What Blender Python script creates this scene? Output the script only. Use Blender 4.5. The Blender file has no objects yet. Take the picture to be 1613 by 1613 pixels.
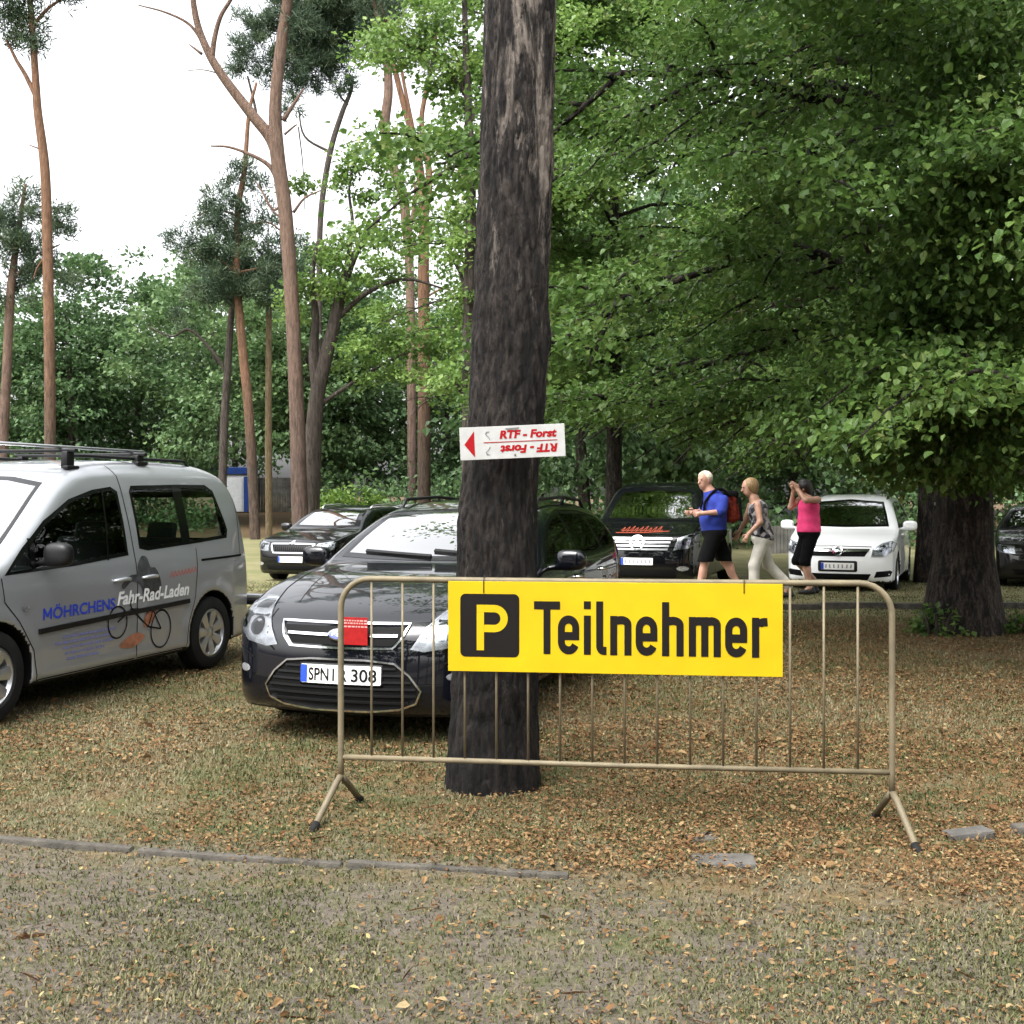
import bpy, bmesh, math, random
import numpy as np
from mathutils import Vector, Matrix, noise as mnoise
from mathutils.geometry import delaunay_2d_cdt

scene = bpy.context.scene
COL = scene.collection
R = math.radians
rng = np.random.default_rng(7)
random.seed(7)

# ---------------------------------------------------------------- camera, sky, sun, exposure
F, CX, HY, CAMZ = 1800.0, 806.5, 782.0, 1.5      # photo focal length in pixels, centre column, horizon row, eye height
cam_d = bpy.data.cameras.new('camera')
cam_d.sensor_width = 36.0
cam_d.lens = 36.0 * F / 1613.0
cam_d.shift_y = -(806.5 - HY) / 1613.0
cam_d.clip_start, cam_d.clip_end = 0.05, 3000.0
cam = bpy.data.objects.new('camera', cam_d)
cam.location = (0, 0, CAMZ)
cam.rotation_euler = (R(90), 0, 0)
COL.objects.link(cam)
scene.camera = cam

SUN_EL, SUN_AZ = R(58), R(215)                    # high, behind the camera to the left, hidden by cloud
world = bpy.data.worlds.new("World")
scene.world = world
world.use_nodes = True
wn, wl = world.node_tree.nodes, world.node_tree.links
wn.clear()
sky = wn.new('ShaderNodeTexSky')
sky.sky_type = 'NISHITA'
sky.sun_disc = False
sky.sun_elevation, sky.sun_rotation = SUN_EL, SUN_AZ
sky.air_density, sky.dust_density, sky.ozone_density = 1.0, 6.0, 1.0
hs = wn.new('ShaderNodeHueSaturation')
hs.inputs['Saturation'].default_value = 0.12
bg = wn.new('ShaderNodeBackground')
bg.inputs['Strength'].default_value = 0.15
wo = wn.new('ShaderNodeOutputWorld')
wl.new(sky.outputs[0], hs.inputs['Color'])
wl.new(hs.outputs[0], bg.inputs['Color'])
wl.new(bg.outputs[0], wo.inputs['Surface'])

sun_d = bpy.data.lights.new('sun', 'SUN')
sun_d.energy, sun_d.angle, sun_d.color = 0.5, R(40), (1.0, 0.97, 0.92)
sun = bpy.data.objects.new('sun', sun_d)
sdir = Vector((math.sin(SUN_AZ) * math.cos(SUN_EL), math.cos(SUN_AZ) * math.cos(SUN_EL), math.sin(SUN_EL)))
sun.rotation_euler = sdir.to_track_quat('Z', 'Y').to_euler()
sun.location = (0, 0, 30)
COL.objects.link(sun)

vs = scene.view_settings
vs.view_transform, vs.look, vs.gamma, vs.use_curve_mapping = 'Standard', 'None', 1.0, False
vs.exposure = 2.1
scene.render.engine = 'CYCLES'
scene.cycles.max_bounces = 6
scene.cycles.diffuse_bounces = 3
scene.cycles.glossy_bounces = 3
scene.cycles.transparent_max_bounces = 10
scene.cycles.use_denoising = True
scene.cycles.sample_clamp_indirect = 6.0

def sst(a, b, x):
    t = np.clip((np.asarray(x, float) - a) / (b - a), 0, 1)
    return t * t * (3 - 2 * t)

def ground_z(x, y):
    return -0.16 * sst(15, 25, y) + 0.76 * sst(46, 70, y)

def at(px, py, Y):
    return Vector(((px - CX) * Y / F, Y, CAMZ - (py - HY) * Y / F))

def gat(px, Y):
    return Vector(((px - CX) * Y / F, Y, float(ground_z(0, Y))))

# ---------------------------------------------------------------- materials
def mat(name, col, rough=0.6, metal=0.0, spec=0.5, coat=0.0, var=0.0, vscale=8.0, bump=0.0, bscale=60.0, emit=None):
    m = bpy.data.materials.new(name)
    m.use_nodes = True
    N, Lk = m.node_tree.nodes, m.node_tree.links
    b = N['Principled BSDF']
    b.inputs['Base Color'].default_value = (*col, 1)
    b.inputs['Roughness'].default_value = rough
    b.inputs['Metallic'].default_value = metal
    b.inputs['Specular IOR Level'].default_value = spec
    b.inputs['Coat Weight'].default_value = coat
    b.inputs['Coat Roughness'].default_value = 0.03
    tc = N.new('ShaderNodeTexCoord')
    if var > 0:
        n = N.new('ShaderNodeTexNoise')
        n.inputs['Scale'].default_value = vscale
        n.inputs['Detail'].default_value = 6
        Lk.new(tc.outputs['Object'], n.inputs['Vector'])
        r = N.new('ShaderNodeValToRGB')
        r.color_ramp.elements[0].position = 0.3
        r.color_ramp.elements[1].position = 0.7
        r.color_ramp.elements[0].color = (*[c * (1 - var) for c in col], 1)
        r.color_ramp.elements[1].color = (*[min(1, c * (1 + var)) for c in col], 1)
        Lk.new(n.outputs['Fac'], r.inputs['Fac'])
        Lk.new(r.outputs['Color'], b.inputs['Base Color'])
    if bump > 0:
        n2 = N.new('ShaderNodeTexNoise')
        n2.inputs['Scale'].default_value = bscale
        n2.inputs['Detail'].default_value = 4
        Lk.new(tc.outputs['Object'], n2.inputs['Vector'])
        bp = N.new('ShaderNodeBump')
        bp.inputs['Strength'].default_value = bump
        bp.inputs['Distance'].default_value = 0.01
        Lk.new(n2.outputs['Fac'], bp.inputs['Height'])
        Lk.new(bp.outputs['Normal'], b.inputs['Normal'])
    return m

def car_paint(name, col, metal=0.0, rough=0.3, flake=False, dirt=0.12):
    """paint outside, dark lining on the inner face of the shell, dust low on the body"""
    m = bpy.data.materials.new(name)
    m.use_nodes = True
    N, Lk = m.node_tree.nodes, m.node_tree.links
    b = N['Principled BSDF']
    b.inputs['Metallic'].default_value = metal
    b.inputs['Roughness'].default_value = rough
    b.inputs['Specular IOR Level'].default_value = 0.5 if metal > 0 else 0.08
    b.inputs['Coat Weight'].default_value = 1.0
    b.inputs['Coat Roughness'].default_value = 0.025
    tc = N.new('ShaderNodeTexCoord')
    sx = N.new('ShaderNodeSeparateXYZ')
    Lk.new(tc.outputs['Object'], sx.inputs[0])
    mr = N.new('ShaderNodeMapRange')
    mr.inputs[1].default_value, mr.inputs[2].default_value = 0.65, 0.15
    mr.inputs[3].default_value, mr.inputs[4].default_value = dirt * 0.1, dirt * 3
    Lk.new(sx.outputs['Z'], mr.inputs[0])
    nz = N.new('ShaderNodeTexNoise')
    nz.inputs['Scale'].default_value = 9
    nz.inputs['Detail'].default_value = 6
    Lk.new(tc.outputs['Object'], nz.inputs['Vector'])
    mu = N.new('ShaderNodeMath')
    mu.operation = 'MULTIPLY'
    Lk.new(mr.outputs[0], mu.inputs[0])
    Lk.new(nz.outputs['Fac'], mu.inputs[1])
    mx = N.new('ShaderNodeMix')
    mx.data_type = 'RGBA'
    mx.inputs['A'].default_value = (*col, 1)
    mx.inputs['B'].default_value = (0.22, 0.19, 0.15, 1)
    Lk.new(mu.outputs[0], mx.inputs['Factor'])
    Lk.new(mx.outputs['Result'], b.inputs['Base Color'])
    ra = N.new('ShaderNodeMath')
    ra.operation = 'ADD'
    ra.inputs[1].default_value = rough
    Lk.new(mu.outputs[0], ra.inputs[0])
    Lk.new(ra.outputs[0], b.inputs['Roughness'])
    geo = N.new('ShaderNodeNewGeometry')
    lin = N.new('ShaderNodeBsdfDiffuse')
    lin.inputs['Color'].default_value = (0.012, 0.012, 0.013, 1)
    ms = N.new('ShaderNodeMixShader')
    out = N['Material Output']
    Lk.new(geo.outputs['Backfacing'], ms.inputs[0])
    Lk.new(b.outputs[0], ms.inputs[1])
    Lk.new(lin.outputs[0], ms.inputs[2])
    Lk.new(ms.outputs[0], out.inputs['Surface'])
    return m

def glass_mat(name, tint, ior=1.5, boost=1.0):
    m = bpy.data.materials.new(name)
    m.use_nodes = True
    N, Lk = m.node_tree.nodes, m.node_tree.links
    N.remove(N['Principled BSDF'])
    tr = N.new('ShaderNodeBsdfTransparent')
    tr.inputs['Color'].default_value = (*tint, 1)
    gl = N.new('ShaderNodeBsdfGlossy')
    gl.inputs['Roughness'].default_value = 0.01
    fr = N.new('ShaderNodeFresnel')
    fr.inputs['IOR'].default_value = ior
    mu = N.new('ShaderNodeMath')
    mu.operation = 'MULTIPLY'
    mu.use_clamp = True
    mu.inputs[1].default_value = boost
    Lk.new(fr.outputs[0], mu.inputs[0])
    ms = N.new('ShaderNodeMixShader')
    Lk.new(mu.outputs[0], ms.inputs[0])
    Lk.new(tr.outputs[0], ms.inputs[1])
    Lk.new(gl.outputs[0], ms.inputs[2])
    Lk.new(ms.outputs[0], N['Material Output'].inputs['Surface'])
    return m

def leaf_mat(name, ramp, transl=0.3, rough=0.45, spec=0.35):
    m = bpy.data.materials.new(name)
    m.use_nodes = True
    N, Lk = m.node_tree.nodes, m.node_tree.links
    b = N['Principled BSDF']
    b.inputs['Roughness'].default_value = rough
    b.inputs['Specular IOR Level'].default_value = spec
    a = N.new('ShaderNodeAttribute')
    a.attribute_name = 'rnd'
    r = N.new('ShaderNodeValToRGB')
    cr = r.color_ramp
    while len(cr.elements) < len(ramp):
        cr.elements.new(0.5)
    for e, (p, c) in zip(cr.elements, ramp):
        e.position = p
        e.color = (*c, 1)
    Lk.new(a.outputs['Fac'], r.inputs['Fac'])
    Lk.new(r.outputs['Color'], b.inputs['Base Color'])
    if transl > 0:
        t = N.new('ShaderNodeBsdfTranslucent')
        Lk.new(r.outputs['Color'], t.inputs['Color'])
        ms = N.new('ShaderNodeMixShader')
        ms.inputs[0].default_value = transl
        Lk.new(b.outputs[0], ms.inputs[1])
        Lk.new(t.outputs[0], ms.inputs[2])
        Lk.new(ms.outputs[0], N['Material Output'].inputs['Surface'])
    return m

def bark_mat(name, dark, light, scale=14.0, zsq=0.16, upper=None, z0=0, z1=1, bump=1.0, patch=None):
    m = bpy.data.materials.new(name)
    m.use_nodes = True
    N, Lk = m.node_tree.nodes, m.node_tree.links
    b = N['Principled BSDF']
    b.inputs['Roughness'].default_value = 0.9
    b.inputs['Specular IOR Level'].default_value = 0.2
    tc = N.new('ShaderNodeTexCoord')
    mp = N.new('ShaderNodeMapping')
    mp.inputs['Scale'].default_value = (1, 1, zsq)
    Lk.new(tc.outputs['Object'], mp.inputs['Vector'])
    nz = N.new('ShaderNodeTexNoise')
    nz.inputs['Scale'].default_value = scale * 1.5
    nz.inputs['Detail'].default_value = 8
    nz.inputs['Roughness'].default_value = 0.7
    Lk.new(mp.outputs[0], nz.inputs['Vector'])
    nf = N.new('ShaderNodeTexNoise')
    nf.inputs['Scale'].default_value = scale * 5
    nf.inputs['Detail'].default_value = 7
    nf.inputs['Roughness'].default_value = 0.75
    Lk.new(mp.outputs[0], nf.inputs['Vector'])
    ad = N.new('ShaderNodeMath')
    ad.operation = 'MULTIPLY_ADD'
    ad.inputs[1].default_value = 0.5
    Lk.new(nf.outputs['Fac'], ad.inputs[0])
    Lk.new(nz.outputs['Fac'], ad.inputs[2])
    mr = N.new('ShaderNodeMapRange')
    mr.inputs[1].default_value, mr.inputs[2].default_value = 0.55, 0.95
    Lk.new(ad.outputs[0], mr.inputs[0])
    mul = mr
    r = N.new('ShaderNodeValToRGB')
    r.color_ramp.elements[0].position = 0.15
    r.color_ramp.elements[1].position = 0.85
    r.color_ramp.elements[0].color = (*dark, 1)
    r.color_ramp.elements[1].color = (*light, 1)
    Lk.new(mul.outputs[0], r.inputs['Fac'])
    last = r.outputs['Color']
    if upper is not None:
        sx = N.new('ShaderNodeSeparateXYZ')
        Lk.new(tc.outputs['Object'], sx.inputs[0])
        n3 = N.new('ShaderNodeTexNoise')
        n3.inputs['Scale'].default_value = 1.2
        n3.inputs['Detail'].default_value = 5
        Lk.new(tc.outputs['Object'], n3.inputs['Vector'])
        m3 = N.new('ShaderNodeMath')
        m3.operation = 'MULTIPLY_ADD'
        m3.inputs[1].default_value = (z1 - z0) * 1.2
        Lk.new(n3.outputs['Fac'], m3.inputs[0])
        Lk.new(sx.outputs['Z'], m3.inputs[2])
        m4 = N.new('ShaderNodeMapRange')
        m4.inputs[1].default_value, m4.inputs[2].default_value = z0 + (z1 - z0) * 0.6, z1 + (z1 - z0) * 0.6
        Lk.new(m3.outputs[0], m4.inputs[0])
        r2 = N.new('ShaderNodeValToRGB')
        r2.color_ramp.elements[0].position = 0.1
        r2.color_ramp.elements[1].position = 0.7
        r2.color_ramp.elements[0].color = (*[c * 0.5 for c in upper], 1)
        r2.color_ramp.elements[1].color = (*upper, 1)
        Lk.new(mul.outputs[0], r2.inputs['Fac'])
        mx = N.new('ShaderNodeMix')
        mx.data_type = 'RGBA'
        Lk.new(m4.outputs[0], mx.inputs['Factor'])
        Lk.new(last, mx.inputs['A'])
        Lk.new(r2.outputs['Color'], mx.inputs['B'])
        last = mx.outputs['Result']
    if patch is not None:
        mp2 = N.new('ShaderNodeMapping')
        mp2.inputs['Scale'].default_value = (1, 1, 0.12)
        Lk.new(tc.outputs['Object'], mp2.inputs['Vector'])
        n5 = N.new('ShaderNodeTexNoise')
        n5.inputs['Scale'].default_value = 7.5
        n5.inputs['Detail'].default_value = 7
        n5.inputs['Roughness'].default_value = 0.75
        Lk.new(mp2.outputs[0], n5.inputs['Vector'])
        r5 = N.new('ShaderNodeValToRGB')
        r5.color_ramp.elements[0].position = 0.56
        r5.color_ramp.elements[1].position = 0.66
        Lk.new(n5.outputs['Fac'], r5.inputs['Fac'])
        m5 = N.new('ShaderNodeMath')
        m5.operation = 'MULTIPLY'
        Lk.new(r5.outputs['Color'], m5.inputs[0])
        Lk.new(mr.outputs[0], m5.inputs[1])
        mx2 = N.new('ShaderNodeMix')
        mx2.data_type = 'RGBA'
        Lk.new(m5.outputs[0], mx2.inputs['Factor'])
        Lk.new(last, mx2.inputs['A'])
        mx2.inputs['B'].default_value = (*patch, 1)
        last = mx2.outputs['Result']
    Lk.new(last, b.inputs['Base Color'])
    bp = N.new('ShaderNodeBump')
    bp.inputs['Strength'].default_value = bump
    bp.inputs['Distance'].default_value = 0.03
    Lk.new(mul.outputs[0], bp.inputs['Height'])
    Lk.new(bp.outputs['Normal'], b.inputs['Normal'])
    return m

def old_bark(name, dim=1.0, scars=True, sc=1.0):
    """flaky dark bark: rough scales of several sizes drawn out along the stem, pale scars where scales came off"""
    m = bpy.data.materials.new(name)
    m.use_nodes = True
    N, Lk = m.node_tree.nodes, m.node_tree.links
    b = N['Principled BSDF']
    b.inputs['Roughness'].default_value = 0.85
    b.inputs['Specular IOR Level'].default_value = 0.25
    tc = N.new('ShaderNodeTexCoord')
    def mapped(zs):
        mp = N.new('ShaderNodeMapping')
        mp.inputs['Scale'].default_value = (1, 1, zs)
        Lk.new(tc.outputs['Object'], mp.inputs['Vector'])
        return mp.outputs[0]
    def noise(vec, sc, det=8, ro=0.7, dist=0.0):
        n = N.new('ShaderNodeTexNoise')
        n.inputs['Scale'].default_value = sc
        n.inputs['Detail'].default_value = det
        n.inputs['Roughness'].default_value = ro
        n.inputs['Distortion'].default_value = dist
        Lk.new(vec, n.inputs['Vector'])
        return n.outputs['Fac']
    def mth(op, a, c):
        n = N.new('ShaderNodeMath')
        n.operation = op
        for i, v in enumerate((a, c)):
            if isinstance(v, (int, float)):
                n.inputs[i].default_value = v
            else:
                Lk.new(v, n.inputs[i])
        return n.outputs[0]
    v1, v2 = mapped(0.26), mapped(0.5)
    n1 = noise(v1, 26 * sc, 10, 0.72, 0.6)
    n2 = noise(v2, 60 * sc, 8, 0.75, 0.3)
    n3 = noise(v1, 7, 6, 0.6, 0.8)
    hgt = mth('ADD', mth('MULTIPLY', n1, 0.6), mth('ADD', mth('MULTIPLY', n2, 0.28), mth('MULTIPLY', n3, 0.22)))
    r = N.new('ShaderNodeValToRGB')
    cr = r.color_ramp
    stops = [(0.475, (0.0018, 0.0014, 0.0012)), (0.53, (0.0085, 0.0066, 0.0056)), (0.58, (0.026, 0.020, 0.0165)), (0.66, (0.062, 0.050, 0.042))]
    while len(cr.elements) < len(stops):
        cr.elements.new(0.5)
    for e, (p, c) in zip(cr.elements, stops):
        e.position = p
        e.color = (*[q * dim for q in c], 1)
    Lk.new(hgt, r.inputs['Fac'])
    # scars: pale long patches, most of them on the right hand side of the stem
    n5 = noise(mapped(0.16), 8.0, 8, 0.72, 0.5)
    sx = N.new('ShaderNodeSeparateXYZ')
    Lk.new(tc.outputs['Object'], sx.inputs[0])
    n5 = mth('ADD', n5, mth('MULTIPLY', sx.outputs['X'], 0.30))
    n5 = mth('ADD', n5, mth('MULTIPLY', mth('MINIMUM', mth('SUBTRACT', sx.outputs['Z'], 2.2), 0.8), 0.05))
    r5 = N.new('ShaderNodeValToRGB')
    r5.color_ramp.elements[0].position = 0.60
    r5.color_ramp.elements[1].position = 0.70
    Lk.new(n5, r5.inputs['Fac'])
    g = mth('MULTIPLY', r5.outputs['Color'], mth('MULTIPLY', n2, 1.5))
    g = mth('MULTIPLY', g, mth('GREATER_THAN', hgt, 0.46 if scars else 5.0))
    mx = N.new('ShaderNodeMix')
    mx.data_type = 'RGBA'
    Lk.new(g, mx.inputs['Factor'])
    Lk.new(r.outputs['Color'], mx.inputs['A'])
    mx.inputs['B'].default_value = (0.23, 0.195, 0.165, 1)
    foot_tone = mth('ADD', mth('MULTIPLY', sx.outputs['Z'], 0.5), mth('MULTIPLY', n3, 1.6))  # scarred bark turns darker towards the foot, the border broken by noise
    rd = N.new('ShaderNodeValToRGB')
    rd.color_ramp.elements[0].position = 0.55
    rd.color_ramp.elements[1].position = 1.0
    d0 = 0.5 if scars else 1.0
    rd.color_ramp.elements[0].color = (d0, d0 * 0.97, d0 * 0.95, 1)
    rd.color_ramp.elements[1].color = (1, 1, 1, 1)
    Lk.new(mth('MULTIPLY', foot_tone, 0.5), rd.inputs['Fac'])
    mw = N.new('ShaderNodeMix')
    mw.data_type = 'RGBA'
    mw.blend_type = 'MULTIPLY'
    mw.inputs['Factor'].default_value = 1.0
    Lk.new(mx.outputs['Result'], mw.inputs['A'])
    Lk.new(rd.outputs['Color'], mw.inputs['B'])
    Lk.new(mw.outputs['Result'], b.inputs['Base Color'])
    bp = N.new('ShaderNodeBump')
    bp.inputs['Strength'].default_value = 1.0
    bp.inputs['Distance'].default_value = 0.05
    Lk.new(hgt, bp.inputs['Height'])
    Lk.new(bp.outputs['Normal'], b.inputs['Normal'])
    return m

# ---------------------------------------------------------------- object helpers
def link(o, parent=None):
    COL.objects.link(o)
    if parent is not None:
        o.parent = parent
    return o

def tag(o, label=None, cat=None, group=None, kind=None):
    for k, v in (('label', label), ('category', cat), ('group', group), ('kind', kind)):
        if v:
            o[k] = v
    return o

def thing(name, label, cat, loc=(0, 0, 0), rz=0.0, group=None):
    o = bpy.data.objects.new(name, None)
    o.empty_display_size = 0.2
    o.location = loc
    o.rotation_euler = (0, 0, rz)
    COL.objects.link(o)
    return tag(o, label, cat, group)

def np_mesh(name, V, Fs, mats, parent=None, smooth=True, rnd=None, normals=None, midx=None):
    """V (n,3); Fs: one array (m,k) or list of arrays of different k"""
    V = np.asarray(V, np.float32)
    if not isinstance(Fs, (list, tuple)):
        Fs = [Fs]
    Fs = [np.asarray(f, np.int32) for f in Fs if len(f)]
    me = bpy.data.meshes.new(name)
    me.vertices.add(len(V))
    me.vertices.foreach_set('co', V.ravel())
    loops = np.concatenate([f.ravel() for f in Fs])
    tot = np.concatenate([np.full(len(f), f.shape[1], np.int32) for f in Fs])
    st = np.concatenate([[0], np.cumsum(tot)[:-1]]).astype(np.int32)
    me.loops.add(len(loops))
    me.loops.foreach_set('vertex_index', loops)
    me.polygons.add(len(tot))
    me.polygons.foreach_set('loop_start', st)
    me.polygons.foreach_set('loop_total', tot)
    if midx is not None:
        me.polygons.foreach_set('material_index', np.asarray(midx, np.int32))
    me.update(calc_edges=True)
    me.polygons.foreach_set('use_smooth', np.full(len(tot), bool(smooth)))
    if rnd is not None:
        a = me.attributes.new('rnd', 'FLOAT', 'POINT')
        a.data.foreach_set('value', np.asarray(rnd, np.float32))
    for m in (mats if isinstance(mats, (list, tuple)) else [mats]):
        me.materials.append(m)
    if normals is not None:
        me.normals_split_custom_set_from_vertices([tuple(n) for n in normals])
    o = bpy.data.objects.new(name, me)
    return link(o, parent)

class MB:
    """collects boxes, tubes, lathes into one mesh"""
    def __init__(self):
        self.v, self.f = [], []
    def add(self, V, Fl):
        n = len(self.v)
        self.v += [tuple(p) for p in V]
        self.f += [tuple(i + n for i in f) for f in Fl]
        return self
    def box(self, c, s, rot=None, bev=0.0):
        bm = bmesh.new()
        bmesh.ops.create_cube(bm, size=1.0)
        for v in bm.verts:
            v.co = Vector((v.co.x * s[0], v.co.y * s[1], v.co.z * s[2]))
        if bev > 0:
            bmesh.ops.bevel(bm, geom=bm.edges[:], offset=bev, segments=2, affect='EDGES', profile=0.5)
        M = rot.to_4x4() if rot is not None else Matrix.Identity(4)
        bm.verts.index_update()
        self.add([M @ v.co + Vector(c) for v in bm.verts], [[v.index for v in f.verts] for f in bm.faces])
        bm.free()
        return self
    def tube(self, pts, rad, n=10, cap=True):
        pts = [Vector(p) for p in pts]
        rad = rad if isinstance(rad, (list, tuple)) else [rad] * len(pts)
        V, Fl = [], []
        prev = None
        for i, p in enumerate(pts):
            t = (pts[min(i + 1, len(pts) - 1)] - pts[max(i - 1, 0)]).normalized()
            if prev is None:
                a = t.orthogonal().normalized()
            else:
                a = (prev - t * prev.dot(t)).normalized()
            prev = a
            b = t.cross(a)
            for k in range(n):
                an = 2 * math.pi * k / n
                V.append(p + (a * math.cos(an) + b * math.sin(an)) * rad[i])
        for i in range(len(pts) - 1):
            for k in range(n):
                k2 = (k + 1) % n
                Fl.append((i * n + k, i * n + k2, (i + 1) * n + k2, (i + 1) * n + k))
        if cap:
            Fl.append(tuple(range(n - 1, -1, -1)))
            Fl.append(tuple((len(pts) - 1) * n + k for k in range(n)))
        return self.add(V, Fl)
    def lathe(self, prof, n=32, axis='Y', c=(0, 0, 0)):
        """prof: (radius, axial) pairs revolved round the axis"""
        V, Fl = [], []
        for r, h in prof:
            for k in range(n):
                an = 2 * math.pi * k / n
                u, w = r * math.cos(an), r * math.sin(an)
                p = (u, h, w) if axis == 'Y' else (u, w, h)
                V.append((p[0] + c[0], p[1] + c[1], p[2] + c[2]))
        m = len(prof)
        for i in range(m - 1):
            for k in range(n):
                k2 = (k + 1) % n
                Fl.append((i * n + k, i * n + k2, (i + 1) * n + k2, (i + 1) * n + k))
        return self.add(V, Fl)
    def build(self, name, m, parent=None, smooth=False, angle=None):
        me = bpy.data.meshes.new(name)
        me.from_pydata(self.v, [], self.f)
        bm = bmesh.new()
        bm.from_mesh(me)
        bmesh.ops.recalc_face_normals(bm, faces=bm.faces[:])
        bm.to_mesh(me)
        bm.free()
        me.polygons.foreach_set('use_smooth', [bool(smooth or angle)] * len(me.polygons))
        if angle:
            me.set_sharp_from_angle(angle=angle)
        me.materials.append(m)
        o = bpy.data.objects.new(name, me)
        return link(o, parent)

def catmull(P, n=6):
    P = np.asarray(P, float)
    Q = np.vstack([2 * P[0] - P[1], P, 2 * P[-1] - P[-2]])
    out = []
    for i in range(len(P) - 1):
        p0, p1, p2, p3 = Q[i], Q[i + 1], Q[i + 2], Q[i + 3]
        for k in range(n):
            t = k / n
            out.append(0.5 * ((2 * p1) + (-p0 + p2) * t + (2 * p0 - 5 * p1 + 4 * p2 - p3) * t * t + (-p0 + 3 * p1 - 3 * p2 + p3) * t ** 3))
    out.append(P[-1])
    return np.array(out)

def copy_tree(o, parent=None):
    c = o.copy()
    COL.objects.link(c)
    if parent is not None:
        c.parent = parent
    for ch in list(o.children):
        copy_tree(ch, c)
    return c

def text_mesh(s, size, bold=0.0, shear=0.0, xscale=1.0):
    """triangulated flat lettering: verts (n,2), faces"""
    cu = bpy.data.curves.new('txt', 'FONT')
    cu.body = s
    cu.size = size
    cu.offset = bold
    cu.shear = shear
    cu.resolution_u = 4
    ob = bpy.data.objects.new('txt', cu)
    COL.objects.link(ob)
    dg = bpy.context.evaluated_depsgraph_get()
    me = bpy.data.meshes.new_from_object(ob.evaluated_get(dg))
    V = np.array([(v.co.x * xscale, v.co.y) for v in me.vertices])
    Fl = [tuple(p.vertices) for p in me.polygons]
    COL.objects.unlink(ob)
    bpy.data.objects.remove(ob)
    bpy.data.meshes.remove(me)
    bpy.data.curves.remove(cu)
    return V, Fl

# shared plain materials
M_CHROME = mat('chrome', (0.75, 0.76, 0.78), 0.12, 1.0)
M_BLACKPL = mat('black_plastic', (0.006, 0.006, 0.0065), 0.45, spec=0.3, var=0.2)
M_RUBBER = mat('rubber', (0.010, 0.010, 0.010), 0.8, spec=0.2, var=0.3)
M_ALLOY = mat('alloy', (0.55, 0.56, 0.58), 0.3, 0.9)
M_FRIT = mat('glass_edge', (0.003, 0.003, 0.0035), 0.12)
M_GAP = mat('panel_gap_black', (0.002, 0.002, 0.002), 0.7, spec=0.15)
M_WHITEPL = mat('number_plate_white', (0.75, 0.75, 0.72), 0.4)
M_INK = mat('black_ink', (0.004, 0.004, 0.004), 0.5, spec=0.2)
M_RED = mat('red_print', (0.24, 0.003, 0.006), 0.6, spec=0.15)
M_LAMP = glass_mat('lamp_cover', (0.93, 0.95, 0.97), 1.5)
M_LAMPIN = mat('lamp_reflector', (0.52, 0.53, 0.55), 0.22, 0.75, var=0.3, vscale=22)
M_SEAT = mat('seat_cloth', (0.014, 0.014, 0.016), 0.9)
# ---------------------------------------------------------------- distance-field surfaces (cars, people)
def smax(a, b, k):
    h = np.maximum(k - np.abs(a - b), 0) / k
    return np.maximum(a, b) + h * h * k * 0.25

def smin(a, b, k):
    h = np.maximum(k - np.abs(a - b), 0) / k
    return np.minimum(a, b) - h * h * k * 0.25

def grad(f, P, e=0.006):
    g = np.empty_like(P)
    for i in range(3):
        d = np.zeros(3)
        d[i] = e
        A, B = P + d, P - d
        g[:, i] = (f(A[:, 0], A[:, 1], A[:, 2]) - f(B[:, 0], B[:, 1], B[:, 2])) / (2 * e)
    return g

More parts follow.
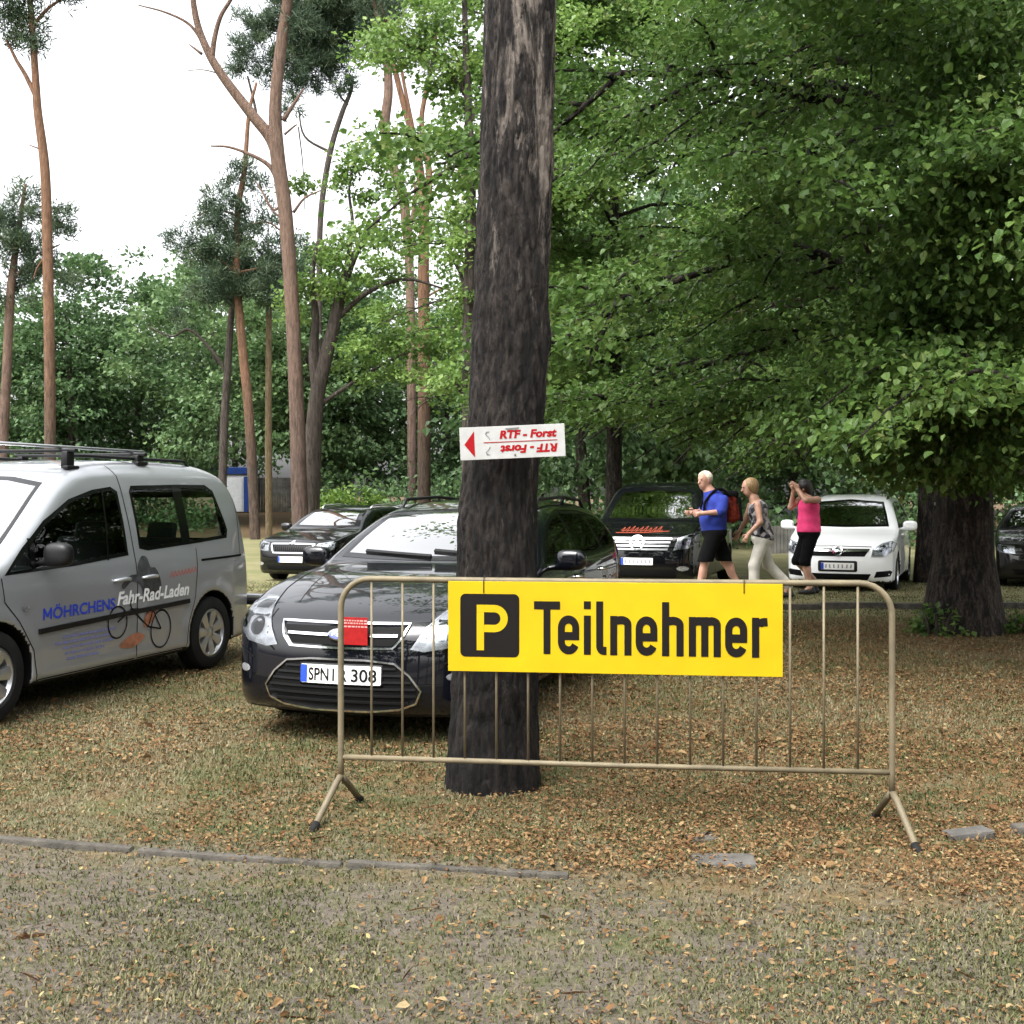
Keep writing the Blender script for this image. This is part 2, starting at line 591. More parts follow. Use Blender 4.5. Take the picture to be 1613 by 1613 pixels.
def surface_nets(f, lo, hi, h):
    lo, hi = np.asarray(lo, float), np.asarray(hi, float)
    n = np.ceil((hi - lo) / h).astype(int) + 1
    ax = [lo[i] + h * np.arange(n[i]) for i in range(3)]
    X, Y, Z = np.meshgrid(*ax, indexing='ij')
    D = f(X.ravel(), Y.ravel(), Z.ravel()).reshape(n)
    S = D < 0
    cs = n - 1
    acc = np.zeros((*cs, 3))
    cnt = np.zeros(cs)
    corners = [(i, j, k) for i in (0, 1) for j in (0, 1) for k in (0, 1)]
    for a in corners:
        for d in range(3):
            if a[d] == 0:
                b = list(a)
                b[d] = 1
                da = D[a[0]:a[0] + cs[0], a[1]:a[1] + cs[1], a[2]:a[2] + cs[2]]
                db = D[b[0]:b[0] + cs[0], b[1]:b[1] + cs[1], b[2]:b[2] + cs[2]]
                m = (da < 0) != (db < 0)
                t = np.where(m, da / np.where(m, da - db, 1), 0)
                for c in range(3):
                    acc[..., c] += np.where(m, a[c] + (t if c == d else 0), 0)
                cnt += m
    act = cnt > 0
    idx = -np.ones(cs, int)
    idx[act] = np.arange(act.sum())
    ijk = np.argwhere(act)
    V = lo + h * (ijk + acc[act] / cnt[act][:, None])
    quads = []
    for d in range(3):
        u, v = (d + 1) % 3, (d + 2) % 3
        sl0 = [slice(None)] * 3
        sl1 = [slice(None)] * 3
        sl0[d] = slice(0, n[d] - 1)
        sl1[d] = slice(1, n[d])
        m = S[tuple(sl0)] != S[tuple(sl1)]
        E_ = np.argwhere(m)
        ok = (E_[:, u] > 0) & (E_[:, v] > 0) & (E_[:, u] < n[u] - 1) & (E_[:, v] < n[v] - 1)
        E_ = E_[ok]
        ins = S[tuple(sl0)][tuple(E_.T)]
        def cell(du, dv):
            c = E_.copy()
            c[:, u] -= du
            c[:, v] -= dv
            return idx[tuple(c.T)]
        q = np.stack([cell(1, 1), cell(0, 1), cell(0, 0), cell(1, 0)], 1)
        q[~ins] = q[~ins][:, ::-1]
        quads.append(q)
    Q = np.concatenate(quads)
    Q = Q[(Q >= 0).all(1)]
    for _ in range(3):
        g = grad(f, V)
        d = f(V[:, 0], V[:, 1], V[:, 2])
        s = d / np.maximum((g * g).sum(1), 0.2)
        V = V - np.clip(s, -h * 0.5, h * 0.5)[:, None] * g
    N = grad(f, V)
    N /= np.maximum(np.linalg.norm(N, axis=1), 1e-9)[:, None]
    return V, Q, N

def in_poly(poly, px, py):
    poly = np.asarray(poly, float)
    c = np.zeros(np.shape(px), bool)
    j = len(poly) - 1
    for i in range(len(poly)):
        xi, yi = poly[i]
        xj, yj = poly[j]
        if yi != yj:
            c ^= ((yi > py) != (yj > py)) & (px < (xj - xi) * (py - yi) / (yj - yi) + xi)
        j = i
    return c

def poly_dist(poly, px, py):
    poly = np.asarray(poly, float)
    d = np.full(np.shape(px), 1e9)
    for i in range(len(poly)):
        a, b = poly[i - 1], poly[i]
        e = b - a
        t = np.clip(((px - a[0]) * e[0] + (py - a[1]) * e[1]) / max(e @ e, 1e-12), 0, 1)
        d = np.minimum(d, (px - a[0] - t * e[0]) ** 2 + (py - a[1] - t * e[1]) ** 2)
    d = np.sqrt(d)
    return np.where(in_poly(poly, px, py), -d, d)

class Table2:
    def __init__(self, poly, h=0.015, pad=0.5, blur=2):
        poly = np.asarray(poly, float)
        self.lo = poly.min(0) - pad
        n = np.ceil((poly.max(0) + pad - self.lo) / h).astype(int) + 1
        self.h = h
        X, Y = np.meshgrid(self.lo[0] + h * np.arange(n[0]), self.lo[1] + h * np.arange(n[1]), indexing='ij')
        D = poly_dist(poly, X, Y)
        for _ in range(blur):
            E_ = np.pad(D, 1, mode='edge')
            D = (E_[:-2, 1:-1] + 2 * D + E_[2:, 1:-1]) / 4
            E_ = np.pad(D, 1, mode='edge')
            D = (E_[1:-1, :-2] + 2 * D + E_[1:-1, 2:]) / 4
        self.D, self.n = D, n
    def __call__(self, a, b):
        u = np.clip((a - self.lo[0]) / self.h, 0, self.n[0] - 1.001)
        v = np.clip((b - self.lo[1]) / self.h, 0, self.n[1] - 1.001)
        i, j = u.astype(int), v.astype(int)
        fu, fv = u - i, v - j
        D = self.D
        return (D[i, j] * (1 - fu) + D[i + 1, j] * fu) * (1 - fv) + (D[i, j + 1] * (1 - fu) + D[i + 1, j + 1] * fu) * fv

def smooth_closed(P, n=6):
    P = np.asarray(P, float)
    m = len(P)
    out = []
    for i in range(m):
        p0, p1, p2, p3 = P[i - 1], P[i], P[(i + 1) % m], P[(i + 2) % m]
        d01, d12, d23 = [max(np.linalg.norm(a - b), 1e-6) ** 0.5 for a, b in ((p0, p1), (p1, p2), (p2, p3))]
        m1 = (p1 - p0) / d01 - (p2 - p0) / (d01 + d12) + (p2 - p1) / d12
        m2 = (p2 - p1) / d12 - (p3 - p1) / (d12 + d23) + (p3 - p2) / d23
        m1, m2 = m1 * d12, m2 * d12
        for k in range(n):
            t = k / n
            out.append((2 * t ** 3 - 3 * t * t + 1) * p1 + (t ** 3 - 2 * t * t + t) * m1 + (-2 * t ** 3 + 3 * t * t) * p2 + (t ** 3 - t * t) * m2)
    return np.array(out)

def resample(poly, step, closed=True):
    poly = [np.asarray(p, float) for p in poly]
    out = []
    m = len(poly)
    for i in range(m if closed else m - 1):
        a, b = poly[i], poly[(i + 1) % m]
        k = max(1, int(np.ceil(np.linalg.norm(b - a) / step)))
        for t in range(k):
            out.append(a + (b - a) * t / k)
    if not closed:
        out.append(poly[-1])
    return np.array(out)

def shrink(poly, d):
    """move each vertex of a polygon inwards by about d"""
    P = np.asarray(poly, float)
    A = 0.5 * np.sum(P[:, 0] * np.roll(P[:, 1], -1) - P[:, 1] * np.roll(P[:, 0], -1))
    s = 1 if A > 0 else -1
    out = []
    for i in range(len(P)):
        e1, e2 = P[i] - P[i - 1], P[(i + 1) % len(P)] - P[i]
        e1, e2 = e1 / max(np.linalg.norm(e1), 1e-9), e2 / max(np.linalg.norm(e2), 1e-9)
        n1, n2 = s * np.array([-e1[1], e1[0]]), s * np.array([-e2[1], e2[0]])
        b = n1 + n2
        b /= max(b @ b / 2, 0.35)
        out.append(P[i] + b * d)
    return np.array(out)

def tri_poly(outer, inner=None, step=0.05):
    """triangulate a polygon (optionally with a hole) with inside points, for wrapping on a curved surface"""
    outer = resample(outer, step)
    rings = [outer] + ([resample(inner, step)] if inner is not None else [])
    pts, edges = [], []
    for r in rings:
        n = len(pts)
        pts += [tuple(p) for p in r]
        edges += [(n + i, n + (i + 1) % len(r)) for i in range(len(r))]
    lo, hi = outer.min(0), outer.max(0)
    gx, gy = np.meshgrid(np.arange(lo[0], hi[0], step), np.arange(lo[1], hi[1], step), indexing='ij')
    gx, gy = gx.ravel(), gy.ravel()
    d = poly_dist(outer, gx, gy)
    ok = d < -step * 0.4
    if inner is not None:
        ok &= poly_dist(rings[1], gx, gy) > step * 0.4
    pts += [(a, b) for a, b in zip(gx[ok], gy[ok])]
    r = delaunay_2d_cdt([Vector(p) for p in pts], edges, [], 0, 1e-5)
    V = np.array([(v.x, v.y) for v in r[0]])
    T = np.array([f for f in r[2] if len(f) == 3], int)
    c = V[T].mean(1)
    keep = in_poly(outer, c[:, 0], c[:, 1])
    if inner is not None:
        keep &= ~in_poly(rings[1], c[:, 0], c[:, 1])
    return V, T[keep]
# ---------------------------------------------------------------- ground
def axis(fine_lo, fine_hi, step, far_lo, far_hi, grow=1.18):
    a = list(np.arange(fine_lo, fine_hi + step / 2, step))
    s = step
    while a[-1] < far_hi:
        s *= grow
        a.append(a[-1] + s)
    s = step
    while a[0] > far_lo:
        s *= grow
        a.insert(0, a[0] - s)
    return np.array(a)

def vnoise(x, y, seed=0, oct_=4):
    """cheap smooth value noise, about 0..1"""
    out = np.zeros_like(x, float)
    amp, tot = 1.0, 0.0
    for o in range(oct_):
        r = np.random.default_rng(seed * 31 + o)
        G = r.random((256, 256))
        xi, yi = np.floor(x).astype(int), np.floor(y).astype(int)
        fx, fy = x - xi, y - yi
        fx, fy = fx * fx * (3 - 2 * fx), fy * fy * (3 - 2 * fy)
        g = lambda i, j: G[i % 256, j % 256]
        out += amp * ((g(xi, yi) * (1 - fx) + g(xi + 1, yi) * fx) * (1 - fy) + (g(xi, yi + 1) * (1 - fx) + g(xi + 1, yi + 1) * fx) * fy)
        tot += amp
        amp *= 0.5
        x, y = x * 2.03 + 7.1, y * 2.03 + 3.7
    return out / tot

def gz(x, y):
    """ground height with small bumps; the near strip in front of the kerb lies a few centimetres lower"""
    x, y = np.asarray(x, float), np.asarray(y, float)
    b = (vnoise(x * 1.3 + 50, y * 1.3 + 50, 3, 4) - 0.5) * 0.05 * (1 - sst(20, 60, y))
    b = b + (vnoise(x * 9 + 50, y * 9 + 50, 5, 3) - 0.5) * 0.022 * (1 - sst(7, 12, y))
    return ground_z(x, y) + b - 0.03 * (1 - sst(-0.05, 0.05, y - kerb_y(x)))

def kerb_y(x):
    return 4.585 - 0.195 * x + 0.02 * np.sin(x * 1.7)

xs = axis(-4.5, 4.5, 0.05, -700, 700)
ys = axis(2.4, 8.0, 0.05, -200, 1500)
GX, GY = np.meshgrid(xs, ys, indexing='ij')
GZ = gz(GX, GY)
nx, ny = GX.shape
I = np.arange(nx * ny).reshape(nx, ny)
GQ = np.stack([I[:-1, :-1], I[1:, :-1], I[1:, 1:], I[:-1, 1:]], -1).reshape(-1, 4)

def ground_mat():
    m = bpy.data.materials.new('dry_ground')
    m.use_nodes = True
    N, Lk = m.node_tree.nodes, m.node_tree.links
    b = N['Principled BSDF']
    b.inputs['Roughness'].default_value = 0.95
    b.inputs['Specular IOR Level'].default_value = 0.15
    tc = N.new('ShaderNodeTexCoord')
    def noise(sc, det=6, rough=0.6, sq=None):
        n = N.new('ShaderNodeTexNoise')
        n.inputs['Scale'].default_value = sc
        n.inputs['Detail'].default_value = det
        n.inputs['Roughness'].default_value = rough
        Lk.new(tc.outputs['Object'], n.inputs['Vector'])
        return n.outputs['Fac']
    def ramp(fac, stops):
        r = N.new('ShaderNodeValToRGB')
        while len(r.color_ramp.elements) < len(stops):
            r.color_ramp.elements.new(0.5)
        for e, (p, c) in zip(r.color_ramp.elements, stops):
            e.position = p
            e.color = (*c, 1) if not isinstance(c, (int, float)) else (c, c, c, 1)
        Lk.new(fac, r.inputs['Fac'])
        return r.outputs['Color']
    def mix(f, a, c):
        mx = N.new('ShaderNodeMix')
        mx.data_type = 'RGBA'
        Lk.new(f, mx.inputs['Factor'])
        Lk.new(a, mx.inputs['A'])
        Lk.new(c, mx.inputs['B'])
        return mx.outputs['Result']
    def math_(op, a, c=None, d=None):
        n = N.new('ShaderNodeMath')
        n.operation = op
        for i, v in enumerate((a, c, d)):
            if v is None:
                continue
            if isinstance(v, (int, float)):
                n.inputs[i].default_value = v
            else:
                Lk.new(v, n.inputs[i])
        return n.outputs[0]
    fine = noise(38, 8, 0.75)
    mid = noise(5, 8, 0.7)
    big = noise(0.7, 5, 0.6)
    soil = ramp(fine, [(0.25, (0.048, 0.040, 0.031)), (0.5, (0.098, 0.083, 0.066)), (0.8, (0.160, 0.140, 0.113))])
    straw = ramp(fine, [(0.25, (0.050, 0.042, 0.022)), (0.5, (0.112, 0.094, 0.054)), (0.8, (0.185, 0.158, 0.098))])
    litter = ramp(fine, [(0.25, (0.046, 0.026, 0.011)), (0.5, (0.112, 0.066, 0.030)), (0.8, (0.19, 0.122, 0.060))])
    green = ramp(fine, [(0.25, (0.030, 0.036, 0.013)), (0.5, (0.068, 0.077, 0.030)), (0.8, (0.115, 0.126, 0.054))])
    sx = N.new('ShaderNodeSeparateXYZ')
    Lk.new(tc.outputs['Object'], sx.inputs[0])
    X, Y = sx.outputs['X'], sx.outputs['Y']
    # in front of the kerb: bare grey soil in the left and middle, thin grass on the right
    gp = ramp(math_('ADD', mid, math_('MULTIPLY', X, 0.025)), [(0.46, 0.0), (0.62, 0.85)])
    near = mix(gp, soil, mix(ramp(noise(9), [(0.42, 0), (0.58, 1)]), straw, green))
    # behind it: brown leaf litter with patches of dry grass, greener on the left
    lp = ramp(math_('ADD', mid, math_('MULTIPLY', X, 0.02)), [(0.42, 0.0), (0.58, 1.0)])
    dry = mix(ramp(noise(2.2, 6), [(0.42, 0), (0.62, 0.9)]), straw, green)
    behind = mix(lp, dry, litter)
    yk = math_('ADD', Y, math_('MULTIPLY', X, 0.195))
    k = ramp(math_('ADD', math_('SUBTRACT', yk, 4.27), math_('MULTIPLY', mid, 0.4)), [(0.15, 0.0), (0.9, 1.0)])
    c = mix(k, near, behind)
    # farther back: pale dry lawn
    lawn = mix(ramp(noise(0.9, 6), [(0.38, 0), (0.62, 0.85)]), ramp(fine, [(0.25, (0.10, 0.088, 0.045)), (0.55, (0.175, 0.158, 0.085)), (0.8, (0.25, 0.225, 0.135))]), ramp(fine, [(0.25, (0.06, 0.064, 0.026)), (0.55, (0.115, 0.122, 0.052)), (0.8, (0.17, 0.175, 0.085))]))
    fk = ramp(math_('ADD', math_('MULTIPLY', math_('SUBTRACT', Y, 13.6), 0.25), math_('MULTIPLY', big, 0.3)), [(0.12, 0.0), (0.42, 1.0)])
    c = mix(fk, c, lawn)
    # beyond the lawn: brown forest floor
    ff = ramp(math_('ADD', math_('MULTIPLY', math_('SUBTRACT', Y, 45.0), 0.3), big), [(0.3, 0.0), (0.8, 1.0)])
    c = mix(ff, c, ramp(fine, [(0.2, (0.0372, 0.0248, 0.0136)), (0.7, (0.1054, 0.0713, 0.0372))]))
    Lk.new(c, b.inputs['Base Color'])
    bp = N.new('ShaderNodeBump')
    bp.inputs['Strength'].default_value = 0.8
    bp.inputs['Distance'].default_value = 0.02
    Lk.new(fine, bp.inputs['Height'])
    Lk.new(bp.outputs['Normal'], b.inputs['Normal'])
    return m

M_GROUND = ground_mat()
ground = np_mesh('ground', np.stack([GX, GY, GZ], -1).reshape(-1, 3), GQ, M_GROUND)
tag(ground, 'dry grass and bare soil strewn with brown leaves', None, kind='structure')

# sunken stone edging: a line of narrow kerb stones across the left half, nearly level with the ground
M_STONE = mat('kerb_stone', (0.052, 0.046, 0.037), 0.95, var=0.45, vscale=12, bump=0.6, bscale=70)
M_STONE2 = mat('pale_stone', (0.062, 0.058, 0.052), 0.95, var=0.35, vscale=14, bump=0.5, bscale=60)
kb = []
x = -6.4
r_ = random.Random(3)
while x < -0.25:
    ln = r_.uniform(0.92, 1.0)
    y0, y1 = float(kerb_y(x)), float(kerb_y(x + ln))
    ang = math.atan2(y1 - y0, ln)
    kb.append(((x + ln / 2, (y0 + y1) / 2), ln - 0.008, ang))
    x += ln
kerb = MB()
for (c, ln, ang) in kb:
    z = float(gz(c[0], c[1] + 0.15))
    rise = 0.004 if c[0] < -0.9 else 0.0
    kerb.box((c[0], c[1], z - 0.10 + rise - 0.01 * r_.random()), (ln, 0.05, 0.2), rot=Matrix.Rotation(ang, 3, 'Z') @ Matrix.Rotation(r_.uniform(-0.012, 0.012), 3, 'Y'), bev=0.012)
kerb = kerb.build('kerb', M_STONE, None, angle=R(40))
tag(kerb, 'half sunken grey stone edging along the leafy ground', None, kind='structure')
kb2 = MB()
for k in range(9):
    xx = 1.6 + k
    kb2.box((xx * 1.0, 15.2 + 0.02 * k, float(gz(xx, 15.2)) - 0.02), (0.98, 0.10, 0.20), bev=0.015)
tag(kb2.build('kerb', M_STONE, None, angle=R(40)), 'dark low stone edging across the grass near the lime trunk', None, kind='structure')
kb3 = MB()
for k, (px, py, ln) in enumerate(((1596, 1308, 0.22),)):
    p = at(px, py, F * 1.5 / (py - HY))
    kb3.box((p.x + 0.1, p.y, float(gz(p.x, p.y)) - 0.03), (ln, 0.08, 0.12), rot=Matrix.Rotation(R(12), 3, 'Z'), bev=0.015)
tag(kb3.build('kerb', M_STONE, None, angle=R(40)), 'stone edging at the right edge of the photo', None, kind='structure')

def slab(px, py, w, d, rz, label, m, th=0.05, up=0.02):
    Y = F * 1.5 / (py - HY)
    p = at(px, py, Y)
    b = MB()
    b.box((0, 0, 0), (w, d, th), bev=0.012)
    o = b.build('paving_slab', m, None, angle=R(40))
    o.location = (p.x, p.y, float(gz(p.x, p.y)) + up - th / 2)
    o.rotation_euler = (R(1.5), R(-1), R(rz))
    return tag(o, label, 'slab')
slab(1140, 1356, 0.26, 0.14, -4, 'grey broken stone slab lying in the grass in front of the barrier', M_STONE2)
slab(1525, 1320, 0.22, 0.09, 18, 'pale narrow stone piece lying right of the barrier foot', M_STONE2, up=0.025)
slab(1105, 1318, 0.14, 0.10, 20, 'small flat stone sunk in the leaves behind the grey slab', M_STONE, up=0.012)
# ---------------------------------------------------------------- trees
def unit(v):
    return v / np.maximum(np.linalg.norm(v, axis=-1, keepdims=True), 1e-9)

def leaf_mesh(P, A, Nn, Ls, wid=0.42, six=True, fold=0.12, r=rng):
    """one folded leaf per point: P base, A direction to the tip, Nn leaf normal, Ls lengths"""
    A = unit(A)
    S = unit(np.cross(A, Nn))
    U = np.cross(S, A)
    L = Ls[:, None]
    if six:
        curl = (r.random((len(P), 1)) - 0.3) * 0.25
        pts = [P, P + A * L * .30 + S * L * wid + U * L * fold, P + A * L * .70 + S * L * wid * .68 + U * L * (fold - curl * .4), P + A * L - U * L * curl,
               P + A * L * .70 - S * L * wid * .68 + U * L * (fold - curl * .4), P + A * L * .30 - S * L * wid + U * L * fold]
        V = np.stack(pts, 1).reshape(-1, 3)
        b = np.arange(len(P))[:, None] * 6
        Q = np.concatenate([b + np.array([[0, 1, 2, 3]]), b + np.array([[0, 3, 4, 5]])])
        return V, Q
    pts = [P, P + A * L * .42 + S * L * wid + U * L * fold, P + A * L, P + A * L * .42 - S * L * wid + U * L * fold]
    V = np.stack(pts, 1).reshape(-1, 3)
    b = np.arange(len(P))[:, None] * 4
    T = np.concatenate([b + np.array([[0, 1, 2]]), b + np.array([[0, 2, 3]])])
    return V, T

def spray(C, D, n, sig, size, droop=0.35, flat=0.5, six=True, wid=0.42, r=rng, clump_var=0.55):
    """n leaves round every cluster centre C, pointing outwards along D and drooping; returns mesh arrays and a per-vertex shade number"""
    m = len(C)
    k = np.repeat(np.arange(m), n)
    off = r.normal(size=(m * n, 3)) * np.asarray(sig)
    P = C[k] + off
    A = unit(D[k] + r.normal(size=(m * n, 3)) * 0.75 + np.array([0, 0, -droop]))
    Nn = unit(np.array([0, 0, 1.0]) + r.normal(size=(m * n, 3)) * flat)
    L = size * r.uniform(0.5, 1.35, m * n)
    V, Q = leaf_mesh(P, A, Nn, L, wid, six, r=r)
    per = 6 if six else 4
    cv = r.random(m)[k] * clump_var + r.random(m * n) * (1 - clump_var)
    return V, Q, np.repeat(cv, per)

def tube_arr(pts, rad, n=8, r=None, rough=0.0):
    b = MB().tube(pts, list(rad), n)
    return b

BK_LIME = old_bark('lime_bark', 1.3, False, 0.8)
BK_GREY = bark_mat('grey_bark', (0.03, 0.025, 0.02), (0.10, 0.082, 0.07), 12, 0.16)
BK_PINE = bark_mat('pine_bark', (0.035, 0.024, 0.018), (0.11, 0.08, 0.062), 10, 0.2, upper=(0.20, 0.112, 0.068), z0=3.0, z1=6.5)
BK_PINE2 = bark_mat('pink_pine_bark', (0.05, 0.034, 0.026), (0.13, 0.09, 0.075), 10, 0.2, upper=(0.17, 0.112, 0.083), z0=2.5, z1=7.0)
BK_PALE = bark_mat('pale_bark', (0.09, 0.065, 0.035), (0.19, 0.145, 0.085), 10, 0.2)
LF_LIME = leaf_mat('lime_leaves', [(0.0, (0.042, 0.086, 0.020)), (0.45, (0.078, 0.148, 0.031)), (0.8, (0.130, 0.208, 0.050)), (0.93, (0.18, 0.24, 0.07)), (1.0, (0.32, 0.33, 0.13))], 0.45)
LF_MID = leaf_mat('maple_leaves', [(0.0, (0.060, 0.115, 0.024)), (0.5, (0.125, 0.215, 0.048)), (1.0, (0.22, 0.31, 0.085))], 0.45)
LF_WOOD = leaf_mat('wood_leaves', [(0.0, (0.040, 0.078, 0.032)), (0.5, (0.082, 0.150, 0.056)), (1.0, (0.145, 0.22, 0.085))], 0.4)
LF_NEEDLE = leaf_mat('pine_needles', [(0.0, (0.026, 0.050, 0.028)), (0.5, (0.052, 0.088, 0.048)), (1.0, (0.10, 0.135, 0.065))], 0.2, 0.6)
LF_HEDGE = leaf_mat('bright_shrub_leaves', [(0.0, (0.05, 0.10, 0.018)), (0.6, (0.11, 0.19, 0.035)), (1.0, (0.19, 0.26, 0.06))], 0.35)

def broadleaf(name, label, seed, H, Rr, z0, nl, nsec, ntw, nleaf, size, bark, leaf, trad, loc, lean=(0, 0), sig=(0.26, 0.26, 0.12), six=True, prof=None, group=None, flare=1.0, droop=0.35, up=0.75, fall=0.85, elev=None, rz=0.0, keep=None, zclip=None, extra=None):
    """trunk with limbs that rise and droop, side shoots and sprays of leaves along them"""
    r = np.random.default_rng(seed)
    root = thing(name, label, 'tree', loc, rz, group)
    B = MB()
    nt = 14
    tz = np.linspace(0, 1, nt)
    path = [Vector((lean[0] * t * t + 0.08 * math.sin(3 * t + seed), lean[1] * t * t + 0.06 * math.sin(4 * t + seed * 2), H * 0.93 * t)) for t in tz]
    path[0].z = -0.25
    rads = [trad * ((1 - t) ** 0.8 * 0.92 + 0.05) * (1 + 0.45 * flare * math.exp(-t * H / 0.35)) for t in tz]
    cp = catmull(path, 4)
    cr = np.interp(np.linspace(0, 1, len(cp)), tz, rads)
    B.tube(cp, list(cr), 18)
    C, D = [], []
    prof = prof or (lambda t: (math.sin(math.pi * min(1, 0.18 + 0.82 * t)) ** 0.6))
    for i in range(nl):
        t = (i + r.random() * 0.8) / nl
        z = z0 + (H * 0.9 - z0) * t
        az = i * 2.39996 + r.normal() * 0.25
        ln = Rr * prof(t) * r.uniform(0.8, 1.1)
        tt = z / (H * 0.93)
        b0 = np.array(cp[int(min(len(cp) - 1, tt * (len(cp) - 1)))])
        dh = np.array([math.cos(az), math.sin(az), 0])
        e = (elev or (lambda q: 0.25 + 0.6 * q))(t)
        us = np.linspace(0, 1, 7)
        wob = r.normal(size=(7, 3)) * 0.05 * ln * us[:, None]
        pts = np.array([b0 + dh * ln * u + np.array([0, 0, ln * (e * u - fall * 0.55 * u * u)]) for u in us]) + wob
        rr = max(0.012, trad * 0.30 * (1 - t * 0.6) * (ln / Rr))
        if zclip:
            pts[:, 2] = np.maximum(pts[:, 2], zclip(pts[:, 0]))
        B.tube([tuple(p) for p in pts], [rr * (1 - 0.85 * u) for u in us], 6)
        for j in range(nsec):
            u = 0.22 + 0.78 * (j + r.random()) / nsec
            k = min(5, int(u * 6))
            p = pts[k] + (pts[k + 1] - pts[k]) * (u * 6 - k)
            sg = 1 if j % 2 else -1
            a2 = az + sg * r.uniform(0.35, 1.3) * (1.15 - u * 0.5)
            d2 = np.array([math.cos(a2), math.sin(a2), r.uniform(-0.25, 0.35)])
            l2 = ln * r.uniform(0.22, 0.42) * (1.15 - 0.55 * u)
            vs_ = np.linspace(0, 1, 4)
            q = np.array([p + d2 * l2 * v + np.array([0, 0, -0.30 * l2 * v * v]) for v in vs_])
            B.tube([tuple(x) for x in q], [rr * 0.3 * (1 - 0.8 * v) + 0.003 for v in vs_], 4, cap=False)
            for w in range(ntw):
                v = 0.25 + 0.75 * (w + r.random()) / ntw
                C.append(p + d2 * l2 * v + np.array([0, 0, -0.30 * l2 * v * v - 0.05]))
                D.append(unit(d2 + dh * 0.4))
    C, D = np.array(C), np.array(D)
    if keep is not None:
        kk = keep(C)
        C, D = C[kk], D[kk]
    if extra is not None:
        E1, E2 = extra(B, r)
        C, D = np.vstack([C, E1]), np.vstack([D, E2])
    V, Q, cv = spray(C, D, nleaf, sig, size, droop=droop, six=six, r=r)
    B.build('trunk', bark, root, smooth=True)
    np_mesh('crown', V, [Q], leaf, root, smooth=False, rnd=cv)
    return root

# the big lime on the right: its crown fills the right half of the view
XL = (1528 - CX) / F * 12.6
def lime_keep(C):
    r = np.random.default_rng(3)
    zmin = np.interp(C[:, 0], [-6, -4.2, -2.8, -1.2, 2], [2.35, 2.15, 1.95, 1.62, 1.6])
    k = C[:, 2] > zmin + (vnoise(C[:, 0] * 1.5 + 60, C[:, 1] * 1.5 + 60, 61, 2) - 0.35) * 0.9
    k &= C[:, 0] < 4.6
    k &= (C[:, 1] < 0.8) | (r.random(len(C)) < 0.22)
    k &= r.random(len(C)) < np.interp(C[:, 0], [-3, 1], [1.0, 0.72])
    k &= C[:, 1] > -5.4
    return k
def lime_boughs(B, r):
    """boughs reaching out to the front and right, hanging low"""
    base = np.array([XL, 12.6, float(ground_z(0, 12.6))])
    C, D = [], []
    for (px, py, Y, rad) in ((1570, 235, 8.6, .55), (1500, 300, 9.0, .6), (1420, 300, 9.6, .6), (1560, 380, 9.2, .6), (1610, 300, 9.0, .6), (1480, 430, 9.6, .6), (1600, 470, 9.4, .6), (1400, 480, 10.2, .6), (1540, 540, 9.8, .6), (1460, 590, 10.2, .6),
                             (1600, 600, 10.0, .6), (1380, 610, 10.6, .55), (1520, 660, 10.4, .55), (1440, 700, 11.0, .5), (1590, 695, 10.4, .5), (1360, 690, 11.0, .5), (1500, 742, 11.3, .42), (1590, 738, 11.2, .40), (1420, 745, 11.4, .4), (1290, 650, 11.0, .5), (1560, 60, 9.2, .7), (1480, 130, 9.6, .7), (1600, 150, 9.2, .6),
                             (1540, 470, 11.4, .6), (1500, 200, 11.2, .7), (1540, 320, 11.4, .7), (1480, 620, 11.5, .5), (1560, 600, 11.5, .5)):
        c = np.array(at(px, py, Y)) - base
        t = np.array([0.0, 0.0, min(9.5, max(2.6, c[2] + 1.2))])
        mid = (t + c) / 2 + np.array([0, 0, 0.35])
        out = unit(c - t)
        B.tube([tuple(t), tuple(mid), tuple(c)], [0.035, 0.02, 0.006], 5)
        n = int(24 * (rad / .6) ** 2)
        u = unit(r.normal(size=(n, 3))) * (r.random((n, 1)) ** 0.45)
        P = c + u * np.array([rad * 1.25, rad * 1.1, rad * 0.62]) - np.array([0, 0, 1.0]) * (u[:, :1] ** 2) * rad * 0.35
        C.append(P)
        D.append(unit(out + u * 0.8 + np.array([0, 0, -0.25])))
    C, D = np.vstack(C), np.vstack(D)
    k = (C[:, 2] > 1.62) & (r.random(len(C)) < 0.85)
    return C[k], D[k]
lime = broadleaf('lime_tree', 'big lime tree with a thick dark trunk, its crown filling the right half', 11, 12.0, 5.5, 2.3, 74, 16, 5, 62, 0.071, BK_LIME, LF_LIME, 0.335,
                 (XL, 12.6, float(ground_z(0, 12.6))), sig=(0.21, 0.21, 0.085), prof=lambda t: (0.98 if t < 0.45 else max(0.22, 0.98 - 2.2 * (t - 0.45))), elev=lambda q: 0.22 + 0.65 * q, flare=1.25, fall=0.95, keep=lime_keep, droop=0.5, zclip=lambda x: np.interp(x, [-6, -3, 0], [2.75, 2.55, 2.05]), extra=lime_boughs)
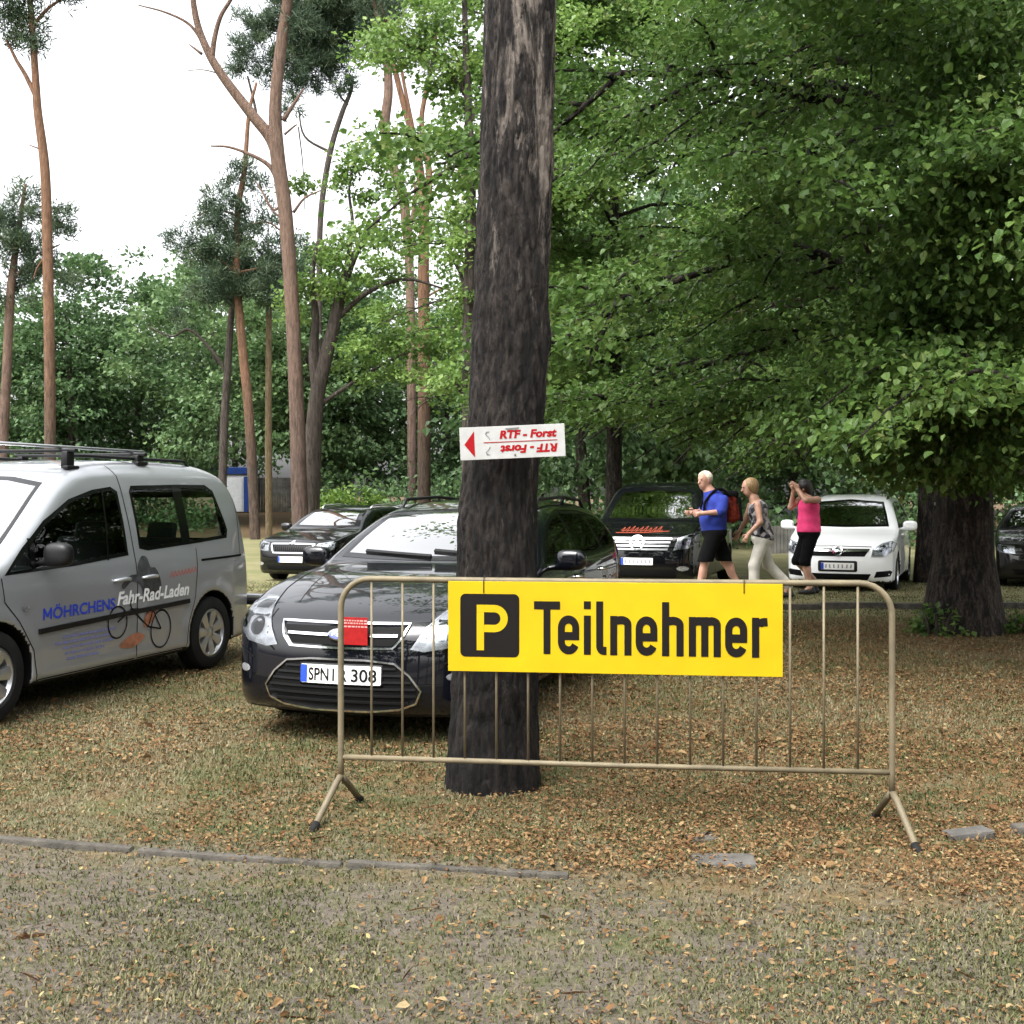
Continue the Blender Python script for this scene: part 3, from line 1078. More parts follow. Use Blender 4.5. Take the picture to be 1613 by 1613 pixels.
# two more broadleaf trees behind it, trunks showing between the cars
lime2 = broadleaf('lime_tree', 'second broadleaf tree with its trunk between the white car and the thick lime trunk', 12, 13, 5.2, 3.2, 34, 12, 4, 64, 0.105, BK_LIME, LF_LIME, 0.19,
                  (*gat(1461, 21.5)[:2], -0.1), six=False, sig=(0.3, 0.3, 0.13), elev=lambda q: 0.12 + 0.7 * q)
lime3 = broadleaf('lime_tree', 'broadleaf tree with a slim dark trunk rising behind the black van', 13, 14, 5.2, 3.6, 34, 12, 4, 70, 0.11, BK_LIME, LF_LIME, 0.21,
                  (*gat(963, 25)[:2], -0.15), six=False, sig=(0.3, 0.3, 0.13), elev=lambda q: 0.15 + 0.7 * q, keep=lambda C: C[:, 0] > -2.0 - 0.0 * C[:, 2])
# lighter maple behind the main trunk
maple = broadleaf('maple_tree', 'lighter green maple whose leaves show on both sides of the big scarred trunk', 14, 15, 3.0, 4.0, 26, 9, 4, 70, 0.112, BK_GREY, LF_MID, 0.2,
                  (*gat(800, 24)[:2], -0.15), six=False, sig=(0.32, 0.32, 0.14), elev=lambda q: 0.2 + 0.7 * q, keep=lambda C: (C[:, 0] > -0.7) | (np.random.default_rng(9).random(len(C)) < 0.22))

# ---- pines and their neighbours on the left, drawn limb by limb
def px_path(pts, Y, dy=None):
    out = []
    for i, p in enumerate(pts):
        yy = Y + (p[2] if len(p) > 2 else 0)
        v = at(p[0], p[1], yy)
        out.append(v)
    return out

def limbs(root, bark, Y, paths, seg=10):
    """paths: list of (points (px,py[,depth]), (r0, r1) in px)"""
    B = MB()
    base = root.location
    for pts, rr in paths:
        P = [v - base for v in px_path(pts, Y)]
        cp = catmull([tuple(p) for p in P], 5)
        if len(rr) == len(pts):
            rad = np.interp(np.linspace(0, 1, len(cp)), np.linspace(0, 1, len(pts)), rr)
        else:
            rad = np.linspace(rr[0], rr[-1], len(cp))
        B.tube(cp, [float(q) * Y / F for q in rad], seg)
    return B.build('trunk', bark, root, smooth=True)

def blobs(Y, lst, base, seed, per_m3=9.0, depth=1.0):
    """cluster centres in a set of ellipsoids given as (px, py, rx px, ry px[, depth offset])"""
    r = np.random.default_rng(seed)
    C, D = [], []
    for b in lst:
        c = at(b[0], b[1], Y + (b[4] if len(b) > 4 else 0)) - base
        rx, rz = b[2] * Y / F, b[3] * Y / F
        ry = max(rx, rz) * depth
        n = max(4, int(per_m3 * 4.2 * rx * ry * rz))
        u = unit(r.normal(size=(n, 3))) * (r.random((n, 1)) ** 0.42) * r.uniform(0.75, 1.45, (n, 1))
        C.append(np.array(c) + u * np.array([rx, ry, rz]))
        D.append(unit(u + np.array([0, 0, 0.15])))
    return np.vstack(C), np.vstack(D)

def needles(C, D, n, ln, w, r, parent, mat_=LF_NEEDLE, sig=0.12):
    """tufts: n long thin needle bundles fanning up and outwards from points near each centre"""
    m = len(C)
    k = np.repeat(np.arange(m), n)
    P = C[k] + r.normal(size=(m * n, 3)) * sig
    A = unit(D[k] * 0.6 + r.normal(size=(m * n, 3)) * 0.8 + np.array([0, 0, 0.35]))
    Nn = r.normal(size=(m * n, 3))
    V, T = leaf_mesh(P, A, Nn, ln * r.uniform(0.6, 1.3, m * n), wid=w, six=False, fold=0.05, r=r)
    cv = np.repeat(r.random(m)[k] * 0.6 + r.random(m * n) * 0.4, 4)
    return np_mesh('crown', V, [T], mat_, parent, smooth=False, rnd=cv)

def pine(label, px, Y, bark, paths, crown, seed, per=6.0, nn=34, ln=0.24, w=0.075, group=None):
    g = gat(px, Y)
    root = thing('pine_tree', label, 'tree', g, 0, group)
    limbs(root, bark, Y, paths)
    C, D = blobs(Y, crown, g, seed, per * 2.0)
    needles(C, D, int(nn * 2.4), ln, w, np.random.default_rng(seed), root, sig=0.15)
    return root

pine('tall slender pine with orange upper bark above the silver van', 78, 33, BK_PINE,
     [([(79, 900), (79, 720), (78, 560), (75, 400), (71, 270), (60, 180), (57, 140), (52, 60), (44, -60), (46, -200)], (9, 8.8, 8.5, 8, 7.5, 6.5, 6, 5, 4, 3)),
      ([(58, 155), (40, 118), (26, 95), (10, 62)], (4, 2)), ([(52, 40), (80, 10), (130, -20)], (3, 1.5)), ([(75, 400), (60, 420), (52, 440)], (2, 1)), ([(64, 235), (45, 228)], (1.5, 0.8))],
     [(10, 45, 26, 16), (35, 65, 20, 12), (28, 20, 24, 14), (-10, 20, 30, 20), (62, 40, 14, 18), (60, 70, 10, 10), (20, -20, 40, 22), (118, -8, 26, 12), (70, -30, 40, 22), (40, -90, 70, 40), (90, -120, 60, 30), (-40, -60, 50, 30)], 21, per=9)
pine('pine with a thin leaning trunk and blue green crown at the left edge', 8, 42, BK_PINE2,
     [([(3, 930), (5, 700), (10, 600), (16, 470), (24, 400), (34, 330), (40, 290)], (8, 8, 7.5, 7, 5, 3.5, 2)), ([(20, 440), (60, 400), (95, 385)], (2.5, 1)), ([(24, 400), (-5, 370), (-30, 360)], (2.5, 1)), ([(34, 330), (70, 325), (95, 330)], (2, 1))],
     [(45, 300, 24, 12), (22, 325, 34, 14), (88, 335, 30, 12), (60, 345, 34, 12), (10, 355, 40, 16), (95, 368, 26, 10), (50, 385, 52, 16), (5, 400, 40, 18), (85, 415, 34, 14), (40, 435, 46, 16), (100, 450, 30, 14), (-30, 340, 40, 20), (-40, 420, 40, 24), (10, 460, 40, 16)], 22, per=3.6, nn=40, ln=0.27)
# the forked pine and the grey tree grown together with it
pine('big forked pine with pinkish bark, one bare limb leaning far to the left', 472, 30, BK_PINE2,
     [([(476, 905), (472, 800), (468, 660), (461, 500), (450, 340), (436, 235), (434, 160), (443, 70), (456, -30), (462, -180)], (13.5, 13, 12, 11, 11, 11.5, 9.5, 9, 8, 5)),
      ([(438, 245), (425, 215), (398, 182), (352, 122), (326, 78), (308, 25), (298, -60)], (10, 9.5, 8.5, 7, 6, 5, 3)), ([(334, 92), (338, 60), (348, 25), (368, -10), (380, -60)], (4.5, 2.2)),
      ([(326, 78), (300, 40), (262, 20), (218, 8)], (3, 1)), ([(318, 85), (298, 70)], (2.5, 1)), ([(352, 118), (320, 110), (290, 112)], (1.2, 0.5)), ([(438, 285), (425, 262), (400, 246), (362, 232), (332, 230)], (4.5, 1.2)),
      ([(446, 320), (430, 330), (412, 300), (402, 285)], (2.5, 1)), ([(450, 345), (436, 338), (420, 320)], (2.5, 1)), ([(462, 335), (480, 312), (505, 300)], (2.5, 1)), ([(446, 190), (462, 165), (478, 140)], (4, 1.5)), ([(448, 212), (462, 200), (468, 196)], (2, 1))],
     [(470, 30, 20, 10), (480, -40, 60, 26), (420, -70, 60, 26), (300, -90, 70, 26), (380, -110, 60, 20), (500, -90, 50, 26)], 23, per=4)
gtree = thing('broadleaf_tree', 'grey trunked broadleaf tree leaning right out of the foot of the forked pine', 'tree', gat(492, 31), 0)
limbs(gtree, BK_GREY, 31, [([(488, 905), (489, 800), (493, 700), (500, 620), (514, 560), (528, 505), (540, 450), (565, 390), (600, 340)], (16, 14.5, 13, 12, 11, 10, 8, 5, 2.5)), ([(500, 620), (494, 560), (497, 500), (492, 440), (500, 380)], (9, 8, 6, 4, 2)),
                           ([(528, 505), (580, 460), (640, 440), (700, 455)], (5, 1.5)), ([(540, 450), (555, 360), (550, 300), (560, 250)], (4, 1)), ([(500, 640), (560, 600), (630, 560), (700, 540)], (4, 1)), ([(492, 440), (470, 460), (445, 470)], (3, 1))])
C, D = blobs(31, [(470, 470, 32, 16), (500, 445, 34, 18), (520, 410, 36, 20), (560, 385, 34, 20), (600, 365, 30, 18), (455, 500, 22, 10), (540, 460, 34, 16), (590, 430, 44, 20), (640, 400, 30, 16), (560, 262, 34, 16), (600, 255, 34, 16), (530, 290, 30, 10),
                  (580, 300, 24, 10), (620, 285, 30, 12), (480, 290, 26, 7), (650, 310, 22, 10), (560, 560, 40, 14), (610, 545, 44, 16), (660, 525, 44, 18), (700, 550, 34, 16), (640, 590, 40, 14), (690, 600, 36, 14), (700, 500, 30, 16), (720, 450, 26, 16), (590, 600, 30, 10), (600, 500, 40, 16)], gtree.location, 31, 16)
V, Q, cv = spray(C, D, 66, (0.2, 0.2, 0.1), 0.125, six=False, r=np.random.default_rng(31))
np_mesh('crown', V, [Q], LF_MID, gtree, smooth=False, rnd=cv)
# pine with a tiered dark crown
pine('dark tiered pine crown on two thin trunks left of the forked pine', 402, 44, BK_PINE,
     [([(403, 872), (400, 800), (392, 650), (383, 560), (373, 430), (375, 330), (385, 270), (392, 180), (404, 130)], (8, 8, 7.5, 7, 6, 5, 4, 3, 2)), ([(373, 430), (340, 405), (300, 395)], (2.5, 1)), ([(375, 340), (340, 330), (310, 340)], (2, 1)), ([(378, 360), (420, 350), (450, 370)], (2, 1)), ([(373, 430), (430, 420), (470, 430)], (2.5, 1))],
     [(385, 265, 26, 12), (365, 285, 26, 12), (405, 290, 22, 12), (350, 318, 34, 12), (395, 325, 36, 14), (322, 335, 24, 9), (420, 345, 30, 12), (340, 355, 44, 12), (300, 372, 26, 9), (390, 365, 44, 14), (360, 390, 60, 14), (440, 385, 34, 14), (320, 405, 44, 12), (400, 415, 54, 16),
      (290, 392, 18, 7), (350, 440, 60, 16), (440, 430, 40, 18), (470, 400, 24, 14), (400, 465, 54, 16), (330, 470, 40, 14)], 24, per=3.2, nn=42, ln=0.27)
pine('thin grey leaning trunk left of the tiered pine', 352, 46, BK_GREY, [([(349, 872), (352, 700), (358, 590), (364, 500), (370, 420)], (6.5, 6.5, 6, 5, 3)), ([(358, 590), (340, 560), (300, 520), (270, 530), (235, 515)], (3, 1.2))],
     [(372, 410, 20, 10), (350, 430, 26, 12), (330, 455, 26, 10), (300, 500, 30, 10)], 25, per=2.5, nn=36)
pine('straight thin yellowish trunk between the tiered pine and the forked pine', 423, 45, BK_PALE, [([(424, 872), (423, 720), (423, 600), (424, 480), (428, 400)], (5.5, 5.5, 5, 4.5, 2))],
     [(428, 410, 22, 12), (420, 440, 24, 12), (440, 460, 20, 10)], 26, per=2.5)
pine('upright pine with grey foot and orange middle left of the big scarred trunk', 668, 36, BK_PINE,
     [([(668, 900), (668, 780), (668, 660), (668, 540), (667, 430), (668, 350), (664, 290), (655, 230), (640, 180), (622, 110), (610, 60), (600, -40)], (11, 10.5, 10, 9.5, 9, 8, 7, 6, 5, 4.5, 4, 2)),
      ([(668, 350), (676, 290), (672, 240), (664, 190), (672, 140), (684, 80), (690, 0)], (6, 5.5, 5, 4, 3.5, 3, 2)), ([(668, 470), (700, 455), (730, 470)], (2, 1)), ([(670, 275), (700, 265), (725, 270)], (2.5, 1)), ([(660, 250), (640, 150), (622, 60), (600, 10)], (3.5, 1.5))],
     [(640, 60, 34, 16), (600, 30, 34, 18), (690, 40, 34, 20), (660, 100, 30, 12), (630, -20, 60, 24), (720, 10, 30, 20), (700, 110, 26, 12)], 27, per=5)
pine('thin dark stem curving right under a dense dark pine crown behind the forked pine', 505, 50, BK_GREY,
     [([(500, 900), (502, 600), (503, 430), (506, 330), (520, 240), (538, 180), (552, 145), (556, 120)], (5, 5, 4.5, 4.5, 4.5, 4, 3, 2)), ([(548, 165), (535, 150), (528, 130)], (2, 1)), ([(520, 240), (480, 215), (470, 170)], (2.5, 1)), ([(404, 200), (402, 170), (390, 120)], (3, 1.5)), ([(470, 200), (477, 260), (480, 330)], (1.2, 0.6))],
     [(395, 80, 30, 20), (430, 95, 26, 16), (380, 105, 20, 14), (480, 80, 40, 26), (520, 60, 36, 26), (545, 100, 26, 22), (500, 110, 36, 18), (470, 130, 28, 16), (540, 135, 24, 12), (490, 40, 60, 26), (560, 30, 40, 30), (590, 60, 26, 26), (420, 40, 36, 18), (460, 165, 20, 9), (540, 0, 60, 26), (470, 0, 50, 20), (600, 0, 40, 30), (410, 118, 24, 10)], 28, per=5.0, nn=46, ln=0.27)
pine('pink barked pine with a winding upper stem left of the upright pine', 640, 48, BK_PINE2,
     [([(650, 900), (648, 600), (645, 420), (640, 360), (635, 310), (615, 250), (606, 200), (612, 140), (606, 70), (590, 0), (585, -60)], (7, 7, 7, 7.5, 8, 8, 8, 7, 6, 5, 3)), ([(612, 245), (600, 190), (610, 160)], (3, 1.5)), ([(642, 380), (655, 310), (650, 280)], (4, 2))],
     [(590, 20, 30, 20), (560, -20, 50, 24), (620, -10, 40, 20), (600, 90, 14, 8)], 29, per=2.6, nn=40, ln=0.27)

# maple sprays high between the pines and the trunk
mtree = thing('maple_tree', 'light green maple hanging over the gap between the pines and the big trunk', 'tree', gat(735, 21), 0)
limbs(mtree, BK_GREY, 21, [([(735, 930), (737, 700), (738, 500), (742, 300), (735, 120), (730, -60)], (10, 9.5, 9, 8, 6, 3)), ([(738, 480), (725, 430), (705, 400)], (4, 1.5)), ([(742, 300), (720, 240), (690, 215)], (4, 1.5)), ([(735, 150), (690, 90), (640, 70)], (5, 1.5)), ([(738, 640), (715, 600), (690, 590)], (4, 1)), ([(735, 200), (780, 140), (850, 110)], (4, 1))])
C, D = blobs(21, [(640, 60, 30, 18), (620, 95, 22, 10), (670, 90, 30, 16), (700, 60, 34, 22), (730, 110, 26, 20), (690, 130, 26, 12), (600, 50, 24, 12), (720, 170, 24, 16), (740, 220, 22, 20), (700, 20, 40, 22), (650, 10, 34, 16), (735, 280, 20, 18), (720, 330, 24, 16), (735, 380, 22, 20), (715, 420, 24, 16),
                  (740, 460, 20, 20), (720, 510, 26, 16), (735, 560, 22, 18), (705, 590, 24, 14), (740, 620, 20, 16), (690, 215, 18, 8), (660, 40, 20, 14), (880, 60, 30, 26), (900, 140, 34, 30), (885, 230, 26, 26), (930, 40, 44, 30), (960, 120, 40, 30), (900, 320, 30, 30)], mtree.location, 32, 10)
V, Q, cv = spray(C, D, 60, (0.16, 0.16, 0.08), 0.10, six=False, r=np.random.default_rng(32))
np_mesh('crown', V, [Q], LF_MID, mtree, smooth=False, rnd=cv)

# ---- far wood: one mass of crowns and stems behind everything
def clear_gap(C, u):
    """the way to the kiosk and the plank fence is open under the trees"""
    px, py = CX + C[:, 0] * F / np.maximum(C[:, 1], 1), HY - (C[:, 2] - CAMZ) * F / np.maximum(C[:, 1], 1)
    k = (px > 330) & (px < 500) & (py > 712) & (C[:, 1] > 0) & (C[:, 1] < 71)
    return C[~k], u[~k]

def wood():
    r = np.random.default_rng(77)
    Vs, Qs, cs, n = [], [], [], 0
    B = MB()
    spots = []
    for k in range(15):
        spots.append((-26 + 3.9 * k + r.normal() * 0.6, r.uniform(52, 62), r.uniform(10.5, 13.5) if k < 7 else r.uniform(12, 16), r.uniform(3.4, 4.6)))
    for k in range(14):
        spots.append((-34 + 5.6 * k + r.normal() * 0.8, r.uniform(66, 82), r.uniform(12, 16.5), r.uniform(4.0, 5.4)))
    for k in range(8):
        spots.append((2 + 4.0 * k + r.normal() * 0.5, r.uniform(36, 46), r.uniform(11, 15), r.uniform(3.6, 4.6)))
    for k in range(12):                               # unseen trees added behind the viewpoint to cut light from the front
        spots.append((-27 + 5 * k + r.normal(), r.uniform(-22, -13), r.uniform(10, 13), r.uniform(3.6, 4.6)))
    for (x, y, H, Rr) in spots:
        zg = float(ground_z(x, y))
        B.tube([(x, y, zg - 0.2), (x + r.normal() * 0.3, y, zg + H * 0.4), (x + r.normal() * 0.5, y, zg + H * 0.85)], [0.22, 0.17, 0.04], 7)
        m = 210 if y > 0 else 90
        u = unit(r.normal(size=(m, 3))) * (r.random((m, 1)) ** 0.33)
        lob = 1 + 0.25 * np.sin(u[:, :1] * 5 + x) * np.cos(u[:, 2:] * 6 + y)
        C = np.array([x, y, zg + H * 0.56]) + u * lob * np.array([Rr, Rr, H * 0.46])
        C, u = clear_gap(C, u)
        V, Q, cv = spray(C, unit(u + np.array([0, 0, 0.1])), 66 if y > 0 else 30, (0.45, 0.45, 0.22), 0.25 if y > 0 else 0.55, six=False, r=r)
        tint = r.uniform(-0.2, 0.2)
        Vs.append(V)
        Qs.append(Q + n)
        cs.append(np.clip(cv + tint, 0, 1))
        n += len(V)
    # undergrowth
    m = 900
    C = np.stack([r.uniform(-32, 36, m), r.uniform(47, 60, m), np.zeros(m)], 1)
    C[:, 2] = ground_z(C[:, 0], C[:, 1]) + r.random(m) ** 1.5 * 3.2
    far = C[:, 0] > 2
    C[far, 1] -= 12
    C, _ = clear_gap(C, C)
    m = len(C)
    V, Q, cv = spray(C, unit(r.normal(size=(m, 3))), 56, (0.5, 0.5, 0.3), 0.22, six=False, r=r)
    Vs.append(V)
    Qs.append(Q + n)
    cs.append(cv)
    nb = len(Vs)
    V, Q, cv = np.vstack(Vs), np.vstack(Qs), np.concatenate(cs)
    bv = np.array([tuple(p) for p in B.v])
    quads = np.array([f for f in B.f if len(f) == 4]) + len(V)
    o = np_mesh('woodland', np.vstack([V, bv]), [Q, quads], [LF_WOOD, BK_GREY], None, smooth=False, rnd=np.concatenate([cv, np.zeros(len(bv))]), midx=[0] * len(Q) + [1] * len(quads))
    tag(o, 'dark green broadleaf wood closing the view behind the car park, with unseen trees added behind the viewpoint', None, kind='stuff')
wood()

def shrub(label, px, Y, rx, h, seed, leaf, n=160, size=0.16, name='shrub', per=30, sg=0.16):
    r = np.random.default_rng(seed)
    g = gat(px, Y)
    o = thing(name, label, 'shrub', g)
    u = unit(r.normal(size=(n, 3))) * (r.random((n, 1)) ** 0.4)
    u[:, 2] = np.abs(u[:, 2])
    C = u * np.array([rx, rx * 0.8, h])
    V, Q, cv = spray(C, unit(u), per, (sg, sg, sg * 0.6), size, six=False, r=r)
    np_mesh('foliage', V, [Q], leaf, o, smooth=False, rnd=cv)
    B = MB()
    for k in range(6):
        a = k * 1.05
        B.tube([(0.1 * math.cos(a), 0.1 * math.sin(a), -0.1), (rx * 0.4 * math.cos(a), rx * 0.4 * math.sin(a), h * 0.45), (rx * 0.6 * math.cos(a), rx * 0.6 * math.sin(a), h * 0.8)], [0.03, 0.02, 0.008], 5)
    B.build('stem', BK_GREY, o, smooth=True)
    return o
shrub('bright green shrub behind the black glossy car, right of the forked pine foot', 545, 40, 1.9, 1.9, 41, LF_HEDGE, 240)
shrub('bright green bush between the two women, behind the low grey fence', 1232, 44, 1.6, 1.7, 42, LF_HEDGE, 200)
shrub('dark green bush behind the roof of the estate car', 640, 44, 1.8, 1.4, 43, LF_WOOD, 180)
shrub('low leafy shoots growing at the left foot of the lime trunk', 1478, 12.3, 0.28, 0.32, 44, LF_LIME, 26, 0.07, per=12, sg=0.06)
shrub('small leafy shoots growing at the right foot of the lime trunk', 1600, 12.5, 0.25, 0.22, 45, LF_LIME, 20, 0.07, per=12, sg=0.06)
# ---------------------------------------------------------------- the big scarred trunk in front
def big_trunk():
    Y = 5.95
    cols = [(1262, 700, 848), (1200, 702, 846), (1050, 709, 848), (900, 716, 848), (800, 724, 849), (700, 732, 857), (640, 737, 863), (560, 741, 866), (450, 746, 869), (300, 752, 873), (200, 756, 876), (100, 759, 878), (0, 762, 880), (-150, 766, 884), (-400, 775, 888), (-900, 795, 890)]
    zs = np.array([CAMZ - (c[0] - HY) * Y / F for c in cols])
    xc = np.array([((c[1] + c[2]) / 2 - CX) * Y / F for c in cols])
    ra = np.array([(c[2] - c[1]) / 2 * Y / F for c in cols])
    base = Vector((float(xc[0]), Y, 0.0))
    root = thing('big_trunk_tree', 'thick dark scarred tree trunk standing in the middle, behind the barrier', 'tree', base)
    zz = np.concatenate([np.linspace(-0.15, 4.6, 330), np.linspace(4.65, 6.9, 30)])
    nseg = 170
    an = np.linspace(0, 2 * math.pi, nseg, endpoint=False) + math.pi / 2
    A, Zg = np.meshgrid(an, zz, indexing='ij')
    rad = np.interp(Zg, zs, ra)
    cx = np.interp(Zg, zs, xc)
    rad = rad * (1 + 0.03 * np.exp(-np.clip(Zg, 0, 9) / 0.10)) - 0.006
    # long furrowed plates: ridged noise stretched along the stem, wound on a cylinder
    def ridg(fa, fz, seed):
        u, w = np.cos(A) * fa + 40, np.sin(A) * fa + 40
        n1 = vnoise(u + Zg * fz * 0.6, w + Zg * fz * 0.8 + 11, seed, 3)
        return 1 - np.abs(2 * n1 - 1)
    a2 = A + (vnoise(Zg * 2.2 + 9, np.cos(A) + 5, 8, 3) - 0.5) * 0.35
    stripes = vnoise(a2 / (2 * math.pi) * 34 + 0 * Zg, Zg * 6.5 + 17, 9, 3)
    # make the stripes close on themselves round the stem
    a3 = a2 - 2 * math.pi
    st2 = vnoise((a3 + 2 * math.pi * 8) / (2 * math.pi) * 34, Zg * 6.5 + 17, 9, 3)
    A0 = A - math.pi / 2
    wgt = np.clip((A0 - (2 * math.pi - 0.6)) / 0.6, 0, 1)
    first = vnoise((a2 - 2 * math.pi) / (2 * math.pi) * 34 + 256, Zg * 6.5 + 17, 9, 3)
    stripes = stripes * (1 - wgt) + first * wgt
    d = (1 - np.abs(2 * stripes - 1)) ** 3
    big = (vnoise(np.cos(A) * 1.2 + Zg * 0.5 + 20, np.sin(A) * 1.2 + 20, 12, 3) - 0.5)
    rr = rad + big * 0.035 - d * 0.011 + (vnoise(np.cos(A) * 9 + Zg * 5 + 30, np.sin(A) * 9 + Zg * 11 + 30, 15, 4) - 0.5) * 0.03
    # a few burls
    for (a0, z0, s, h) in ((R(-20), 0.95, 0.13, 0.02), (R(-8), 2.3, 0.12, 0.025), (R(-150), 1.4, 0.2, 0.02), (R(-60), 0.08, 0.22, 0.03), (R(-120), 0.05, 0.2, 0.03)):
        da = np.angle(np.exp(1j * (A - a0)))
        rr += h * np.exp(-((da * 0.22) ** 2 + (Zg - z0) ** 2) / s ** 2)
    V = np.stack([cx - base.x + rr * np.cos(A), rr * np.sin(A), Zg], -1)
    na, nz = A.shape
    I = np.arange(na * nz).reshape(na, nz)
    Q = np.stack([I[:, :-1], np.roll(I, -1, 0)[:, :-1], np.roll(I, -1, 0)[:, 1:], I[:, 1:]], -1).reshape(-1, 4)
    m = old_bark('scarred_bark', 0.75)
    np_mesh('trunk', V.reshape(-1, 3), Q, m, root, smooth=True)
    # crown high above the picture
    r = np.random.default_rng(55)
    top = np.array([float(xc[-1] - base.x), 0, 6.9])
    C, D = [], []
    B = MB()
    for i in range(14):
        az = i * 2.4 + r.normal() * 0.2
        t = i / 14
        p0 = top + np.array([0, 0, 2.2 + t * 5.0])
        ln = r.uniform(2.2, 4.2) * (1 - 0.4 * t)
        dd = np.array([math.cos(az), math.sin(az), 0.35 + 0.4 * t])
        B.tube([tuple(p0), tuple(p0 + dd * ln * 0.5), tuple(p0 + dd * ln)], [0.07 * (1 - t * .5), 0.045, 0.01], 6)
        for k in range(16):
            u = r.uniform(0.35, 1.05)
            C.append(p0 + dd * ln * u + r.normal(size=3) * 0.35)
            D.append(unit(dd))
    B.tube([tuple(top - np.array([0, 0, 0.1])), tuple(top + np.array([0.05, 0, 2.5])), tuple(top + np.array([0.1, 0.1, 7.4]))], [0.17, 0.12, 0.03], 12)
    B.build('limb', m, root, smooth=True)
    C, D = np.array(C), np.array(D)
    V, Q, cv = spray(C, D, 22, (0.25, 0.25, 0.14), 0.16, six=False, r=r)
    np_mesh('crown', V, [Q], LF_MID, root, smooth=False, rnd=cv)
    return root
trunk_obj = big_trunk()

# ---------------------------------------------------------------- arrow board on the trunk
M_BOARD = mat('white_board', (0.33, 0.33, 0.32), 0.5, spec=0.3, var=0.08, vscale=20)
def arrow_board():
    Y = 5.66
    c4 = [at(723, 674, Y), at(889, 667, Y), at(891, 718, Y), at(726, 726, Y)]
    c = (c4[0] + c4[1] + c4[2] + c4[3]) / 4
    w = ((c4[1] - c4[0]).length + (c4[2] - c4[3]).length) / 2
    h = ((c4[0] - c4[3]).length + (c4[1] - c4[2]).length) / 2
    tilt = math.atan2(c4[1].z - c4[0].z, c4[1].x - c4[0].x)
    root = thing('arrow_board', 'white arrow board with red lettering nailed to the big trunk', 'sign', c)
    root.rotation_euler = (0, -tilt, 0)
    MB().box((0, 0, 0), (w, 0.006, h), bev=0.0015).build('board', M_BOARD, root)
    def flat(name, V2, Fl, m, d=0.0045):
        return MB().add([(a, -d, b) for a, b in V2], Fl).build(name, m, root)
    k = w / 1310.0                                   # board pixels in the enlarged view
    def q(x, y):
        return ((x - 825) * k, (362 - y) * k)
    flat('arrow', [q(225, 372), q(352, 210), q(352, 535)], [(0, 1, 2)], M_RED)
    flat('rule', [q(465, 352), q(1385, 352), q(1385, 362), q(465, 362)], [(0, 1, 2, 3)], M_RED)
    V, Fl = text_mesh('RTF - Forst', 0.046, bold=0.0022, shear=0.18)
    V = (V - V.min(0)) / (V.max(0) - V.min(0)) * np.array([715 * k, 105 * k])
    flat('lettering', V + np.array(q(665, 318)), Fl, M_RED)
    flat('lettering', -V + np.array(q(1385, 398)), Fl, M_RED)
    # faint little cyclist sketch at the left of each line, and black scuffs on the top edge
    for sg, (x, y) in ((1, (530, 290)), (-1, (530, 440))):
        ln = MB()
        pts = [[(0, 0), (-40, 40)], [(-40, 40), (-15, 62)], [(0, 0), (15, -30)], [(-35, 66), (10, 66)]]
        for a, b_ in pts:
            A_, B_ = q(x + a[0], y - sg * a[1]), q(x + b_[0], y - sg * b_[1])
            ln.tube([(A_[0], -0.0045, A_[1]), (B_[0], -0.0045, B_[1])], 0.0012, 4)
        ln.build('cyclist_sketch', M_PLATEGREY2, root)
    flat('scuff', [q(740, 190), q(920, 182), q(900, 205), q(860, 200), (q(800, 212)[0], q(800, 212)[1]), q(750, 205)], [(0, 1, 2, 3, 4, 5)], M_PLATEGREY2, 0.0052)
    for x, y in ((860, 215), (850, 520)):
        p = q(x, y)
        MB().lathe([(0.0001, -0.009), (0.004, -0.008), (0.005, -0.004), (0.005, 0.0)], 10, 'Y', (p[0], 0, p[1])).build('nail', M_PLATEGREY2, root, smooth=True)
    # two blocks behind keep the board against the curved trunk
    return root
M_PLATEGREY2 = mat('dark_grey_print', (0.10, 0.095, 0.09), 0.6)
arrow_board()

# ---------------------------------------------------------------- crowd barrier
M_GALV = mat('dull_khaki_metal', (0.128, 0.104, 0.062), 0.65, 0.15, var=0.28, vscale=9, bump=0.15, bscale=120)
BA = Vector((-0.807, 5.39, 0))
BB = Vector((1.691, 5.085, 0))
bdir = (BB - BA).normalized()
BW = (BB - BA).length
brz = math.atan2(bdir.y, bdir.x)
gz0 = float(gz(0.4, 5.3))
barrier = thing('crowd_barrier', 'khaki metal crowd barrier with thin upright bars in front of the big trunk', 'barrier', (BA.x, BA.y, 0), brz)
ZT, ZB, RC = 1.113, 0.272, 0.14
fr = MB()
pts = [(0, 0, 0.16), (0, 0, ZB), (0, 0, 0.6), (0, 0, ZT - RC)]
pts += [(RC - RC * math.cos(a), 0, ZT - RC + RC * math.sin(a)) for a in np.linspace(0.2, math.pi / 2, 7)]
pts += [(BW * t, 0, ZT - 0.004 * math.sin(math.pi * t)) for t in (0.25, 0.5, 0.75)]
pts += [(BW - RC + RC * math.sin(a), 0, ZT - RC + RC * math.cos(a)) for a in np.linspace(0, math.pi / 2 - 0.2, 7)]
pts += [(BW, 0, ZT - RC), (BW, 0, 0.6), (BW, 0, ZB), (BW, 0, 0.16)]
fr.tube(pts, 0.0143, 12)
fr.tube([(0.012, 0, ZB), (BW * 0.5, 0, ZB - 0.004), (BW - 0.012, 0, ZB)], 0.0125, 12)
fr.build('frame', M_GALV, barrier, smooth=True)
nb = 17
bar0 = None
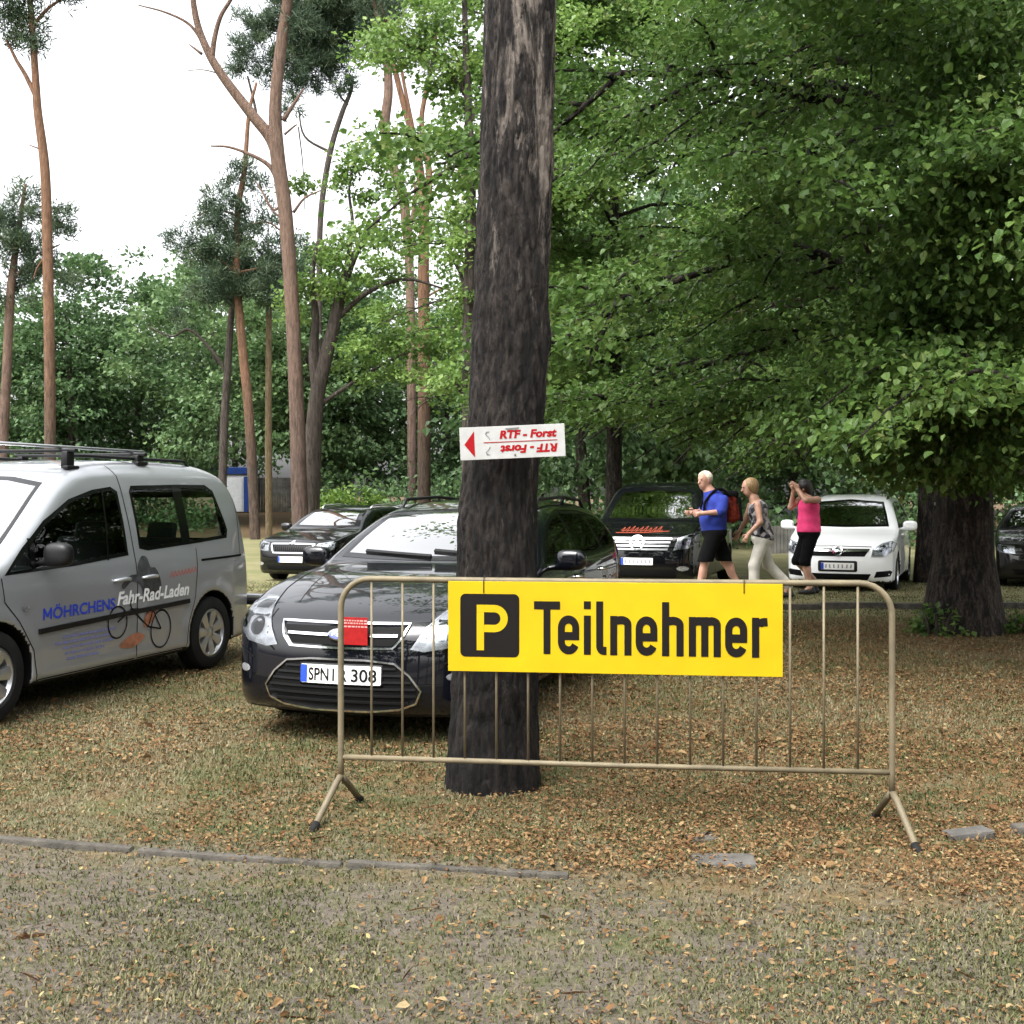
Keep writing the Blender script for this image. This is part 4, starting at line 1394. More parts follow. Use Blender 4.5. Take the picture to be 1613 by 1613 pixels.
for k in range(1, nb):
    x = BW * k / nb
    if bar0 is None:
        b = MB().tube([(0, 0, ZB - 0.002), (0, 0, ZT - 0.006)], 0.0058, 8)
        bar0 = o = b.build('bar', M_GALV, barrier, smooth=True)
    else:
        o = bar0.copy()
        link(o, barrier)
    o.location = (x, (k % 3 - 1) * 0.0008, 0)
for (x0, sx) in ((0.0, -1), (BW, 1)):
    # A shaped feet: one leg to the front, one to the back, joined at the post's lower end
    for (yy, ln, sp) in ((-1, 0.30, 0.045), (1, 0.24, -0.03)):
        b = MB()
        b.tube([(x0, 0, 0.185), (x0 + sx * sp * 0.3, yy * 0.035, 0.155), (x0 + sx * sp, yy * ln, 0.012)], [0.015, 0.016, 0.015], 10)
        ft = b.build('foot', M_GALV, barrier, smooth=True)
        MB().tube([(x0 + sx * sp * 0.86, yy * (ln - 0.035), 0.032), (x0 + sx * sp * 1.06, yy * (ln + 0.012), 0.002)], [0.0185, 0.0185], 10).build('rubber_cap', M_RUBBER, ft, smooth=True)
# ---------------------------------------------------------------- yellow parking board
M_YELLOW = mat('yellow_board', (0.41, 0.285, 0.003), 0.42, spec=0.3, var=0.07, vscale=5)
M_SIGNBLACK = mat('sign_black', (0.0055, 0.004, 0.0035), 0.5, spec=0.2)
def bpt(px, py, fwd=0.024):
    """where the ray through a photo point meets the board's plane: (distance along, height)"""
    n = Vector((-bdir.y, bdir.x, 0))
    P0 = BA - n * fwd
    r = Vector(((px - CX) / F, 1, -(py - HY) / F))
    o = Vector((0, 0, CAMZ))
    t = (P0 - o).dot(n) / r.dot(n)
    P = o + r * t
    return (P - P0).dot(bdir), P.z
u0, zt0 = bpt(706, 915)
u1, zt1 = bpt(1233, 920)
_, zb0 = bpt(705, 1057)
_, zb1 = bpt(1233, 1066)
zt, zb = (zt0 + zt1) / 2, (zb0 + zb1) / 2
n_ = Vector((-bdir.y, bdir.x, 0))
so = BA - n_ * 0.024 + bdir * u0
sign = thing('parking_board', 'yellow parking board reading Teilnehmer hung on the crowd barrier', 'sign', (so.x, so.y, zb), brz)
SW, SH = u1 - u0, zt - zb
MB().box((SW / 2, 0, SH / 2), (SW, 0.006, SH), bev=0.0012).build('panel', M_YELLOW, sign)
def sp(px, py):
    u, z = bpt(px, py, 0.027)
    return u - u0, z - zb
def rrect(x0, y0, x1, y1, r, n=6):
    out = []
    for cx_, cy_, a0 in ((x1 - r, y0 + r, -90), (x1 - r, y1 - r, 0), (x0 + r, y1 - r, 90), (x0 + r, y0 + r, 180)):
        for k in range(n + 1):
            a = R(a0 + 90 * k / n)
            out.append((cx_ + r * math.cos(a), cy_ + r * math.sin(a)))
    return out
def flat_poly(name, poly, m, d, parent):
    return MB().add([(a, -d, b) for a, b in poly], [tuple(range(len(poly)))]).build(name, m, parent)
pa, pb = sp(725, 1034), sp(818, 936)
ps = pb[1] - pa[1]
pw = pb[0] - pa[0]
sq = flat_poly('parking_symbol', rrect(pa[0], pa[1], pa[0] + pw, pb[1], 0.025), M_SIGNBLACK, 0.0042, sign)

def thick_line(pts, w, closed=False):
    P = np.asarray(pts, float)
    tg = np.gradient(P, axis=0) if not closed else np.roll(P, -1, 0) - np.roll(P, 1, 0)
    tg /= np.linalg.norm(tg, axis=1)[:, None]
    nn = np.stack([-tg[:, 1], tg[:, 0]], 1) * w / 2
    V = np.vstack([P + nn, P - nn])
    k = len(P)
    return V, [(i, (i + 1) % k, (i + 1) % k + k, i + k) for i in range(k if closed else k - 1)]
def arc(cx_, cy_, rx, ry, a0, a1, n=14):
    return [(cx_ + rx * math.cos(R(a)), cy_ + ry * math.sin(R(a))) for a in np.linspace(a0, a1, n)]
def glyphs(lst, w, org, sx, sy):
    V, Fl = [], []
    for pts in lst:
        v, f = thick_line([(p[0] * sx + org[0], p[1] * sy + org[1]) for p in pts], w)
        n = len(V)
        V += [tuple(p) for p in v]
        Fl += [tuple(i + n for i in q) for q in f]
    return V, Fl
# P: stem and bowl
x0, y0 = sp(751, 1024)
x1, y1 = sp(800, 953)
w = 0.034
hh, ww = y1 - y0, x1 - x0
rb = hh * 0.30
pV, pF = [], []
for j, pts in enumerate(([(x0 + w / 2, y0), (x0 + w / 2, y1 - w * 1.02)], [(x0, y1 - w / 2), (x0 + ww - rb, y1 - w / 2)] + arc(x0 + ww - rb, y1 - w / 2 - (rb - w / 2) * 1.0, rb - w / 2, rb - w / 2, 90, -90) + [(x0 + w * 1.02, y1 - w / 2 - 2 * (rb - w / 2))])):
    v, f = thick_line(pts, w)
    n = len(pV)
    pV += [(a, b) for a, b in v]
    pF += [tuple(i + n for i in q) for q in f]
MB().add([(a, -0.0052, b) for a, b in pV], pF).build('letter_p', M_YELLOW, sq)
# Teilnehmer in narrow even strokes; unit: x-height 0.72, cap height 1
a0, b0 = sp(841, 1030)
a1, b1 = sp(1209, 951)
def letters():
    S = []
    w = 0.155
    xh = 0.74
    hw = w / 2
    def arch(x, wd):                                  # n shape
        S.append([(x + hw, 0), (x + hw, xh)])
        r = (wd - w) / 2
        S.append([(x + w * 0.9, xh - hw - 0.01)] + arc(x + wd / 2 + 0.01, xh - hw - r * 0.55, r - 0.01, r * 0.55, 100, 0, 10) + [(x + wd - hw, 0)])
    def e(x, wd):
        r = (wd - w) / 2
        cx_ = x + wd / 2
        yt, yb = xh - hw, hw
        S.append([(x + w * 0.95, xh * 0.47), (x + wd - hw + hw, xh * 0.47)])
        S.append([(x + wd - hw, xh * 0.47 - hw * 0.2)] + arc(cx_, yt - r, r, r, 0, 180, 12) + arc(cx_, yb + r, r, r, 180, 340, 12))
    x = 0.0
    S.append([(x, 1 - hw), (x + 0.58, 1 - hw)])
    S.append([(x + 0.29, 0), (x + 0.29, 1 - w * 1.0)])
    x += 0.53
    e(x, 0.47)
    x += 0.47 + 0.10
    S.append([(x + hw, 0), (x + hw, xh)])
    S.append([(x + hw, 0.86), (x + hw, 1.01)])
    x += w + 0.115
    S.append([(x + hw, 1.01), (x + hw, 0.16)] + arc(x + hw + 0.085, 0.165, 0.085, 0.085, 190, 270, 6) + [(x + hw + 0.15, 0.08)])
    x += w + 0.15
    arch(x, 0.465)
    x += 0.465 + 0.09
    e(x, 0.47)
    x += 0.47 + 0.10
    arch(x, 0.465)
    S.append([(x + hw, xh * 0.9), (x + hw, 1.01)])
    x += 0.465 + 0.11
    arch(x, 0.42)
    arch(x + 0.42 - w, 0.42)
    x += 0.84 - w + 0.09
    e(x, 0.47)
    x += 0.47 + 0.10
    S.append([(x + hw, 0), (x + hw, xh)])
    S.append([(x + w * 0.9, xh - 0.17)] + arc(x + 0.27, xh - hw - 0.14, 0.16, 0.14, 150, 80, 6) + [(x + 0.33, xh - hw)])
    x += 0.33
    return S, w, x
S, lw, tw = letters()
sx_, sy_ = (a1 - a0) / tw, (b1 - b0)
V_, F_ = [], []
for i, pts in enumerate(S):
    v, f = thick_line([(p[0], p[1]) for p in pts], lw * (1.0))
    n = len(V_)
    V_ += [(a0 + a * sx_, b0 + b * sy_, i) for a, b in v]
    F_ += [tuple(j + n for j in q) for q in f]
MB().add([(a, -0.0042 - 0.00005 * i, b) for a, b, i in V_], F_).build('lettering', M_SIGNBLACK, sign)
for px in (762, 1172):
    u, z = sp(px, 915)
    b = MB()
    b.tube([(u, -0.006, z - 0.055), (u, -0.006, z + 0.0), (u, 0.0, z + 0.012), (u, 0.024, z + 0.024)], 0.0022, 6)
    b.build('hook', M_BLACKPL, sign, smooth=True)
# ---------------------------------------------------------------- cars
def smooth_interp(xs, ys, width=0.05):
    X = np.arange(xs[0] - 0.5, xs[-1] + 0.5, 0.005)
    Yv = np.interp(X, xs, ys)
    k = int(width / 0.005)
    ker = np.hanning(2 * k + 3)
    ker /= ker.sum()
    Yv = np.convolve(np.pad(Yv, k + 1, mode='edge'), ker, mode='valid')
    return lambda v: np.interp(v, X, Yv)

class Car:
    def __init__(self, L, W, prof, inset, wheels, Rw, Ra, kf=0.2, kr=0.08, kz=0.05, plan=None, edge=0.07, h=0.025, belt=None):
        self.L, self.W, self.h = L, W, h
        self.wheels, self.Rw, self.Ra = wheels, Rw, Ra
        tab = Table2(smooth_closed(prof, 5))
        w = W / 2
        half = plan or [(-0.05, 0.0), (-0.05, w * 0.55), (0.08, w * 0.80), (0.30, w * 0.93), (0.7, w * 0.985), (1.4, w), (L - 1.2, w),
                        (L - 0.5, w * 0.975), (L - 0.15, w * 0.90), (L + 0.02, w * 0.70), (L + 0.05, 0.0)]
        ptab = Table2(half + [(s, -y) for s, y in half[::-1][1:-1]], blur=3)
        ins = smooth_interp([p[0] for p in inset], [p[1] for p in inset])
        top = max(p[1] for p in prof)
        def f(x, y, z):
            s, ay = L / 2 - x, np.abs(y)
            u = np.clip(s / L, 0, 1)
            y2 = np.minimum(ay, 1.0) ** 2
            sp = s - kf * y2 * (1 - u) ** 2 + kr * y2 * u ** 4
            zp = z + kz * y2 * sst(top * 0.45, top * 0.9, z)
            f1 = tab(sp, zp)
            f2 = ptab(s, ay)
            side = w - ins(z)
            for sw in wheels:
                d = np.sqrt((s - sw) ** 2 + (z - Rw) ** 2) - Ra
                side = side + 0.018 * np.exp(-((d - 0.03) / 0.06) ** 2)
            f3 = (ay - side) * 0.95
            r = smax(f1, smax(f2, f3, 0.08), edge)
            if belt:
                zb, dep = belt
                r = r + dep * np.exp(-((z - zb) / 0.025) ** 2) * sst(w * 0.8, w * 0.9, ay) * sst(0.7, 1.1, s) * (1 - sst(L - 0.7, L - 0.3, s))
            for sw in wheels:
                d = np.sqrt((s - sw) ** 2 + (z - Rw) ** 2) - Ra
                cut = np.maximum(d, (w - 0.33) - ay)
                r = smax(r, -cut, 0.012)
            return r
        self.f = f
        self.lo = (-L / 2 - 0.12, -w - 0.1, 0.05)
        self.hi = (L / 2 + 0.12, w + 0.1, top + 0.12)
        self.holes = []     # (proj, polygon): openings in the shell behind glass
        self.split = []     # (name, proj, polygon): panels taken out as meshes of their own

    # --- wrapping flat outlines on the body
    def ray(self, proj, A):
        L = self.L
        a, b = A[:, 0], A[:, 1]
        o = np.zeros_like(a)
        if proj == 'L':
            return np.stack([L / 2 - a, o + 1.6, b], 1), np.array([0, -1.0, 0])
        if proj == 'R':
            return np.stack([L / 2 - a, o - 1.6, b], 1), np.array([0, 1.0, 0])
        if proj == 'F':
            return np.stack([o + L / 2 + 0.6, a, b], 1), np.array([-1.0, 0, 0])
        if proj == 'B':
            return np.stack([o - L / 2 - 0.6, a, b], 1), np.array([1.0, 0, 0])
        return np.stack([L / 2 - a, b, o + 2.6], 1), np.array([0, 0, -1.0])
    def march(self, proj, A, off=0.0):
        P, d = self.ray(proj, np.asarray(A, float))
        t = np.zeros(len(P))
        for _ in range(70):
            Q = P + t[:, None] * d
            t = np.clip(t + 0.75 * self.f(Q[:, 0], Q[:, 1], Q[:, 2]), 0, 4.0)
        Q = P + t[:, None] * d
        g = grad(self.f, Q)
        N = g / np.maximum(np.linalg.norm(g, axis=1), 1e-9)[:, None]
        return Q + N * off, N
    def wrap(self, V2, T, proj, off, skirt=None):
        Q, N = self.march(proj, V2, off)
        T = np.array(T)
        miss = np.abs(self.f(*(Q - N * off).T)) > 0.012
        if T.ndim == 2 and miss.any():
            T = T[~miss[T].any(1)]
        if T.ndim == 2 and T.shape[1] == 3:
            a, b, c = Q[T[:, 0]], Q[T[:, 1]], Q[T[:, 2]]
            fn = np.cross(b - a, c - a)
            flip = (fn * N[T].mean(1)).sum(1) < 0
            T[flip] = T[flip][:, ::-1]
        Fs = [T]
        if skirt is not None:
            e = {}
            for t in T:
                for i in range(len(t)):
                    k = (t[i], t[(i + 1) % len(t)])
                    e[k] = 1
            bd = [k for k in e if (k[1], k[0]) not in e]
            n = len(Q)
            Q = np.vstack([Q, Q - N * (off - skirt)])
            N = np.vstack([N, N])
            Fs.append(np.array([(b, a, a + n, b + n) for a, b in bd], int))
        return Q, Fs, N
    def patch(self, name, proj, poly, m, parent, off=0.003, inner=None, step=0.05, skirt=None):
        V, T = tri_poly(poly, inner, step)
        Q, Fs, N = self.wrap(V, T, proj, off, skirt)
        return np_mesh(name, Q, Fs, m, parent, smooth=True, normals=N if skirt is None else None)
    def stroke(self, name, proj, line, w, m, parent, off=0.003, closed=False, step=0.04, skirt=None):
        P = resample(line, step, closed)
        n = len(P)
        if closed:
            tg = np.roll(P, -1, 0) - np.roll(P, 1, 0)
        else:
            tg = np.gradient(P, axis=0)
        tg /= np.maximum(np.linalg.norm(tg, axis=1), 1e-9)[:, None]
        nn = np.stack([-tg[:, 1], tg[:, 0]], 1)
        A = np.vstack([P + nn * w / 2, P - nn * w / 2])
        T = []
        for i in range(n if closed else n - 1):
            j = (i + 1) % n
            T += [(i, j, j + n), (i, j + n, i + n)]
        Q, Fs, N = self.wrap(A, T, proj, off, skirt)
        return np_mesh(name, Q, Fs, m, parent, smooth=skirt is None, normals=N if skirt is None else None)
    def strokes(self, name, proj, lines, w, m, parent, off=0.002, step=0.05):
        Vs, Ts, Ns, n = [], [], [], 0
        for ln in lines:
            P = resample(ln, step, False)
            tg = np.gradient(P, axis=0)
            tg /= np.maximum(np.linalg.norm(tg, axis=1), 1e-9)[:, None]
            nn = np.stack([-tg[:, 1], tg[:, 0]], 1)
            A = np.vstack([P + nn * w / 2, P - nn * w / 2])
            k = len(P)
            T = []
            for i in range(k - 1):
                T += [(i, i + 1, i + 1 + k), (i, i + 1 + k, i + k)]
            Q, Fs, N = self.wrap(A, T, proj, off)
            Vs.append(Q)
            Ns.append(N)
            Ts.append(Fs[0] + n)
            n += len(Q)
        return np_mesh(name, np.vstack(Vs), [np.vstack(Ts)], m, parent, smooth=True, normals=np.vstack(Ns))
    def text(self, name, proj, s, origin, size, m, parent, off=0.003, bold=0.0, shear=0.0, width=None, rot=0.0):
        V, Fl = text_mesh(s, size, bold, shear)
        if width:
            V[:, 0] = (V[:, 0] - V[:, 0].min()) * width / (V[:, 0].max() - V[:, 0].min())
        c, sn = math.cos(rot), math.sin(rot)
        V = np.stack([V[:, 0] * c - V[:, 1] * sn, V[:, 0] * sn + V[:, 1] * c], 1) + np.asarray(origin)
        Q, N = self.march(proj, V, off)
        byk = {}
        for t in Fl:
            byk.setdefault(len(t), []).append(t)
        return np_mesh(name, Q, [np.array(v) for v in byk.values()], m, parent, smooth=True, normals=N)
    def glass(self, name, proj, poly, g, parent, off=0.002, edge=0.03, step=0.06):
        """a pane with its black ceramic border, over an opening in the shell"""
        inn = shrink(poly, edge)
        self.holes.append((proj, shrink(poly, 0.012)))
        V1, T1 = tri_poly(poly, inn, step)
        V2, T2 = tri_poly(inn, None, step)
        Q1, F1, N1 = self.wrap(V1, T1, proj, off)
        Q2, F2, N2 = self.wrap(V2, T2, proj, off)
        T = np.vstack([F1[0], F2[0] + len(Q1)])
        return np_mesh(name, np.vstack([Q1, Q2]), [T], [M_FRIT, g], parent, smooth=True, normals=np.vstack([N1, N2]),
                       midx=[0] * len(F1[0]) + [1] * len(F2[0]))
    def shell(self, root, paint, low=0.24):
        """meshes the body, opens the windows and takes the named panels out as parts; returns {panel name: [objects]}"""
        V, Q, N = surface_nets(self.f, self.lo, self.hi, self.h)
        L = self.L
        s = L / 2 - V[:, 0]
        sel = {'L': (s, V[:, 2], N[:, 1] > 0.25), 'R': (s, V[:, 2], N[:, 1] < -0.25),
               'F': (V[:, 1], V[:, 2], N[:, 0] > 0.12), 'B': (V[:, 1], V[:, 2], N[:, 0] < -0.12), 'T': (s, V[:, 1], N[:, 2] > 0.3)}
        kill = np.zeros(len(V), bool)
        for proj, poly in self.holes:
            a, b, ok = sel[proj]
            kill |= ok & in_poly(poly, a, b)
        Q = Q[~kill[Q].all(1)]
        # dark liners: wheel arches, floor, lower sills
        c = V[Q].mean(1)
        cn = N[Q].mean(1)
        cs = L / 2 - c[:, 0]
        dark = (c[:, 2] < low) | (cn[:, 2] < -0.8)
        for sw in self.wheels:
            d = np.sqrt((cs - sw) ** 2 + (c[:, 2] - self.Rw) ** 2) - self.Ra
            inw = (np.abs(cn[:, 1]) < 0.55) & (((cs - sw) * -cn[:, 0] + (c[:, 2] - self.Rw) * cn[:, 2]) < 0)
            dark |= (d < 0.014) & (inw | (np.abs(c[:, 1]) < self.W / 2 - 0.1))
        lab = np.full(len(Q), -1)
        fsel = {'L': (cs, c[:, 2], cn[:, 1] > 0.2), 'R': (cs, c[:, 2], cn[:, 1] < -0.2),
                'F': (c[:, 1], c[:, 2], cn[:, 0] > 0.05), 'B': (c[:, 1], c[:, 2], cn[:, 0] < -0.05), 'T': (cs, c[:, 1], cn[:, 2] > 0.2)}
        for i, (nm, proj, poly) in enumerate(self.split):
            a, b, ok = fsel[proj]
            lab[(lab < 0) & ok & in_poly(poly, a, b) & ~dark] = i
        out = []
        for i in range(-1, len(self.split)):
            q = Q[lab == i]
            if not len(q):
                out.append(None)
                continue
            us, inv = np.unique(q.ravel(), return_inverse=True)
            o = np_mesh('body' if i < 0 else self.split[i][0], V[us], [inv.reshape(q.shape)], [paint, M_BLACKPL], root,
                        smooth=True, normals=N[us], midx=dark[lab == i].astype(int))
            out.append(o)
        return out[0], out[1:]

def wheel_pair(R_, wid, rimR, nsp, m_rim, style='spoke'):
    """tyre and rim meshes, axis along Y, outer face at +Y"""
    h = wid / 2
    t = MB()
    t.lathe([(rimR - 0.005, -h * 0.8), (rimR + 0.01, -h), (R_ - 0.03, -h), (R_ - 0.008, -h * 0.85), (R_, -h * 0.55), (R_, -0.01), (R_ - 0.008, -0.006), (R_ - 0.008, 0.006),
             (R_, 0.01), (R_, h * 0.55), (R_ - 0.008, h * 0.85), (R_ - 0.03, h), (rimR + 0.01, h), (rimR - 0.005, h * 0.8)], 40)
    r = MB()
    r.lathe([(rimR - 0.004, -h * 0.8), (rimR + 0.004, h * 0.88), (rimR - 0.012, h * 0.92), (rimR - 0.03, h * 0.7), (rimR - 0.03, -h * 0.5), (0.0, -h * 0.5)], 40)
    r.lathe([(0.0, h * 0.78), (0.035, h * 0.76), (0.06, h * 0.66), (0.065, h * 0.3)], 20)
    for k in range(nsp):
        a = 2 * math.pi * k / nsp
        M = Matrix.Rotation(a, 3, 'Y')
        w0, w1 = 0.028, (rimR * math.pi / nsp) * (0.55 if style == 'cover' else 0.3)
        y0, y1 = h * 0.68, h * 0.8
        r0, r1 = 0.045, rimR - 0.012
        Vv = [(-w0, y0, r0), (w0, y0, r0), (w1, y1, r1), (-w1, y1, r1), (-w0, y0 - 0.03, r0), (w0, y0 - 0.03, r0), (w1, y1 - 0.03, r1), (-w1, y1 - 0.03, r1),
              (0, y0 + 0.012, r0), (0, y1 + 0.008, r1)]
        r.add([M @ Vector(v) for v in Vv], [(0, 8, 9, 3), (8, 1, 2, 9), (0, 3, 7, 4), (1, 5, 6, 2), (3, 9, 2, 6, 7), (4, 7, 6, 5)])
    return t, r

def add_wheels(car, root, rimR, nsp, m_rim, wid=0.205, style='spoke', steer=0.0):
    t, r = wheel_pair(car.Rw, wid, rimR, nsp, m_rim, style)
    first = None
    for i, sw in enumerate(car.wheels):
        for sd in (1, -1):
            if first is None:
                w = t.build('wheel', M_RUBBER, root, angle=R(35))
                rim = r.build('rim', m_rim, w, angle=R(30))
                first = (w, rim)
            else:
                w = first[0].copy()
                link(w, root)
                rim = first[1].copy()
                link(rim, w)
            w.location = (car.L / 2 - sw, sd * (car.W / 2 - wid / 2 - 0.03), car.Rw)
            w.rotation_euler = (0, R(17 * (i + 1)), (0 if sd > 0 else math.pi) + (steer if i == 0 else 0))

def mirror(car, parent, s, z, side, m, size=(0.10, 0.20, 0.14), reach=0.15):
    """door mirror housing: a rounded shell on a short arm, with the looking glass behind"""
    P, N = car.march('L' if side > 0 else 'R', np.array([[s, z]]))
    p = P[0]
    c = np.array([p[0] - 0.01, p[1] + side * (reach), p[2] + 0.06])
    hx, hy, hz = [v / 2 for v in size]
    def f(x, y, z_):
        qx = np.abs((x - c[0]) + 0.25 * np.abs(y - c[1]) * 0) / hx
        qy, qz = np.abs(y - c[1]) / hy, np.abs(z_ - c[2] - 0.02 * side * (y - c[1]) / hy * 0) / hz
        e = (qx ** 3 + qy ** 3 + qz ** 3) ** (1 / 3) - 1
        a = e * min(hx, hz)
        a = np.maximum(a, -(x - c[0]) - hx * 0.75)
        t = np.clip((y - p[1]) / (c[1] - p[1] + 1e-9), 0, 1)
        arm = np.sqrt((x - p[0]) ** 2 + (y - (p[1] + t * (c[1] - p[1]))) ** 2 + ((z_ - (p[2] + t * (c[2] - hz * 0.6 - p[2]))) * 1.3) ** 2) - 0.025
        return smin(a, arm, 0.03)
    lo = np.minimum(p, c) - np.array([hx, hy, hz]) - 0.05
    hi = np.maximum(p, c) + np.array([hx, hy, hz]) + 0.05
    V, Q, Nn = surface_nets(f, lo, hi, 0.016)
    o = np_mesh('mirror', V, [Q], m, parent, smooth=True, normals=Nn)
    return o

def handle(car, parent, s, z, proj, m, ln=0.2):
    sgn = 1 if proj == 'L' else -1
    P, N = car.march(proj, np.array([[s - ln / 2, z], [s - ln / 3, z + 0.004], [s, z + 0.006], [s + ln / 3, z + 0.004], [s + ln / 2, z]]), 0.0)
    offs = [0.002, 0.028, 0.034, 0.028, 0.002]
    b = MB().tube([tuple(P[i] + N[i] * offs[i]) for i in range(5)], [0.012, 0.015, 0.017, 0.015, 0.012], 8)
    return b.build('handle', m, parent, smooth=True)

def ell(cx, cy, rx, ry, n=28):
    return [(cx + rx * math.cos(2 * math.pi * k / n), cy + ry * math.sin(2 * math.pi * k / n)) for k in range(n)]

def rect(cx, cy, w, h, r=0.0):
    if r <= 0:
        return [(cx - w / 2, cy - h / 2), (cx + w / 2, cy - h / 2), (cx + w / 2, cy + h / 2), (cx - w / 2, cy + h / 2)]
    out = []
    for sx, sy, a0 in ((1, -1, -90), (1, 1, 0), (-1, 1, 90), (-1, -1, 180)):
        for k in range(5):
            a = R(a0 + 22.5 * k)
            out.append((cx + sx * (w / 2 - r) + r * math.cos(a), cy + sy * (h / 2 - r) + r * math.sin(a)))
    return out

def mirrored(poly):
    return [(-a, b) for a, b in poly][::-1]

def plate(car, root, y, z, txt, w=0.52, h=0.11, gap=None, parent=None):
    pl = car.patch('number_plate', 'F', rect(y, z, w + 0.02, h + 0.02, 0.01), M_BLACKPL, parent or root, off=0.012, step=0.1, skirt=-0.01)
    car.patch('plate_face', 'F', rect(y, z, w, h, 0.008), M_WHITEPL, pl, off=0.015, step=0.1)
    car.patch('country_band', 'F', rect(y - w / 2 + 0.022, z, 0.044, h - 0.006, 0.004), M_EUBLUE, pl, off=0.017, step=0.1)
    if txt:
        for t, x0, wd in txt:
            car.text('plate_text', 'F', t, (y - w / 2 + x0, z - 0.037), 0.105, M_INK, pl, off=0.0175, bold=0.0018, width=wd)
    return pl

M_EUBLUE = mat('plate_blue', (0.01, 0.05, 0.42), 0.4)
GL_VAN = glass_mat('van_glass', (0.62, 0.70, 0.66), 1.5, 1.0)
GL_SCREEN = glass_mat('windscreen_glass', (0.55, 0.62, 0.60), 1.62, 6.0)
GL_CAR = glass_mat('car_glass', (0.30, 0.36, 0.33), 1.52, 1.15)
GL_DARK = glass_mat('privacy_glass', (0.10, 0.12, 0.11), 1.5, 1.0)

HEAD = math.atan2(-math.cos(R(17)), -math.sin(R(17)))
def place(root, mid, th):
    """put the car with its nose point at mid (x, y), nose turned th degrees left of straight at the camera"""
    a = R(th)
    hd = Vector((-math.sin(a), -math.cos(a)))
    L = root['len']
    c = Vector(mid) - hd * L / 2
    root.location = (c.x, c.y, float(ground_z(0, c.y)))
    root.rotation_euler = (0, 0, math.atan2(hd.y, hd.x))
    del root['len']

def seat(root, x, y, w=0.5, z=0.35, top=1.05, head=True):
    b = MB()
    tl = Matrix.Rotation(R(-14), 3, 'Y')
    b.box((x + 0.05, y, z + 0.08), (0.52, w, 0.16), bev=0.05)
    b.box((x - 0.26, y, z + 0.42), (0.13, w, 0.62), rot=tl, bev=0.05)
    if head:
        b.box((x - 0.37, y, top + 0.02), (0.09, 0.27, 0.19), rot=tl, bev=0.035)
        for d in (-0.06, 0.06):
            b.tube([(x - 0.35, y + d, top - 0.16), (x - 0.37, y + d, top)], 0.008, 6)
    return b.build('seat', M_SEAT, root, angle=R(40))

